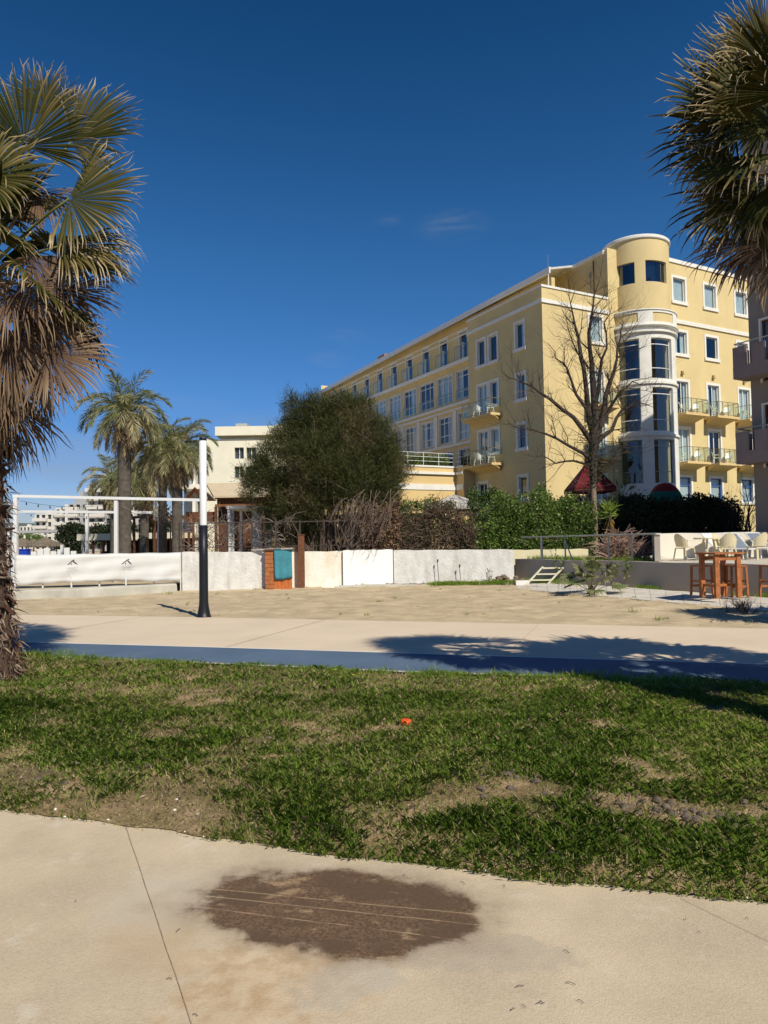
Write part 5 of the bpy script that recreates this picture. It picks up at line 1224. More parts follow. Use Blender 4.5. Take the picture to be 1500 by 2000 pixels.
# timber cabinet with teal cloth, dark post, loose plank
cb = gp(545, 1152)
r = thing('timber_cabinet', 'orange brown timber cabinet standing against the white wall', 'cabinet', (cb.x, 23.75, 0), .12)
w = .86; 
MB().bb(-w / 2, -w / 2 + .28, -.15, .5, 0, 1.32).build('side_panel', WOOD, r)
m = MB()
for i in range(5): m.bb(-w / 2 + .281 + i * .118, -w / 2 + .394 + i * .118, -.18, .48, 0.02, 1.28)
m.build('front_boards', mat('bright_orange_timber', (.46, .135, .035), .6, .2, 8, .3, 30), r)
m = MB()
for i in range(9): m.bb(-w / 2 - .012, -w / 2 + .285, -.162, -.151, .06 + i * .14, .17 + i * .14)
m.build('slat', WOOD, r)
MB().bb(-w / 2 - .03, w / 2 + .03, -.22, .55, 1.321, 1.36).build('top', WOODD, r)
V = []; Fq = []
for i in range(13):
    for j in range(11):
        s = i / 12; t = j / 10
        V.append((-.15 + s * .58 + .02 * t, -.225 - .015 * math.sin(s * 17) * t - .01 * math.sin(t * 9), 1.37 - t * 1.0 - .03 * math.sin(s * 5) * t))
for i in range(12):
    for j in range(10): a = i * 11 + j; Fq.append((a, a + 11, a + 12, a + 1))
for i in range(13): V.append((-.15 + i / 12 * .58, .1, 1.375))
for i in range(12): Fq.append((i * 11, (i + 1) * 11, 143 + i + 1, 143 + i))
o = npmesh('cloth', [(cb.x + x * math.cos(.12) - y * math.sin(.12), 23.75 + x * math.sin(.12) + y * math.cos(.12), z) for x, y, z in V], Fq, TEAL, None, None, True)
o.modifiers.new('thick', 'SOLIDIFY').thickness = .008; tag(o, 'teal cloth draped over the front of the timber cabinet', 'cloth')
p = gp(590, 1150)
r = thing('timber_post', 'dark brown square timber post in front of the white wall beside the cabinet', 'post', (p.x, 24.0, 0))
MB().bb(-.1, .1, -.1, .1, -.03, 1.80).build('shaft', mat('brown_post_timber', (.15, .062, .03), .7, .3, 10, .4, 30), r); MB().bb(-.12, .12, -.115, .115, 1.801, 1.84).build('cap', WOODD, r)
a = at(492, 1074, 23.75); b = at(572, 1071, 23.5); m = MB(); m.bar(a, b, .07, .05); tag(m.build('plank', mat('weathered_plank', (.42, .38, .33), .9, .2, 10)), 'grey weathered plank lying across the wall top and the cabinet', 'plank')
# rubble at the wall's foot
for (px, py, s, lab) in ((655, 1140, .28, 'leaning pale stone slab at the foot of the stained wall'),):
    p = gp(px, py); m = MB(); m.add([(-.32, 0, 0), (.3, .02, 0), (.22, .14, .30), (-.12, .16, .34), (-.32, .12, 0), (.3, .14, 0), (.22, .2, .29), (-.12, .22, .33)], [(0, 1, 2, 3), (7, 6, 5, 4), (3, 2, 6, 7), (0, 3, 7, 4), (1, 5, 6, 2)])
    o = m.build('stone_slab', CRW); o.location = (p.x, 24.1, 0); tag(o, lab, 'stone')
pts = []
rg = random.Random(2)
for px, n, s in ((645, 5, .2), (672, 5, .2), (790, 16, .35), (830, 14, .3), (985, 16, .3), (1015, 8, .25), (905, 6, .4), (345, 8, .2)):
    p = gp(px, 1143)
    for _ in range(n): pts.append((p.x + rg.gauss(0, s), min(p.y, 24.6) + rg.gauss(0, .12), .04, rg.uniform(.03, .10)))
lumps('rubble', pts, mat('grey_rubble', (.25, .22, .18), .95, .3, 6), 'broken stones and rubble along the foot of the white walls', 'rubble', 9)
r = thing('debris_heap', 'grey brown heap of dry debris where the white wall meets the low wall', 'debris', (4.25, 24.75, 0))
hp = [(rg.gauss(0, .22), rg.gauss(0, .1), .05 + abs(rg.gauss(.08, .08)), rg.uniform(.05, .13)) for _ in range(26)]
o = lumps('stones', hp, mat('brown_debris', (.20, .145, .10), .95, .35, 6), None, None, 12); o.parent = r
# grass strip in front of the right white wall + weeds
sp = [(rng.uniform(1.7, 4.35), 24.35 + rng.normal(0, .10), rng.uniform(.6, 1.2)) for _ in range(55)]
tufts('grass_strip', sp, GRS, 'strip of fresh green grass at the foot of the right-hand white wall', 'grass', 90, .17, .016, .13, seed=6)
sp = [(rng.uniform(4.9, 6.2), 0, 1) for _ in range(1)]
sp = []
for i in range(26): t = rng.uniform(1.0, 3.0); q = WP(t, -.25 + rng.normal(0, .08)); sp.append((q[0], q[1], rng.uniform(.6, 1.4)))
for i in range(8): q = WP(rng.uniform(5.4, 6.4), -.2); sp.append((q[0], q[1], .7))
for i in range(14): q = WP(rng.uniform(8.8, 12), -.2); sp.append((q[0], q[1], .8))
tufts('wall_weeds', sp, GRS, 'green weeds growing at the foot of the low grey wall', 'weeds', 90, .20, .016, .13, seed=7)
sp = [(WP(rng.uniform(.4, 5.2), .5 + rng.uniform(0, .8)), rng.uniform(.7, 1.5)) for _ in range(60)]; sp = [(a[0], a[1], s) for a, s in sp]
tufts('bed_weeds', sp, GRS, 'green weeds and grass growing on top of the planting bed behind the railing', 'weeds', 70, .26, .016, .15, z0=.70, seed=8)
sp = []
for px, py, s in ((745, 1180, .5), (770, 1172, .4), (1330, 1170, .3), (1240, 1200, .5), (440, 1152, .7), (470, 1153, .5), (395, 1157, .6), (710, 1146, 1.0), (560, 1165, .2), (850, 1150, .6), (1290, 1215, .4), (330, 1163, .7), (500, 1154, .4), (600, 1150, .3)):
    p = gp(px, py); sp.append((p.x, p.y, s))
for i in range(40): x = rng.uniform(-6, 9); sp.append((x, rng.uniform(float(L3(x)) + .5, 23), rng.uniform(.1, .3)))
tufts('sand_weeds', sp, GRS, 'sparse weeds scattered over the trodden sand', 'weeds', 50, .16, .012, .12, seed=10, tint=(.2, .95))
mb = MB(); rg = random.Random(31)   # debris specks on the sand
pts = []
for _ in range(260):
    x = rg.uniform(-9, 10); y = rg.uniform(float(L3(x)) + .2, 23.5); pts.append((x, y, .02, rg.uniform(.008, .03)))
lumps('sand_stones', pts, mat('brown_stone', (.28, .22, .15), .95, .3, 6), 'small stones scattered over the trodden sand', 'stones', 14)

# broken cream plastic step unit
r = thing('step_unit', 'pale cream metal step frame with three treads leaning by the low wall', 'steps', (4.82, 23.7, .02), -.05)
m_ = mat('cream_painted_frame', (.66, .62, .48), .6, .08)
for i in range(3):
    x = i * .24; y = i * .12; z = .15 + i * .19; m = MB()
    m.bb(x, x + .72, y - .02, y + .02, z, z + .045); m.bb(x, x + .72, y + .24, y + .28, z, z + .045); m.bb(x, x + .045, y + .021, y + .239, z, z + .044); m.bb(x + .675, x + .72, y + .021, y + .239, z, z + .044)
    m.bb(x + .046, x + .674, y + .10, y + .15, z, z + .02); m.build('tread', m_, r)
    for e in (.02, .70):
        if i < 2: continue
for x in (0.0, .70):
    m = MB(); m.bar((x - .16, -.10, .0), (x + .50, .30, .60), .045); m.build('stringer', m_, r)
MB().bb(-.45, -.02, -.05, .25, 0, .16).build('base_block', WHT, r)

# pipe railing along the planting bed
r = thing('pipe_railing', 'thin grey pipe railing along the top of the planting bed', 'railing', (0, 0, 0))
m = MB()
t_ = [(*WP(.2, .15), 1.62), (*WP(3.2, .15), 1.64), (*WP(6.1, .15), 1.66)]
m.tube(t_, .028, 8); m.build('top_rail', STEEL, r)
for k, t in enumerate((1.25, 2.4, 4.3, 5.2)):
    q = WP(t, .15); MB().tube([(q[0], q[1], .68), (q[0], q[1], 1.64)], .045 if k == 0 else .028, 8).build('post', STEEL, r)
q = WP(2.4, .15); q2 = WP(2.75, .15); MB().tube([(q[0], q[1], 1.5), (q2[0], q2[1], .8)], .022, 6).build('brace', STEEL, r)
# garden hose-like cane by the wall and small cane in front of white wall
for (px, y0, y1, lab) in ((857, 1098, 1130, 'thin bare cane standing against the right white wall, the taller one'), (900, 1108, 1130, 'short bare cane standing against the right white wall')):
    a = at(px, y0, 24.9); m = MB(); m.tube([(a.x, 24.9, .02), (a.x - .05, 24.9, a.z)], .012, 5); m.tube([(a.x - .05, 24.9, a.z), (a.x - .03, 24.88, a.z + .1)], .03, 5); tag(m.build('cane', BARK), lab, 'cane')

# bar table and stools
def bar_table(x, y, rz):
    r = thing('bar_table', 'tall orange brown timber bar table on the slab path', 'table', (x, y, .16), rz)
    m = MB()
    for i in range(5): m.bb(-.40 + i * .161, -.40 + i * .161 + .155, -.34, .34, 1.0, 1.035)
    m.build('table_top', WOOD, r)
    for sx in (-1, 1):
        for sy in (-1, 1): MB().bb(sx * .29 - .055, sx * .29 + .055, sy * .24 - .035, sy * .24 + .035, 0, .999).build('leg', WOOD, r)
    m = MB(); m.bb(-.234, .234, -.26, -.22, .86, .95); m.bb(-.234, .234, .22, .26, .86, .95); m.bb(-.234, .234, -.02, .02, .25, .31); m.bb(-.30, -.26, -.204, .204, .25, .31); m.bb(.26, .30, -.204, .204, .25, .31); m.build('stretcher', WOOD, r)
def bar_stool(x, y, rz, lab):
    r = thing('bar_stool', lab, 'stool', (x, y, .16), rz, 'timber bar stools round the bar table')
    m = MB()
    for i in range(4): m.bb(-.19 + i * .096, -.19 + i * .096 + .091, -.17, .17, .70, .73)
    m.build('seat', WOOD, r)
    for sx in (-1, 1):
        for sy in (-1, 1): MB().bar((sx * .16, sy * .14, .70), (sx * .18, sy * .16, 0), .045).build('leg', WOOD, r)
    m = MB(); m.bb(-.15, .15, -.165, -.135, .22, .27); m.bb(-.15, .15, .135, .165, .22, .27); m.bb(-.175, -.145, -.13, .13, .34, .385); m.bb(.145, .175, -.13, .13, .34, .385); m.build('stretcher', WOOD, r); return r
bar_table(7.75, 16.45, .25)
bs = bar_stool(7.50, 16.85, .3, 'timber bar stool on the left of the tall bar table')
again(bs, (8.18, 16.55, .16), -.1, 'timber bar stool on the right of the tall bar table')
again(bs, (8.85, 16.3, .16), .2, 'timber bar stool cut off by the right edge of the picture')
# plastic furniture on the terrace
cc = make_chair('plastic_chair', 'cream plastic chair seen side-on at the left end of the terrace', PLC, 'cream plastic chairs on the terrace', (9.55, 22.6, .80), 2.0)
for (x, y, rz, lab) in ((10.55, 21.9, 3.0, 'cream plastic chair with its rounded back to the camera beside the terrace table'), (11.6, 22.1, 3.4, 'cream plastic chair on the right of the terrace table'), (10.9, 22.9, .6, 'cream plastic chair standing between the terrace table and the cream wall')):
    again(cc, (x, y, .80), rz, lab)
r = thing('plastic_table', 'round cream plastic table among the chairs on the terrace', 'table', (10.35, 22.55, .80))
MB().lathe([(0, .72), (.48, .72), (.50, .70), (.50, .67), (0, .67)], n=24).build('table_top', PLC, r)
for a in range(4): t = a * PI / 2 + .7; MB().bar((.2 * math.cos(t), .2 * math.sin(t), .68), (.38 * math.cos(t), .38 * math.sin(t), 0), .05).build('leg', PLC, r)
def lounger(x, y, rz, sl, lab):
    r = thing('sun_lounger', lab, 'sun lounger', (x, y, .80), rz, 'sun loungers on the terrace')
    m = MB(); m.tube([(-.3, -.9, .32), (-.3, .3, .32), (-.3, .85, .85)], .022, 6); m.tube([(.3, -.9, .32), (.3, .3, .32), (.3, .85, .85)], .022, 6); m.tube([(-.3, .85, .85), (.3, .85, .85)], .022, 6); m.tube([(-.3, -.9, .32), (.3, -.9, .32)], .022, 6); m.build('frame', METW, r)
    m = MB(); m.bb(-.28, .28, -.88, .3, .315, .33); m.build('bed', sl, r)
    m = MB(); m.add([(-.28, .3, .33), (.28, .3, .33), (.28, .84, .84), (-.28, .84, .84), (-.28, .31, .315), (.28, .31, .315), (.28, .85, .825), (-.28, .85, .825)], [(0, 1, 2, 3), (7, 6, 5, 4), (0, 4, 5, 1), (1, 5, 6, 2), (2, 6, 7, 3), (3, 7, 4, 0)]); m.build('backrest', sl, r)
    for sx in (-1, 1):
        for y_ in (-.7, .4): MB().bar((sx * .3, y_, .32), (sx * .3, y_, 0), .035).build('leg', METW, r)
    return r
SL1 = mat('white_sling', (.75, .75, .74), .7); SL2 = mat('slate_sling', (.16, .19, .24), .7)
lounger(11.65, 24.0, .5, SL1, 'white sun lounger with a raised back against the cream terrace wall')
lounger(12.35, 24.0, .35, SL2, 'slate grey sun lounger next to the white one'); lounger(13.1, 24.0, .3, SL2, 'slate grey sun lounger nearest the flats')
for k, (px, lab) in enumerate(((1341, 'left of two small cups on the terrace edge'), (1363, 'right of two small cups on the terrace edge'))):
    a = at(px, 1097, 21.5); r = thing('cup', lab, 'cup', (a.x, 21.5, .84)); MB().lathe([(.03, 0), (.042, .13), (.038, .13), (.027, .01), (0, .01)], n=14).build('body', STEEL, r); MB().lathe([(.0, .10), (.036, .10), (.0, .105)], n=14).build('drink', BARK, r)
# small white basin on the path
p = gp(1262, 1150); r = thing('basin', 'small white plastic basin standing at the foot of the low wall', 'basin', (p.x + .1, p.y + .4, .05))
MB().lathe([(.0, .01), (.12, .0), (.20, .15), (.22, .15), (.21, .17), (.17, .16), (.11, .03), (.0, .03)], n=20).build('shell', PLW, r); MB().lathe([(.215, .155), (.235, .16), (.225, .175), (.20, .165)], n=20).build('rim', PLW, r)

# ------------------------------------------------------------------ trees and shrubs
def blob_cloud(rg, blobs, ncl, per, rad, shell=.55):
    """leaf clump centres spread through ellipsoids, denser near the surface"""
    w = np.array([b[3] * b[4] * b[5] for b in blobs]) ** .8; w /= w.sum()
    k = rg.choice(len(blobs), ncl, p=w); B = np.array(blobs)[k]
    d = nrm(rg.normal(size=(ncl, 3))); r = rg.uniform(shell ** 3, 1, ncl) ** (1 / 3)
    c = B[:, :3] + d * B[:, 3:6] * r[:, None]
    P = np.repeat(c, per, 0) + rg.normal(size=(ncl * per, 3)) * rad * .5
    return c, d, P, np.repeat(d, per, 0), k
def bush_tree():
    Y = 28.5; rg = np.random.default_rng(5)
    root = thing('tamarisk_tree', 'big dense feathery green and brown tree overhanging the white wall', 'tree', (at(640, 1060, Y).x, Y, 0))
    o = np.array(root.location)
    B = []
    for px, py, rx, rz in ((600, 850, 62, 62), (650, 830, 75, 65), (705, 870, 72, 72), (560, 905, 62, 66), (640, 910, 85, 70), (735, 930, 55, 70), (520, 950, 48, 52), (600, 985, 62, 48), (700, 948, 72, 46), (555, 1010, 45, 40), (745, 985, 40, 45), (500, 930, 26, 40), (592, 812, 40, 42), (672, 805, 50, 38), (755, 895, 34, 45), (572, 1040, 34, 32), (618, 1040, 26, 26), (540, 1045, 22, 30)):
        c = at(px, py, Y); k = Y / F; B.append((c.x, Y + rg.uniform(-.5, 1.0), c.z, rx * k, rx * k * .9, rz * k))
    for _ in range(26):      # small boughs standing out of the main crown
        b = B[rg.integers(0, 15)]; a_ = rg.uniform(-.25, PI + .25); s_ = rg.uniform(.16, .34) * b[3]
        B.append((b[0] + math.cos(a_) * b[3] * 1.0, b[1] + rg.uniform(-.5, .5) * b[4], b[2] + math.sin(a_) * b[5] * 1.0, s_, s_, s_ * rg.uniform(1, 1.6)))
    c, d, P, D, k = blob_cloud(rg, B, 4600, 36, .27, .45)
    n = len(P); dirs = D * .6 + rg.normal(size=(n, 3)) * .55 + np.array([0, 0, .45])
    V, Fq = cards(P - o, dirs, rg.uniform(.12, .32, n), rg.uniform(.010, .024, n), rg, .3)
    ct = rg.uniform(0, .55, len(c)); dead = vnoise(c[:, 0] * .9, c[:, 2] * .9, 4); low = np.clip((4.6 - c[:, 2]) / 4.5, 0, 1)
    ct = ct + np.where(dead + .34 * low > .58, .48, 0) * rg.uniform(.5, 1, len(c))
    t = np.repeat(ct, 36) + rg.uniform(-.1, .1, n); npmesh('foliage', V, Fq, TAM, np.repeat(np.clip(t, 0, 1), 4), root)
    # wispy outer sprays that break the outline
    m = 420; s = rg.choice(len(c), m); P2 = c[s]; D2 = d[s] + np.array([0, 0, .35]) + rg.normal(size=(m, 3)) * .25; V2 = []
    q = 16; st = np.repeat(P2, q, 0) + np.repeat(nrm(D2), q, 0) * np.tile(np.linspace(0, .62, q), m)[:, None]
    dd = np.repeat(nrm(D2), q, 0) + rg.normal(size=(m * q, 3)) * .5
    V, Fq = cards(st - o, dd, rg.uniform(.08, .20, m * q), .014, rg); npmesh('outer_sprays', V, Fq, TAM, np.repeat(rg.uniform(.1, .6, m * q), 4), root)
    B = [b for b in B]
    mb = MB(); r2 = random.Random(6)
    for i in range(46):      # thin branches hanging out over the wall
        x = r2.uniform(-1.9, .2) - o[0]; s_ = Vector((x + r2.uniform(.1, .6), 26.0 - o[1], 2.9 + r2.uniform(-.5, .6))); e = Vector((x, 24.1 - o[1] + r2.uniform(-.3, .4), r2.uniform(1.55, 2.5)))
        mid = s_.lerp(e, .5) + Vector((r2.uniform(-.2, .2), 0, .25)); mb.tube([s_, mid, e], [.016, .011, .005], 4, False)
        for q in range(7): a_ = mid.lerp(e, r2.random()); mb.tube([a_, a_ + Vector((r2.gauss(0, .18), r2.gauss(0, .12), r2.gauss(-.05, .18)))], [.006, .003], 3, False)
    for i in range(60):
        b = B[r2.randrange(len(B))]; e = Vector((b[0] + r2.uniform(-.7, .7) * b[3] - o[0], b[1] - o[1] + r2.uniform(-1.2, .5), b[2] + r2.uniform(-.6, .25) * b[5])); s_ = Vector((r2.uniform(-1.4, 1.4), r2.uniform(-.3, .3), 0))
        mid = s_.lerp(e, .5) + Vector((r2.uniform(-.3, .3), r2.uniform(-.3, .3), -.2)); mb.tube([s_, s_.lerp(mid, .5) + Vector((.05, 0, .1)), mid, mid.lerp(e, .5), e], [.07, .05, .035, .022, .01], 6)
    for i in range(420):
        s_ = Vector(c[r2.randrange(len(c))] - o); dr = Vector((r2.gauss(0, .6), r2.gauss(0, .5), r2.uniform(-.1, 1))).normalized()
        mb.tube([s_ - dr * .3, s_ + dr * .2 + Vector((r2.uniform(-.1, .1), 0, 0)), s_ + dr * .6], [.012, .009, .004], 3, False)
    mb.build('trunk', BARK, root)
bush_tree()
def branch_tree(name, label, cat, base, seed, H, trunk_r, spread, m, levels=5, fork=0.30, twig=1.0, lean=(0, 0)):
    rg = random.Random(seed); root = thing(name, label, cat, base); tr = MB(); br = MB(); tw = MB()
    def grow(p, d, l, r, lv):
        n = 5 if lv < 3 else 3; pts = [p]; rad = [r]; q = p.copy(); dd = d.copy()
        for i in range(n):
            dd = (dd + Vector((rg.gauss(0, .16), rg.gauss(0, .16), rg.gauss(.04, .10)))).normalized(); q = q + dd * l / n; pts.append(q.copy()); rad.append(r * (1 - .45 * (i + 1) / n))
        (br if lv < 3 else tw).tube(pts, rad, 7 if lv < 2 else (5 if lv < 3 else 3), False)
        if lv >= levels: return
        k = rg.choice((2, 3, 3)) if lv < 3 else rg.choice((2, 3, 4))
        for j in range(k + (2 if lv < 4 else 0)):
            i = rg.randint(1, n) if j else n; b = pts[i]; ax = Vector((rg.gauss(0, 1), rg.gauss(0, 1), rg.gauss(0, .5)))
            nd = (dd * (1.0 if j == 0 else .55) + (ax - dd * ax.dot(dd)).normalized() * rg.uniform(.35, .9) * (.5 if j == 0 else 1) + Vector((0, 0, .12))).normalized()
            grow(b, nd, l * rg.uniform(.45, .78), rad[i] * rg.uniform(.45, .72), lv + 1)
    return root, tr, br, tw, grow, rg
# the tall bare tree
def bare_tree():
    Y = 28.6; b = at(1160, 1082, Y); k = Y / F
    root, tr, br, tw, grow, rg = branch_tree('bare_tree', 'tall leafless tree with an ivy-dark upper trunk in front of the hotel', 'tree', (b.x, Y, .65), 17, 11, .2, 3, BARK)
    o = Vector((b.x, Y, .65)); P = lambda px, py, dy=0: at(px, py, Y + dy) - o
    tr.tube([P(1161, 1085), P(1161, 1030), P(1159, 975), P(1159, 945)], [.15, .13, .12, .125], 12, False)
    br.tube([P(1159, 946), P(1159, 925), P(1160, 880), P(1161, 830)], [.128, .15, .19, .20], 12, False)
    main = [([(1161, 840), (1160, 770), (1156, 710), (1150, 650), (1158, 600), (1170, 552)], [.22, .16, .12, .085, .05, .02]),
            ([(1160, 850), (1148, 790), (1140, 720), (1130, 660), (1118, 610), (1122, 570)], [.17, .13, .10, .07, .04, .018]),
            ([(1162, 860), (1180, 800), (1190, 750), (1205, 700), (1212, 660), (1218, 630)], [.17, .13, .10, .06, .035, .015]),
            ([(1160, 870), (1120, 815), (1075, 780), (1040, 755), (1005, 740), (980, 728)], [.14, .10, .075, .05, .03, .012]),
            ([(1158, 900), (1110, 870), (1060, 845), (1010, 835), (990, 820)], [.10, .07, .05, .03, .012]),
            ([(1162, 870), (1195, 840), (1215, 800), (1240, 785), (1275, 795)], [.13, .09, .06, .035, .012]),
            ([(1162, 850), (1195, 790), (1210, 765), (1235, 745), (1262, 752)], [.11, .08, .05, .03, .01]),
            ([(1158, 840), (1125, 770), (1108, 720), (1085, 700), (1070, 670)], [.10, .07, .05, .03, .012]),
            ([(1160, 800), (1172, 730), (1185, 680), (1180, 630), (1195, 600)], [.11, .08, .05, .03, .012]),
            ([(1158, 910), (1120, 900), (1085, 905), (1060, 890), (1040, 900)], [.07, .05, .035, .02, .01]),
            ([(1160, 900), (1190, 905), (1215, 885), (1240, 890)], [.07, .05, .03, .01]),
            ([(1150, 720), (1128, 690), (1112, 650), (1104, 610)], [.06, .04, .025, .01])]
    for ps, rad in main:
        rad = [q * .85 for q in rad]
        dy = rg.uniform(-.8, .8); pts = [P(x, y, dy * i / len(ps)) for i, (x, y) in enumerate(ps)]
        fine = []; fr = []
        for i in range(len(pts) - 1):
            for t in (0, .5):
                p = pts[i].lerp(pts[i + 1], t) + (Vector((rg.gauss(0, .05), 0, rg.gauss(0, .05))) if t else Vector()); fine.append(p); fr.append(rad[i] + (rad[i + 1] - rad[i]) * t)
        fine.append(pts[-1]); fr.append(rad[-1]); br.tube(fine, fr, 8, False)
        L_ = len(fine)
        for i in range(2, L_):
            for j in range(2):
                d = (fine[i] - fine[i - 1]).normalized(); ax = Vector((rg.gauss(0, 1), rg.gauss(0, 1), rg.gauss(.2, .6)))
                nd = (d * .6 + (ax - d * ax.dot(d)).normalized() * .8 + Vector((0, 0, .25))).normalized(); grow(fine[i], nd, rg.uniform(.45, 1.2), min(fr[i] * .5, .024), 3)
    for _ in range(60):     # small twigs on the dark trunk
        p = P(1160 + rg.gauss(0, 10), rg.uniform(790, 950)); grow(p, Vector((rg.choice((-1, 1)) * rg.uniform(.4, 1), rg.gauss(0, .5), rg.uniform(-.3, .6))).normalized(), rg.uniform(.4, 1.1), .016, 4)
    tr.build('trunk', mat('pale_bark', (.22, .16, .12), .95, .3, 10, .7, 30), root, True); br.build('branches', mat('dark_bark', (.055, .042, .035), .95, .35, 10, .6, 30), root, True); tw.build('twigs', mat('twig_bark', (.075, .055, .045), .95, .3), root)
    r2 = np.random.default_rng(3); n = 1300; yy = r2.uniform(810, 960, n); C = np.array([tuple(P(1160 + r2.normal(0, 7 + 5 * math.sin((y - 800) / 170 * PI)), y, r2.normal(0, .2))) for y in yy])
    V, Fq = cards(C, r2.normal(size=(n, 3)), .10, .05, r2); npmesh('ivy', V, Fq, HDK, np.repeat(r2.uniform(.3, 1, n), 4), root)
bare_tree()
# thin pale sapling trunk beside it and bare shrub at the right
def bare_shrub(name, label, cat, base, seed, H, r, n, m, sp=.6):
    root, tr, br, tw, grow, rg = branch_tree(name, label, cat, base, seed, H, r, 1, m)
    for i in range(n):
        a = rg.uniform(0, 2 * PI); d = Vector((math.cos(a) * sp * rg.uniform(.2, 1), math.sin(a) * sp * .6, 1)).normalized(); grow(Vector((rg.gauss(0, .12), rg.gauss(0, .08), 0)), d, H * rg.uniform(.4, .6), r, 2)
    br.build('branches', m, root); tw.build('twigs', m, root); return root
p = at(1142, 1080, 29); root, tr, br, tw, grow, rg_b = branch_tree('sapling', 'thin pale curved sapling trunk just left of the bare tree', 'sapling', (p.x, 29, .65), 5, 3, .05, 1, BARK)
tr.tube([(0, 0, 0), (-.05, 0, .5), (-.12, 0, 1.0), (-.10, 0, 1.7), (-.02, 0, 2.5), (.05, 0, 3.1)], [.05, .045, .04, .035, .03, .015], 7)
for i in range(8): grow(Vector((0, 0, 2.2 + i * .12)), Vector((rg_b.choice((-1, 1)), rg_b.gauss(0, .5), .6)).normalized(), .6, .012, 4)
tr.build('trunk', mat('pale_sapling_bark', (.33, .29, .25), .9, .15), root, True); tw.build('twigs', BARK, root)
p = at(1462, 1040, 30); bare_shrub('bare_tree', 'dark bare small tree in front of the hotel windows beside the flats', 'tree', (p.x, 30, .8), 8, 3.6, .06, 7, mat('dark_twig', (.05, .042, .036), .95, .2), .8)
p = gp(1452, 1200); bare_shrub('dry_bush', 'low dark leafless bush at the edge of the sand below the bar stools', 'bush', (p.x, p.y, .02), 9, .42, .012, 16, BARK, 1.1)

# hedges
def hedge(name, label, mtl, boxes, n, size, seed, tint, twigs=None, tcol=None, dirb=(0, -.3, .5), amp=.42):
    """boxes: (x0, x1, y0, y1, z0, top profile amplitude, z1)"""
    rg = np.random.default_rng(seed); Ps = []
    tot = sum((b[1] - b[0]) * (b[5] - b[4]) for b in boxes)
    for (x0, x1, y0, y1, z0, z1) in boxes:
        m = int(n * (x1 - x0) * (z1 - z0) / tot); x = rg.uniform(x0, x1, m); u = rg.uniform(0, 1, m) ** .8
        top = z1 + amp * (fbm(x * 1.3, 0 * x + seed, 4, seed) - .5) * 2 + .10 * rg.normal(size=m)
        z = z0 + (top - z0) * u; y = y0 + (y1 - y0) * rg.uniform(0, 1, m) ** 1.6 + .5 * (fbm(x * 1.5, z * 1.5, 3, seed + 3) - .5) + .35 * u
        keep = rg.uniform(.22, .72, m) < fbm(x * 2.6, z * 2.6, 3, seed + 9) + .15
        Ps.append(np.stack([x, y, z], 1)[keep])
    P = np.concatenate(Ps); m = len(P); D = rg.normal(size=(m, 3)) + np.array(dirb)
    V, Fq = cards(P, D, size * rg.uniform(.6, 1.3, m), size * .62 * rg.uniform(.6, 1.2, m), rg, .5)
    root = thing(name, label, 'hedge', (float(P[:, 0].mean()), float(P[:, 1].mean()), 0)); o = np.array(root.location)
    t = np.clip(tint[0] + (tint[1] - tint[0]) * (rg.uniform(0, 1, m) * .6 + .4 * fbm(P[:, 0] * 2, P[:, 2] * 2, 2, 3)), 0, 1)
    V = V - o; npmesh('leaves', V, Fq, mtl, np.repeat(t, 4), root)
    if twigs:
        mb = MB(); r2 = random.Random(seed)
        for _ in range(twigs):
            p = Vector(P[r2.randrange(m)] - o) ; d = Vector((r2.gauss(0, .7), r2.gauss(0, .3), r2.uniform(-.3, 1))).normalized(); l = r2.uniform(.25, .8); q = p + d * l * .5 + Vector((r2.uniform(-.15, .15), -.03, r2.uniform(-.05, .1)))
            mb.tube([p, q, q + (d + Vector((r2.uniform(-.8, .8), 0, r2.uniform(-.8, .3)))).normalized() * l * .5], [.012, .009, .005], 3, False)
        mb.build('twigs', tcol, root)
    return root
DT = mat('dry_twig', (.13, .092, .07), .95, .3); DT2 = mat('grey_twig', (.24, .20, .17), .95, .3)
hedge('dry_hedge', 'tangled brown dry hedge above the white wall right of the big tree', HDD, [(-.7, 1.6, 26.2, 27.2, .3, 2.35), (1.6, 3.4, 26.2, 27.2, .3, 2.75)], 12000, .085, 61, (0, .6), 900, DT, amp=.75)
hedge('green_hedge', 'leafy bright green hedge above the right end of the white wall', HDG, [(2.6, 4.2, 26.8, 27.8, .2, 2.55), (3.9, 7.4, 27.0, 28.4, .3, 3.15), (4.9, 8.2, 27.0, 28.2, .3, 2.6)], 44000, .11, 62, (0, .95), 260, DT, amp=.8)
hedge('green_shrub', 'small green shrub rising behind the dry hedge beside the annex', HDG, [(1.3, 2.9, 28.2, 29, 1.0, 3.2), (.6, 1.4, 28.4, 29, 1.2, 3.3)], 7000, .10, 64, (0, .7))
hedge('green_shrub', 'dark green shrub in front of the annex door', HDG, [(3.6, 4.9, 29.5, 30.2, 1, 3.5)], 4500, .11, 65, (0, .5))
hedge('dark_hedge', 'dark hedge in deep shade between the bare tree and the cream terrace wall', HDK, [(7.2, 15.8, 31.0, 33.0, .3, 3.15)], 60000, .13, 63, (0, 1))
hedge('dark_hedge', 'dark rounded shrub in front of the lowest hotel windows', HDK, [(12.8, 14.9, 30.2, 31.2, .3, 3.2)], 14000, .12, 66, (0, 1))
hedge('dry_hedge', 'thin dry twiggy growth on the fence left of the big tree', HDD, [(-7.0, -3.4, 25.2, 25.8, .8, 2.5)], 1500, .07, 67, (0, .6), 260, DT2)
hedge('dry_hedge', 'reddish dry leaves hanging at the right foot of the big tree', HDD, [(-.9, .6, 25.9, 26.5, 1.0, 2.9)], 3600, .11, 68, (.3, .9), 90, DT)
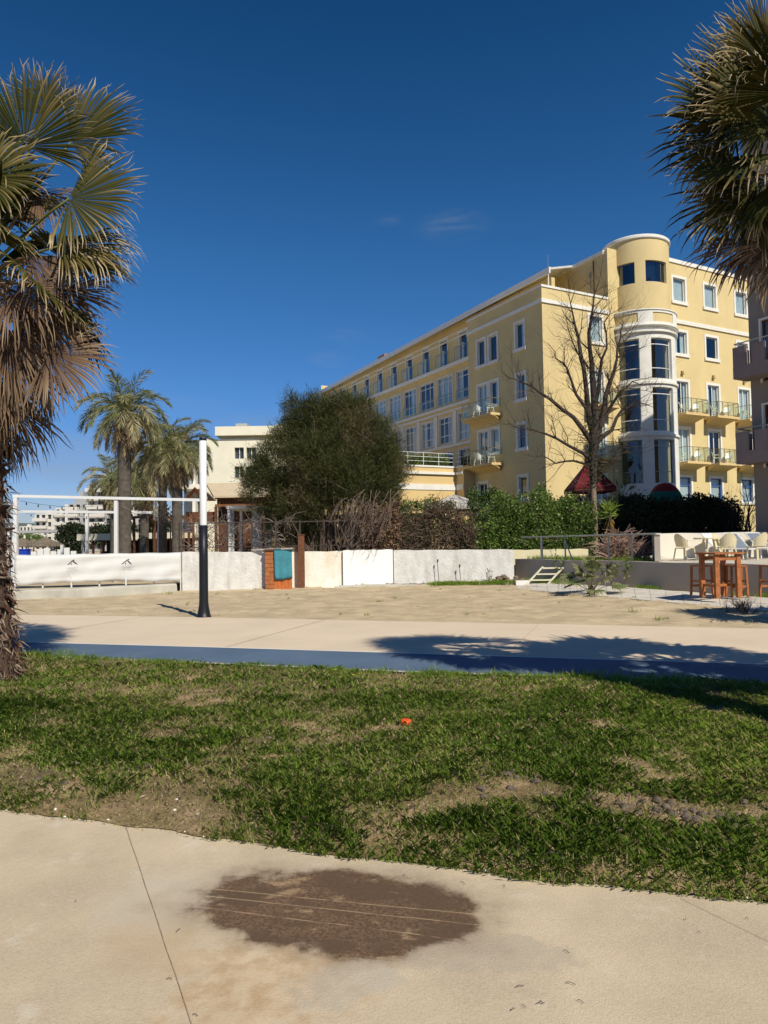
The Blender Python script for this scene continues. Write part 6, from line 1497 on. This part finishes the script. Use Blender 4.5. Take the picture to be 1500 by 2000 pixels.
hedge('dry_flower_bed', 'dry pinkish brown plants on the bed beside the pillar', HDD, [(7.2, 8.6, 22.9, 23.8, .7, 1.45)], 2200, .09, 69, (.3, .9), 420, mat('pinkish_twig', (.36, .24, .19), .95, .2))
hedge('olive_bush', 'dark olive bush behind the beach umbrellas', HDK, [(at(105, 1060, 60).x, at(152, 1060, 60).x, 60, 61.5, 0, 3.2)], 5000, .22, 70, (.3, 1))
# under-hedge backing: solid earth bank so the hedge has depth
# yucca
def yucca():
    Y = 26.5; b = at(1193, 1075, Y); r = thing('yucca', 'yucca with spiky green top and drooping orange brown dead leaves', 'plant', (b.x, Y, .68)); rg = np.random.default_rng(8)
    MB().tube([(0, 0, 0), (.02, 0, .8), (0, 0, 1.85)], [.07, .06, .05], 8).build('stem', BARK, r)
    n = 90; C = np.tile([[0, 0, 1.8]], (n, 1)) + rg.normal(size=(n, 3)) * [.03, .03, .12]; a = rg.uniform(0, 2 * PI, n); el = rg.uniform(-.2, 1.4, n); D = np.stack([np.cos(a) * np.cos(el), np.sin(a) * np.cos(el), np.sin(el)], 1)
    V, Fq = cards(C, D, rg.uniform(.35, .65, n), .045, rg, .15); npmesh('crown', V, Fq, GRS, np.repeat(rg.uniform(.3, .85, n), 4), r)
    n = 170; z = rg.uniform(.35, 1.7, n); a = rg.uniform(0, 2 * PI, n); C = np.stack([np.cos(a) * .06, np.sin(a) * .06, z], 1); D = np.stack([np.cos(a) * .3, np.sin(a) * .3, -np.ones(n)], 1) + rg.normal(size=(n, 3)) * .15
    V, Fq = cards(C, D, rg.uniform(.25, .5, n), .04, rg, .4); npmesh('dead_leaves', V, Fq, leafmat('yucca_dead', [(0, (.13, .07, .02)), (.5, (.30, .16, .04)), (1, (.36, .30, .09))], .8, .2), np.repeat(rg.uniform(0, 1, n), 4), r)
yucca()
# young fan palms and small plants by the low wall
def young_palm(label, px, py, pty, n, Rl, seed, stub=0):
    b = gp(px, py); b.z = .05; t = at(px, pty, b.y); H = t.z - .05; root = thing('young_palm', label, 'palm', b); rg = np.random.default_rng(seed); V = []; Fc = []; T = []; mb = MB(); st = MB()
    for i in range(n):
        a = i * 2.4 + rg.normal(0, .2); el = R(85) - (i / n) * R(75); d = Vector((math.cos(a) * math.cos(el), math.sin(a) * math.cos(el), math.sin(el))); hub = d * H * rg.uniform(.75, 1.0)
        dd = petiole(mb, (0, 0, 0), hub, .05, .012, .007); fan_leaf(rg, hub, dd + Vector((0, 0, -.2)), Vector((0, 0, 1)) + Vector(rg.normal(0, .4, 3)), Rl * rg.uniform(.8, 1.1), 20, R(rg.uniform(140, 200)), .9, V, Fc, T, False)
    npmesh('crown', V, Fc, FRM, np.clip(np.array(T) * .8, 0, 1), root); mb.build('frond_stalks', PETG, root)
    st.lathe([(.10, 0), (.12, .08), (.06, .22), (.0, .26)], n=10); st.build('stem', BARKP, root); return root
young_palm('young fan palm with arching yellow green fronds beside the slab path', 1155, 1164, 1106, 16, .46, 3)
def stem_plant(name, label, cat, base, H, seed, n=14, size=.14, m=None):
    r = thing(name, label, cat, base); rg = np.random.default_rng(seed); mb = MB(); C = []; D = []
    for i in range(4):
        a = rg.uniform(0, 6.28); e = Vector((math.cos(a) * .2 * H, math.sin(a) * .2 * H, H * rg.uniform(.6, 1))); mb.tube([(0, 0, 0), e * .5 + Vector((.02, 0, .02)), e], [.012, .009, .005], 4, False)
        for j in range(n):
            t = rg.uniform(.35, 1); C.append(e * t); D.append(rg.normal(size=3) + [0, 0, .3])
    V, Fq = cards(np.array([tuple(c) for c in C]), np.array(D), size * rg.uniform(.6, 1.2, len(C)), size * .35, rg); npmesh('leaves', V, Fq, m or HDG, np.repeat(rg.uniform(.2, 1, len(C)), 4), r); mb.build('stem', BARK, r); return r
q = WP(2.3, -.12); stem_plant('sapling', 'small staked sapling in front of the low wall, left of the young palm', 'sapling', (q[0], q[1], .03), 1.15, 4)
q = WP(5.2, -.2); stem_plant('sapling', 'thin bushy topped sapling in front of the low wall, right of the young palm', 'sapling', (q[0], q[1], .03), 1.2, 5)
stem_plant('seedling', 'small dark leaved seedling against the right white wall', 'plant', (at(955, 1130, 24.7).x, 24.7, .03), .62, 6, 8, .10)
rg3 = random.Random(4)
# small palm in the shade by the glazed tower
b = at(1215, 1000, 35); ps = make_palm('small dark palm in shade below the glazed tower', (b.x, 35, 0), (b.x, 35, 3.6), .16, .13, .55, 14, 14, 4, .45, 91, greenmat=FRM)

# parasols
def dome_parasol():
    b = at(1300, 1000, 34); r = thing('beach_parasol', 'closed-rib domed parasol with blue top, red band and green rim', 'parasol', (b.x, 34, .3)); bz = at(1300, 985, 34).z - .3; tz = at(1300, 943, 34).z - .3
    prof = [(.0, 1.0), (.28, .96), (.48, .82), (.66, .58), (.78, .30), (.86, .0)]; h = tz - bz
    cols_ = [('blue_panel', (.03, .03, .22)), ('red_panel', (.26, .012, .012)), ('green_panel', (.01, .14, .09))]
    for k, (a, b_) in enumerate(((0, 1), (1, 3), (3, 5))):
        m = MB(); pr = [(q[0], bz + q[1] * h) for q in prof[a:min(b_ + 1, 6)]]
        m.lathe(pr, n=16); m.build(cols_[k][0], mat(cols_[k][0], cols_[k][1], .8, .05), r)
    MB().tube([(0, 0, 0), (0, 0, tz)], .03, 8).build('pole', METW, r)
dome_parasol()
def red_parasol():
    Y = 33; t = at(1150, 898, Y); e = at(1105, 955, Y); r = thing('red_parasol', 'large dark red square parasol behind the bare tree', 'parasol', (t.x, Y, .3)); w = (t.x - e.x) * .85; m = MB()
    m.add([(-w, -w, e.z - .3), (w, -w, e.z - .3), (w, w, e.z - .3), (-w, w, e.z - .3), (0, 0, t.z - .3), (-w, -w, e.z - .5), (w, -w, e.z - .5), (w, w, e.z - .5), (-w, w, e.z - .5)], [(0, 1, 4), (1, 2, 4), (2, 3, 4), (3, 0, 4), (5, 6, 1, 0), (6, 7, 2, 1), (7, 8, 3, 2), (8, 5, 0, 3)])
    m.build('canopy', mat('dark_red_cloth', (.12, .008, .014), .85, .1), r); MB().tube([(0, 0, 0), (0, 0, t.z - .3)], .05, 8).build('pole', WOODD, r)
    m = MB(); m.bar((-w, -w, e.z - .42), (w, -w, e.z - .42), .05); m.bar((-w, -w, e.z - .42), (-w, w, e.z - .42), .05); m.tube([(-w + .1, -w + .1, 0), (-w + .1, -w + .1, e.z - .4)], .04, 6); m.build('frame', WOODD, r)
red_parasol()
# pale marquee roof in front of the annex
c = at(888, 965, 36); e = at(866, 990, 36); e2 = at(942, 991, 36)
r = thing('marquee', 'pale pyramid marquee roof in front of the annex', 'marquee', (c.x, 36, 0)); m = MB(); w0 = e.x - c.x - .9; w1 = e2.x - c.x
m.add([(w0, -1.6, e.z), (w1, -1.6, e.z), (w1, 2, e.z), (w0, 2, e.z), (0, 0.2, c.z), (w0, -1.6, e.z - .18), (w1, -1.6, e.z - .18), (w1, 2, e.z - .18), (w0, 2, e.z - .18)], [(0, 1, 4), (1, 2, 4), (2, 3, 4), (3, 0, 4), (5, 6, 1, 0), (6, 7, 2, 1), (7, 8, 3, 2), (8, 5, 0, 3)])
m.build('canopy', mat('pale_canvas', (.52, .49, .44), .9, .06), r)
for sx in (w0 + .1, w1 - .1):
    for sy in (-1.5, 1.9): MB().tube([(sx, sy, 0), (sx, sy, e.z)], .05, 6).build('pole', WOODD, r)
# low bank of pale drapes and the white gazebo behind the big tree
def drape(name, label, x0, x1, Y, z0, z1, m, cat='curtain', seed=0, wl=.16):
    V = []; Fq = []; n = int((x1 - x0) / .03); r2 = random.Random(seed)
    for i in range(n + 1):
        x = x0 + (x1 - x0) * i / n; y = Y + .05 * math.sin(x / wl * 2 * PI) + .03 * math.sin(x * 17 + seed)
        V += [(x, y, z0), (x, y * 1.0 + .01, z1)]
    for i in range(n): Fq.append((2 * i, 2 * i + 2, 2 * i + 3, 2 * i + 1))
    return tag(npmesh(name, V, Fq, m, None, None, True), label, cat)
WDR = mat('white_drape_cloth', (.76, .76, .74), .9, .05)
def gazebo(label, px0, px1, pyt, Y, gaps, seed):
    a = at(px0, pyt, Y); b = at(px1, pyt, Y); r = thing('gazebo', label, 'gazebo', ((a.x + b.x) / 2, Y, 0)); o = r.location; w = (b.x - a.x) / 2; h = a.z
    m = MB(); m.bb(-w - .1, w + .1, -.1, 2.6, h, h + .12); m.build('roof', WHT, r)
    for sx in (-w, w):
        for sy in (0, 2.5): MB().bb(sx - .05, sx + .05, sy - .05, sy + .05, 0, h - .001).build('post', METW, r)
    for i, (g0, g1) in enumerate(gaps):
        x0 = -w + 2 * w * g0; x1 = -w + 2 * w * g1; V = []; Fq = []; n = 50
        for k in range(n + 1):
            x = x0 + (x1 - x0) * k / n; y = .05 * math.sin(k * 1.3 + i); V += [(x, y, .3), (x, y, h - .02)]
        for k in range(n): Fq.append((2 * k, 2 * k + 2, 2 * k + 3, 2 * k + 1))
        npmesh('drape', V, Fq, WDR, None, r, True)
gazebo('white gazebo with gathered white drapes left of the big tree', 447, 528, 994, 29.5, ((0, .12), (.55, .80), (.86, 1)), 1)
gazebo('white gazebo with gathered drapes seen under the big tree', 578, 706, 1012, 31.5, ((0, .18), (.42, .62), (.66, .82), (.88, 1)), 2)
def pavilion():
    Y = 34; r = thing('timber_pavilion', 'brown timber pavilion with a sloping tan roof and slatted balcony', 'pavilion', (at(430, 1000, Y).x, Y, 0)); o = r.location
    P = lambda px, py, dy=0: at(px, py, Y + dy) - Vector((o.x, Y, 0))
    a = P(420, 969); b = P(498, 969); m = MB(); x0, x1, ze = a.x, b.x + .6, a.z; zr = P(405, 944, 2).z
    rf = MB(); rf.add([(x0 - .0, -.3, ze), (x1, -.3, ze), (x1, 1.9, zr), (x0 - .9, 1.9, zr), (x0, -.3, ze - .1), (x1, -.3, ze - .1), (x1, 1.9, zr - .1), (x0 - .9, 1.9, zr - .1)], [(0, 1, 2, 3), (7, 6, 5, 4), (0, 4, 5, 1), (3, 7, 4, 0), (1, 5, 6, 2), (2, 6, 7, 3)])
    rf.build('roof', mat('tan_roof_sheet', (.55, .46, .33), .8, .05), r)
    rail = MB(); z0 = P(420, 990).z; z1 = P(420, 971).z
    rail.bb(x0, x1, -.05, .05, z0, z0 + .12); rail.bb(x0, x1, -.05, .05, z1 - .1, z1)
    k = x0 + .1
    while k < x1: rail.bb(k, k + .05, -.02, .02, z0 + .121, z1 - .101); k += .14
    rail.build('slatted_rail', mat('brown_rail_timber', (.20, .085, .04), .7, .2, 8), r)
    bk = MB(); bk.bb(x0, x1, .6, .7, 0, z1); bk.build('back_wall', WOODD, r)
    for x in (x0 + .05, (x0 + x1) / 2, x1 - .05): MB().bb(x - .06, x + .06, -.12, .04, 0, z0 - .002).build('post', WOODD, r)
    a = P(370, 972); b = P(396, 972); t = P(381, 955)
    g = MB(); g.add([(a.x, 0, a.z), (b.x, 0, a.z), (t.x, 0, t.z), (a.x, 3, a.z), (b.x, 3, a.z), (t.x, 3, t.z)], [(0, 1, 2), (0, 2, 5, 3), (2, 1, 4, 5), (3, 5, 4)]); g.build('gable_roof', mat('tan_gable', (.50, .40, .28), .8), r)
    g = MB(); g.add([(a.x - .3, -.05, a.z - .15), (t.x, -.05, t.z + .1), (t.x, -.05, t.z - .1), (a.x - .1, -.05, a.z - .2)], [(0, 1, 2, 3)]); g.add([(b.x + .3, -.05, a.z - .15), (t.x, -.05, t.z + .1), (t.x, -.05, t.z - .1), (b.x + .1, -.05, a.z - .2)], [(3, 2, 1, 0)]); g.build('bargeboard', WOOD, r)
    m = MB(); m.bb(a.x - .2, x0, .1, .2, 2.6, 3.1); m.bb(a.x - .1, a.x, .0, .1, 0, 2.6); m.build('beam', WOODD, r)
pavilion()
# dark fence posts and mesh behind the whitewashed wall
m = MB()
for i in range(9): m.bar((-7.2 + i * .85, 25.0, .5), (-7.2 + i * .85, 25.0, 2.35), .05)
m.bar((-7.2, 25, 2.3), (-.4, 25.0, 2.3), .04); m.bar((-7.2, 25, 1.45), (-.4, 25.0, 1.45), .03)
tag(m.build('mesh_fence', mat('rust_dark_metal', (.06, .045, .04), .8, .2)), 'dark thin post fence just behind the whitewashed wall left of and under the big tree', 'fence')
m = MB()
for px, Y, c in ((640, 29.5, 0), (690, 29.8, 0), (720, 30, 0)): a = at(px, 1050, Y); m.bb(a.x - .45, a.x + .45, Y, Y + .5, .4, .95)
tag(m.build('garden_seats', DRK), 'row of dark garden seats in the shade below the gazebo drapes', 'seats')

# ------------------------------------------------------------------ far buildings
CITYW = mat('pale_city_render', (.62, .60, .56), .9, .08, .2); CITYG = mat('grey_city_render', (.36, .37, .38), .9, .1, .2); CITYD = mat('dark_city_window', (.05, .06, .075), .4, .2)
def block(label, px0, px1, pyt, Y, floors, bays, wm=CITYW, deep=12, z0=0, setback=0, balc=True, group='distant apartment blocks'):
    a = at(px0, pyt, Y); b = at(px1, pyt, Y); w = b.x - a.x; h = a.z; r = thing('apartment_block', label, 'apartment block', (a.x, Y, 0), 0, group); m = MB()
    top = h - (h / floors if setback else 0); fh_ = top / floors
    holes = []
    for f in range(floors):
        for k in range(bays):
            c = (k + .5) / bays * w; holes.append((c - w / bays * .28, c + w / bays * .28, f * fh_ + fh_ * .22, f * fh_ + fh_ * .82))
    fn = plane((0, 0, 0), (1, 0, 0), (0, -1, 0)); panel(m, fn, 0, w, 0, top, holes, .5)
    m.add([(0, 0, 0), (0, 0, top), (0, deep, top), (0, deep, 0)], [(0, 1, 2, 3)]); m.add([(w, 0, 0), (w, deep, 0), (w, deep, top), (w, 0, top)], [(0, 1, 2, 3)]); m.add([(0, 0, top), (w, 0, top), (w, deep, top), (0, deep, top)], [(0, 1, 2, 3)])
    if setback: m.bb(w * .25, w, 1, deep, top + .01, h)
    m.build('wall', wm, r)
    for h_ in holes:
        m = MB(); sheet(m, fn, *h_, .45); m.build('window', CITYD, r)
    if balc:
        for f in range(1, floors):
            m = MB(); m.bb(-.3, w * .55, -1.2, -.02, f * fh_ - .15, f * fh_ + .85); m.build('balcony', CITYW, r)
    m = MB(); m.bb(w * .4, w * .6, 2, 4, h + .01 if setback else top + .01, h + h * .05 + .5); m.build('stair_head', wm, r)
block('tallest far apartment block, grey and white with many balconies, beside the short palm', 172, 236, 925, 175, 8, 4, CITYG, setback=1)
block('pale stepped block just left of the tallest far block', 133, 172, 968, 190, 7, 3, CITYG, setback=1)
block('white far block under the left part of the pergola', 108, 140, 992, 220, 5, 3)
block('wide white far block at the left under the pergola beam', 68, 114, 1003, 230, 5, 4)
block('white low building on the far horizon by the left pergola post', 38, 66, 1028, 380, 4, 4, balc=False)
block('pale far block seen between the palm trunks', 228, 262, 945, 160, 7, 3)
# white building behind the pavilion
def white_block():
    Y = 56; a = at(397, 835, Y); b = at(620, 835, Y); r = thing('white_building', 'cream white building with square dark windows between the pole and the big tree', 'building', (a.x, Y, 0)); w = b.x - a.x; h = a.z; fn = plane((0, 0, 0), (1, 0, 0), (0, -1, 0)); s = Y / F
    holes = []
    for px0, px1, y0, y1 in ((458, 476, 874, 896), (481, 500, 874, 896), (458, 476, 911, 933), (481, 500, 911, 933), (540, 560, 874, 896), (540, 560, 911, 933)):
        holes.append((at(px0, y0, Y).x - a.x, at(px1, y0, Y).x - a.x, at(px0, y1, Y).z, at(px0, y0, Y).z))
    m = MB(); zt = at(422, 858, Y).z; panel(m, fn, 0, w, 0, zt, holes, .3); x0 = at(422, 850, Y).x - a.x
    m.bb(x0, w, -.35, 6, zt + .25, h); m.bb(x0 + .3, w, .4, 6, zt + .001, zt + .249)
    sd = plane((0, 0, 0), (0, 1, 0), (-1, 0, 0)); sh_ = [(1.0, 3.0, z, z + 2.0) for z in (1, 4.2, 7.0)]; panel(m, sd, 0, 12, 0, zt - .01, sh_, .3)
    m.add([(0, 0, zt), (w, 0, zt), (w, 12, zt), (0, 12, zt)], [(0, 1, 2, 3)]); m.build('wall', mat('cream_white_render', (.76, .73, .60), .9, .05, 1), r)
    for h_ in holes: q = MB(); sheet(q, fn, *h_, .28); o = q.build('window', CITYD, r); e = MB(); e.bb((h_[0] + h_[1]) / 2 - .03, (h_[0] + h_[1]) / 2 + .03, .18, .24, h_[2], h_[3]); e.build('frame', METW, o)
    for h_ in sh_: q = MB(); sheet(q, sd, *h_, .28); q.build('window', CITYD, r)
    # bay with pale columns left of the corner, its blue shade put into the colour
    c0 = at(338, 862, Y); m = MB(); x = c0.x - a.x; m.bb(x, -.02, 3.0, 10, 0, c0.z); m.build('side_bay', mat('shade_blue_render', (.34, .38, .42), .9), r)
    m = MB(); m.bb(at(372, 900, Y).x - a.x, at(378, 900, Y).x - a.x, .5, 2.9, 0, at(380, 905, Y).z); m.build('column', WHT, r)
    m = MB(); m.bb(at(340, 950, Y).x - a.x, -.03, .2, 2.95, at(340, 955, Y).z, at(340, 946, Y).z); m.build('canopy', CRW, r)
    m = MB(); t = at(465, 828, Y); m.bb(t.x - a.x - .4, t.x - a.x + .5, 1, 2, h, h + .45); m.build('roof_box', CITYG, r)
white_block()
# grey roofed building just behind it
a = at(512, 846, 70); b = at(640, 832, 70); r = thing('grey_building', 'grey sided building whose sloping top shows between the white building and the big tree', 'building', (a.x, 70, 0)); w = b.x - a.x
m = MB(); m.add([(0, 0, 0), (w, 0, 0), (w, 0, b.z), (1.4, 0, a.z + .9), (0, 0, a.z), (0, 10, 0), (w, 10, 0), (w, 10, b.z), (1.4, 10, a.z + .9), (0, 10, a.z)], [(0, 1, 2, 3, 4), (9, 8, 7, 6, 5), (0, 4, 9, 5), (4, 3, 8, 9), (3, 2, 7, 8), (1, 6, 7, 2)]); m.build('wall', CITYG, r)
m = MB(); sheet(m, plane((0, 0, 0), (1, 0, 0), (0, -1, 0)), 1, 2, 6, 8, -.02); m.build('window', CITYD, r)
# beach restaurant: cream flat roof with timber posts
def beach_bar():
    Y = 52; a = at(150, 1043, Y); b = at(352, 1043, Y); r = thing('beach_bar', 'long low beach bar with cream flat roof and dark open front behind the palms', 'beach bar', (a.x, Y, 0)); w = b.x - a.x
    m = MB(); m.bb(0, w, 0, 6, a.z - .48, a.z); m.build('roof', mat('cream_fascia', (.66, .61, .48), .8, .05), r)
    m = MB(); m.bb(0, w, 5.6, 5.9, 0, a.z - .5); m.bb(1, 3, 2, 3, 0, 1.1); m.bb(4.5, 7, 2.5, 3.5, 0, 1.0); m.build('back_wall', mat('dark_bar_interior', (.05, .035, .03), .9, .4, 2), r)
    n = 10
    for i in range(n): x = w * (i + .3) / n; MB().bb(x, x + .14, .3, .44, 0, a.z - .481).build('post', WOODD if i % 3 else CRW, r)
    for i in range(5): x = w * (i + .6) / 5.5; MB().bb(x, x + .7, 3.9, 4.6, .4, .95).build('seat', PLC, r)
    # brown pergola rising in front of it, between the trunks
    Yp = 44; a = at(262, 1008, Yp); b = at(302, 1008, Yp); r2 = thing('timber_pergola', 'reddish brown timber frame between the palm trunks', 'timber frame', (a.x, Yp, 0)); w = b.x - a.x; h = a.z
    m = MB(); m.bb(-.1, w + 2.6, -.08, .08, h - .15, h); m.bb(-.1, w + 2.6, 2.4, 2.55, h - .15, h); m.bb(-.1, w + 2.6, .9, 1.0, h * .55, h * .55 + .1); m.build('beam', WOODD, r2)
    for x in (0, w * .5, w, w + 1.2, w + 2.4): MB().bb(x - .06, x + .06, -.07, .07, 0, h - .151).build('post', WOODD, r2)
    m = MB(); k = 0
    while k < w + 2.3: m.bb(k + .1, k + .16, .5, .56, .9, h * .95); k += .28
    m.build('slats', WOODD, r2)
beach_bar()
# thatched beach umbrellas
TH = mat('dry_thatch', (.17, .14, .105), .95, .35, 6, .8, 20); th = None
def thatch(px, py, Y, s, lab):
    global th
    c = at(px, py, Y)
    if th is None:
        th = thing('thatched_umbrella', lab, 'beach umbrella', (c.x, Y, 0), 0, 'thatched umbrellas on the beach'); m = MB(); rg = random.Random(3)
        m.lathe([(0, 2.75), (.35, 2.55), (.9, 2.28), (1.35, 2.05), (1.4, 1.95), (.9, 2.1), (0, 2.4)], n=20)
        for i in range(160): a = rg.uniform(0, 6.28); d = rg.uniform(.9, 1.38); z = 2.75 - d * .5; m.bar((d * math.cos(a), d * math.sin(a), z + .04), ((d + .18) * math.cos(a + .05), (d + .18) * math.sin(a + .05), z - .25), .03)
        m.build('thatch', TH, th); MB().tube([(0, 0, 0), (0, 0, 2.5)], .06, 7).build('pole', WOODD, th)
    else: again(th, (c.x, Y, 0), px * .37, lab)
    th.scale = (.8, .8, .8)
for px, Y, lab in ((44, 50, 'thatched umbrella nearest the left pergola post'), (66, 62, 'thatched umbrella second from the left pergola post'), (88, 47, 'largest thatched umbrella, left of the olive bush'), (100, 70, 'small far thatched umbrella behind the largest one'), (56, 80, 'farthest small thatched umbrella at the left')):
    thatch(px, 1060, Y, 1, lab)
a = at(48, 1079, 31); r = thing('beach_bin', 'bright blue box standing behind the left end of the banner', 'bin', (a.x, 31, 0)); MB().bb(-.16, .18, -.2, .2, 0, 1.42).build('body', mat('blue_plastic', (.01, .05, .42), .5, .05), r, bevel=.02); MB().bb(-.18, .20, -.22, .22, 1.421, 1.46).build('lid', bpy.data.materials['blue_plastic'], r)
m = MB(); Y = 42
for i in range(7): x = at(60 + i * 13, 1075, Y).x; m.bb(x, x + .32, Y, Y + .05, .5, 1.25 + .1 * (i % 3)); m.bb(x + .1, x + .15, Y, Y + .05, 0, .5)
tag(m.build('beach_boards', PLW), 'row of small white boards and seats on the beach beyond the banner', 'boards')
m = MB()
for x, y0 in ((120, 1064),): a = at(x, y0, 36); m.bb(a.x - .06, a.x + .06, 36, 36.12, 0, a.z)
tag(m.build('short_post', METW), 'short white post between the olive bush and the pergola post', 'post')
a = at(34, 1036, 70); b = at(134, 1038, 70); r = thing('sunshade_roof', 'thin dark flat sunshade roof over the beach umbrellas', 'sunshade', (a.x, 70, 0)); w = b.x - a.x
MB().bb(0, w, 0, 3, a.z - .25, a.z).build('roof', CITYG, r)
for k in (.1, .5, .9): MB().bb(w * k, w * k + .15, .2, .35, 0, a.z - .251).build('post', METW, r)
# far trees: scattered dark crowns along the shore
rgf = np.random.default_rng(10)
def far_tree(label, px, pyt, Y, rad_px, seed, m=HDK):
    c = at(px, pyt, Y); k = Y / F; rr = rad_px * k; root = thing('far_tree', label, 'tree', (c.x, Y, 0)); rg = np.random.default_rng(seed); B = [(rg.normal(0, rr * .45), rg.normal(0, rr * .3), c.z - rr * .8 + rg.normal(0, rr * .3), rr * .6, rr * .6, rr * .55) for _ in range(6)]
    _, _, P, D, _ = blob_cloud(rg, B, 260, 9, rr * .25, .4); n = len(P); V, Fq = cards(P, D + rg.normal(size=(n, 3)) * .7, rr * .22, rr * .12, rg); npmesh('crown', V, Fq, m, np.repeat(rg.uniform(0, 1, n), 4), root)
    MB().tube([(0, 0, 0), (0, 0, max(c.z - rr, .5))], [rr * .12, rr * .07], 6).build('trunk', BARK, root)
far_tree('dark tree below the tallest far block', 198, 1024, 120, 26, 1); far_tree('dark tree left of the pergola middle post', 158, 1022, 110, 20, 2); far_tree('low green tree at the far left horizon', 52, 1040, 150, 14, 3, HDG)
far_tree('grey green tree filling the gap behind the ringed palm trunk', 300, 1000, 95, 30, 4); far_tree('dark tree beside the pale far block', 238, 1010, 105, 22, 5)
# wooded hill on the horizon
V = []; Fq = []; n = 160; X = np.linspace(-1500, 1800, n)
for j, t in enumerate(np.linspace(0, 1, 14)):
    for i, x in enumerate(X): V.append((x, 1300 + t * 700, -1 + (14 + 55 * float(fbm(np.array(x * .0022), np.array(3.0), 4, 8))) * math.sin(t * PI) ** .7))
for j in range(13):
    for i in range(n - 1): a = j * n + i; Fq.append((a, a + 1, a + n + 1, a + n))
o = npmesh('hills', V, Fq, mat('far_wooded_hill', (.10, .13, .11), .95, .2, .01), None, None, True); o['kind'] = 'structure'
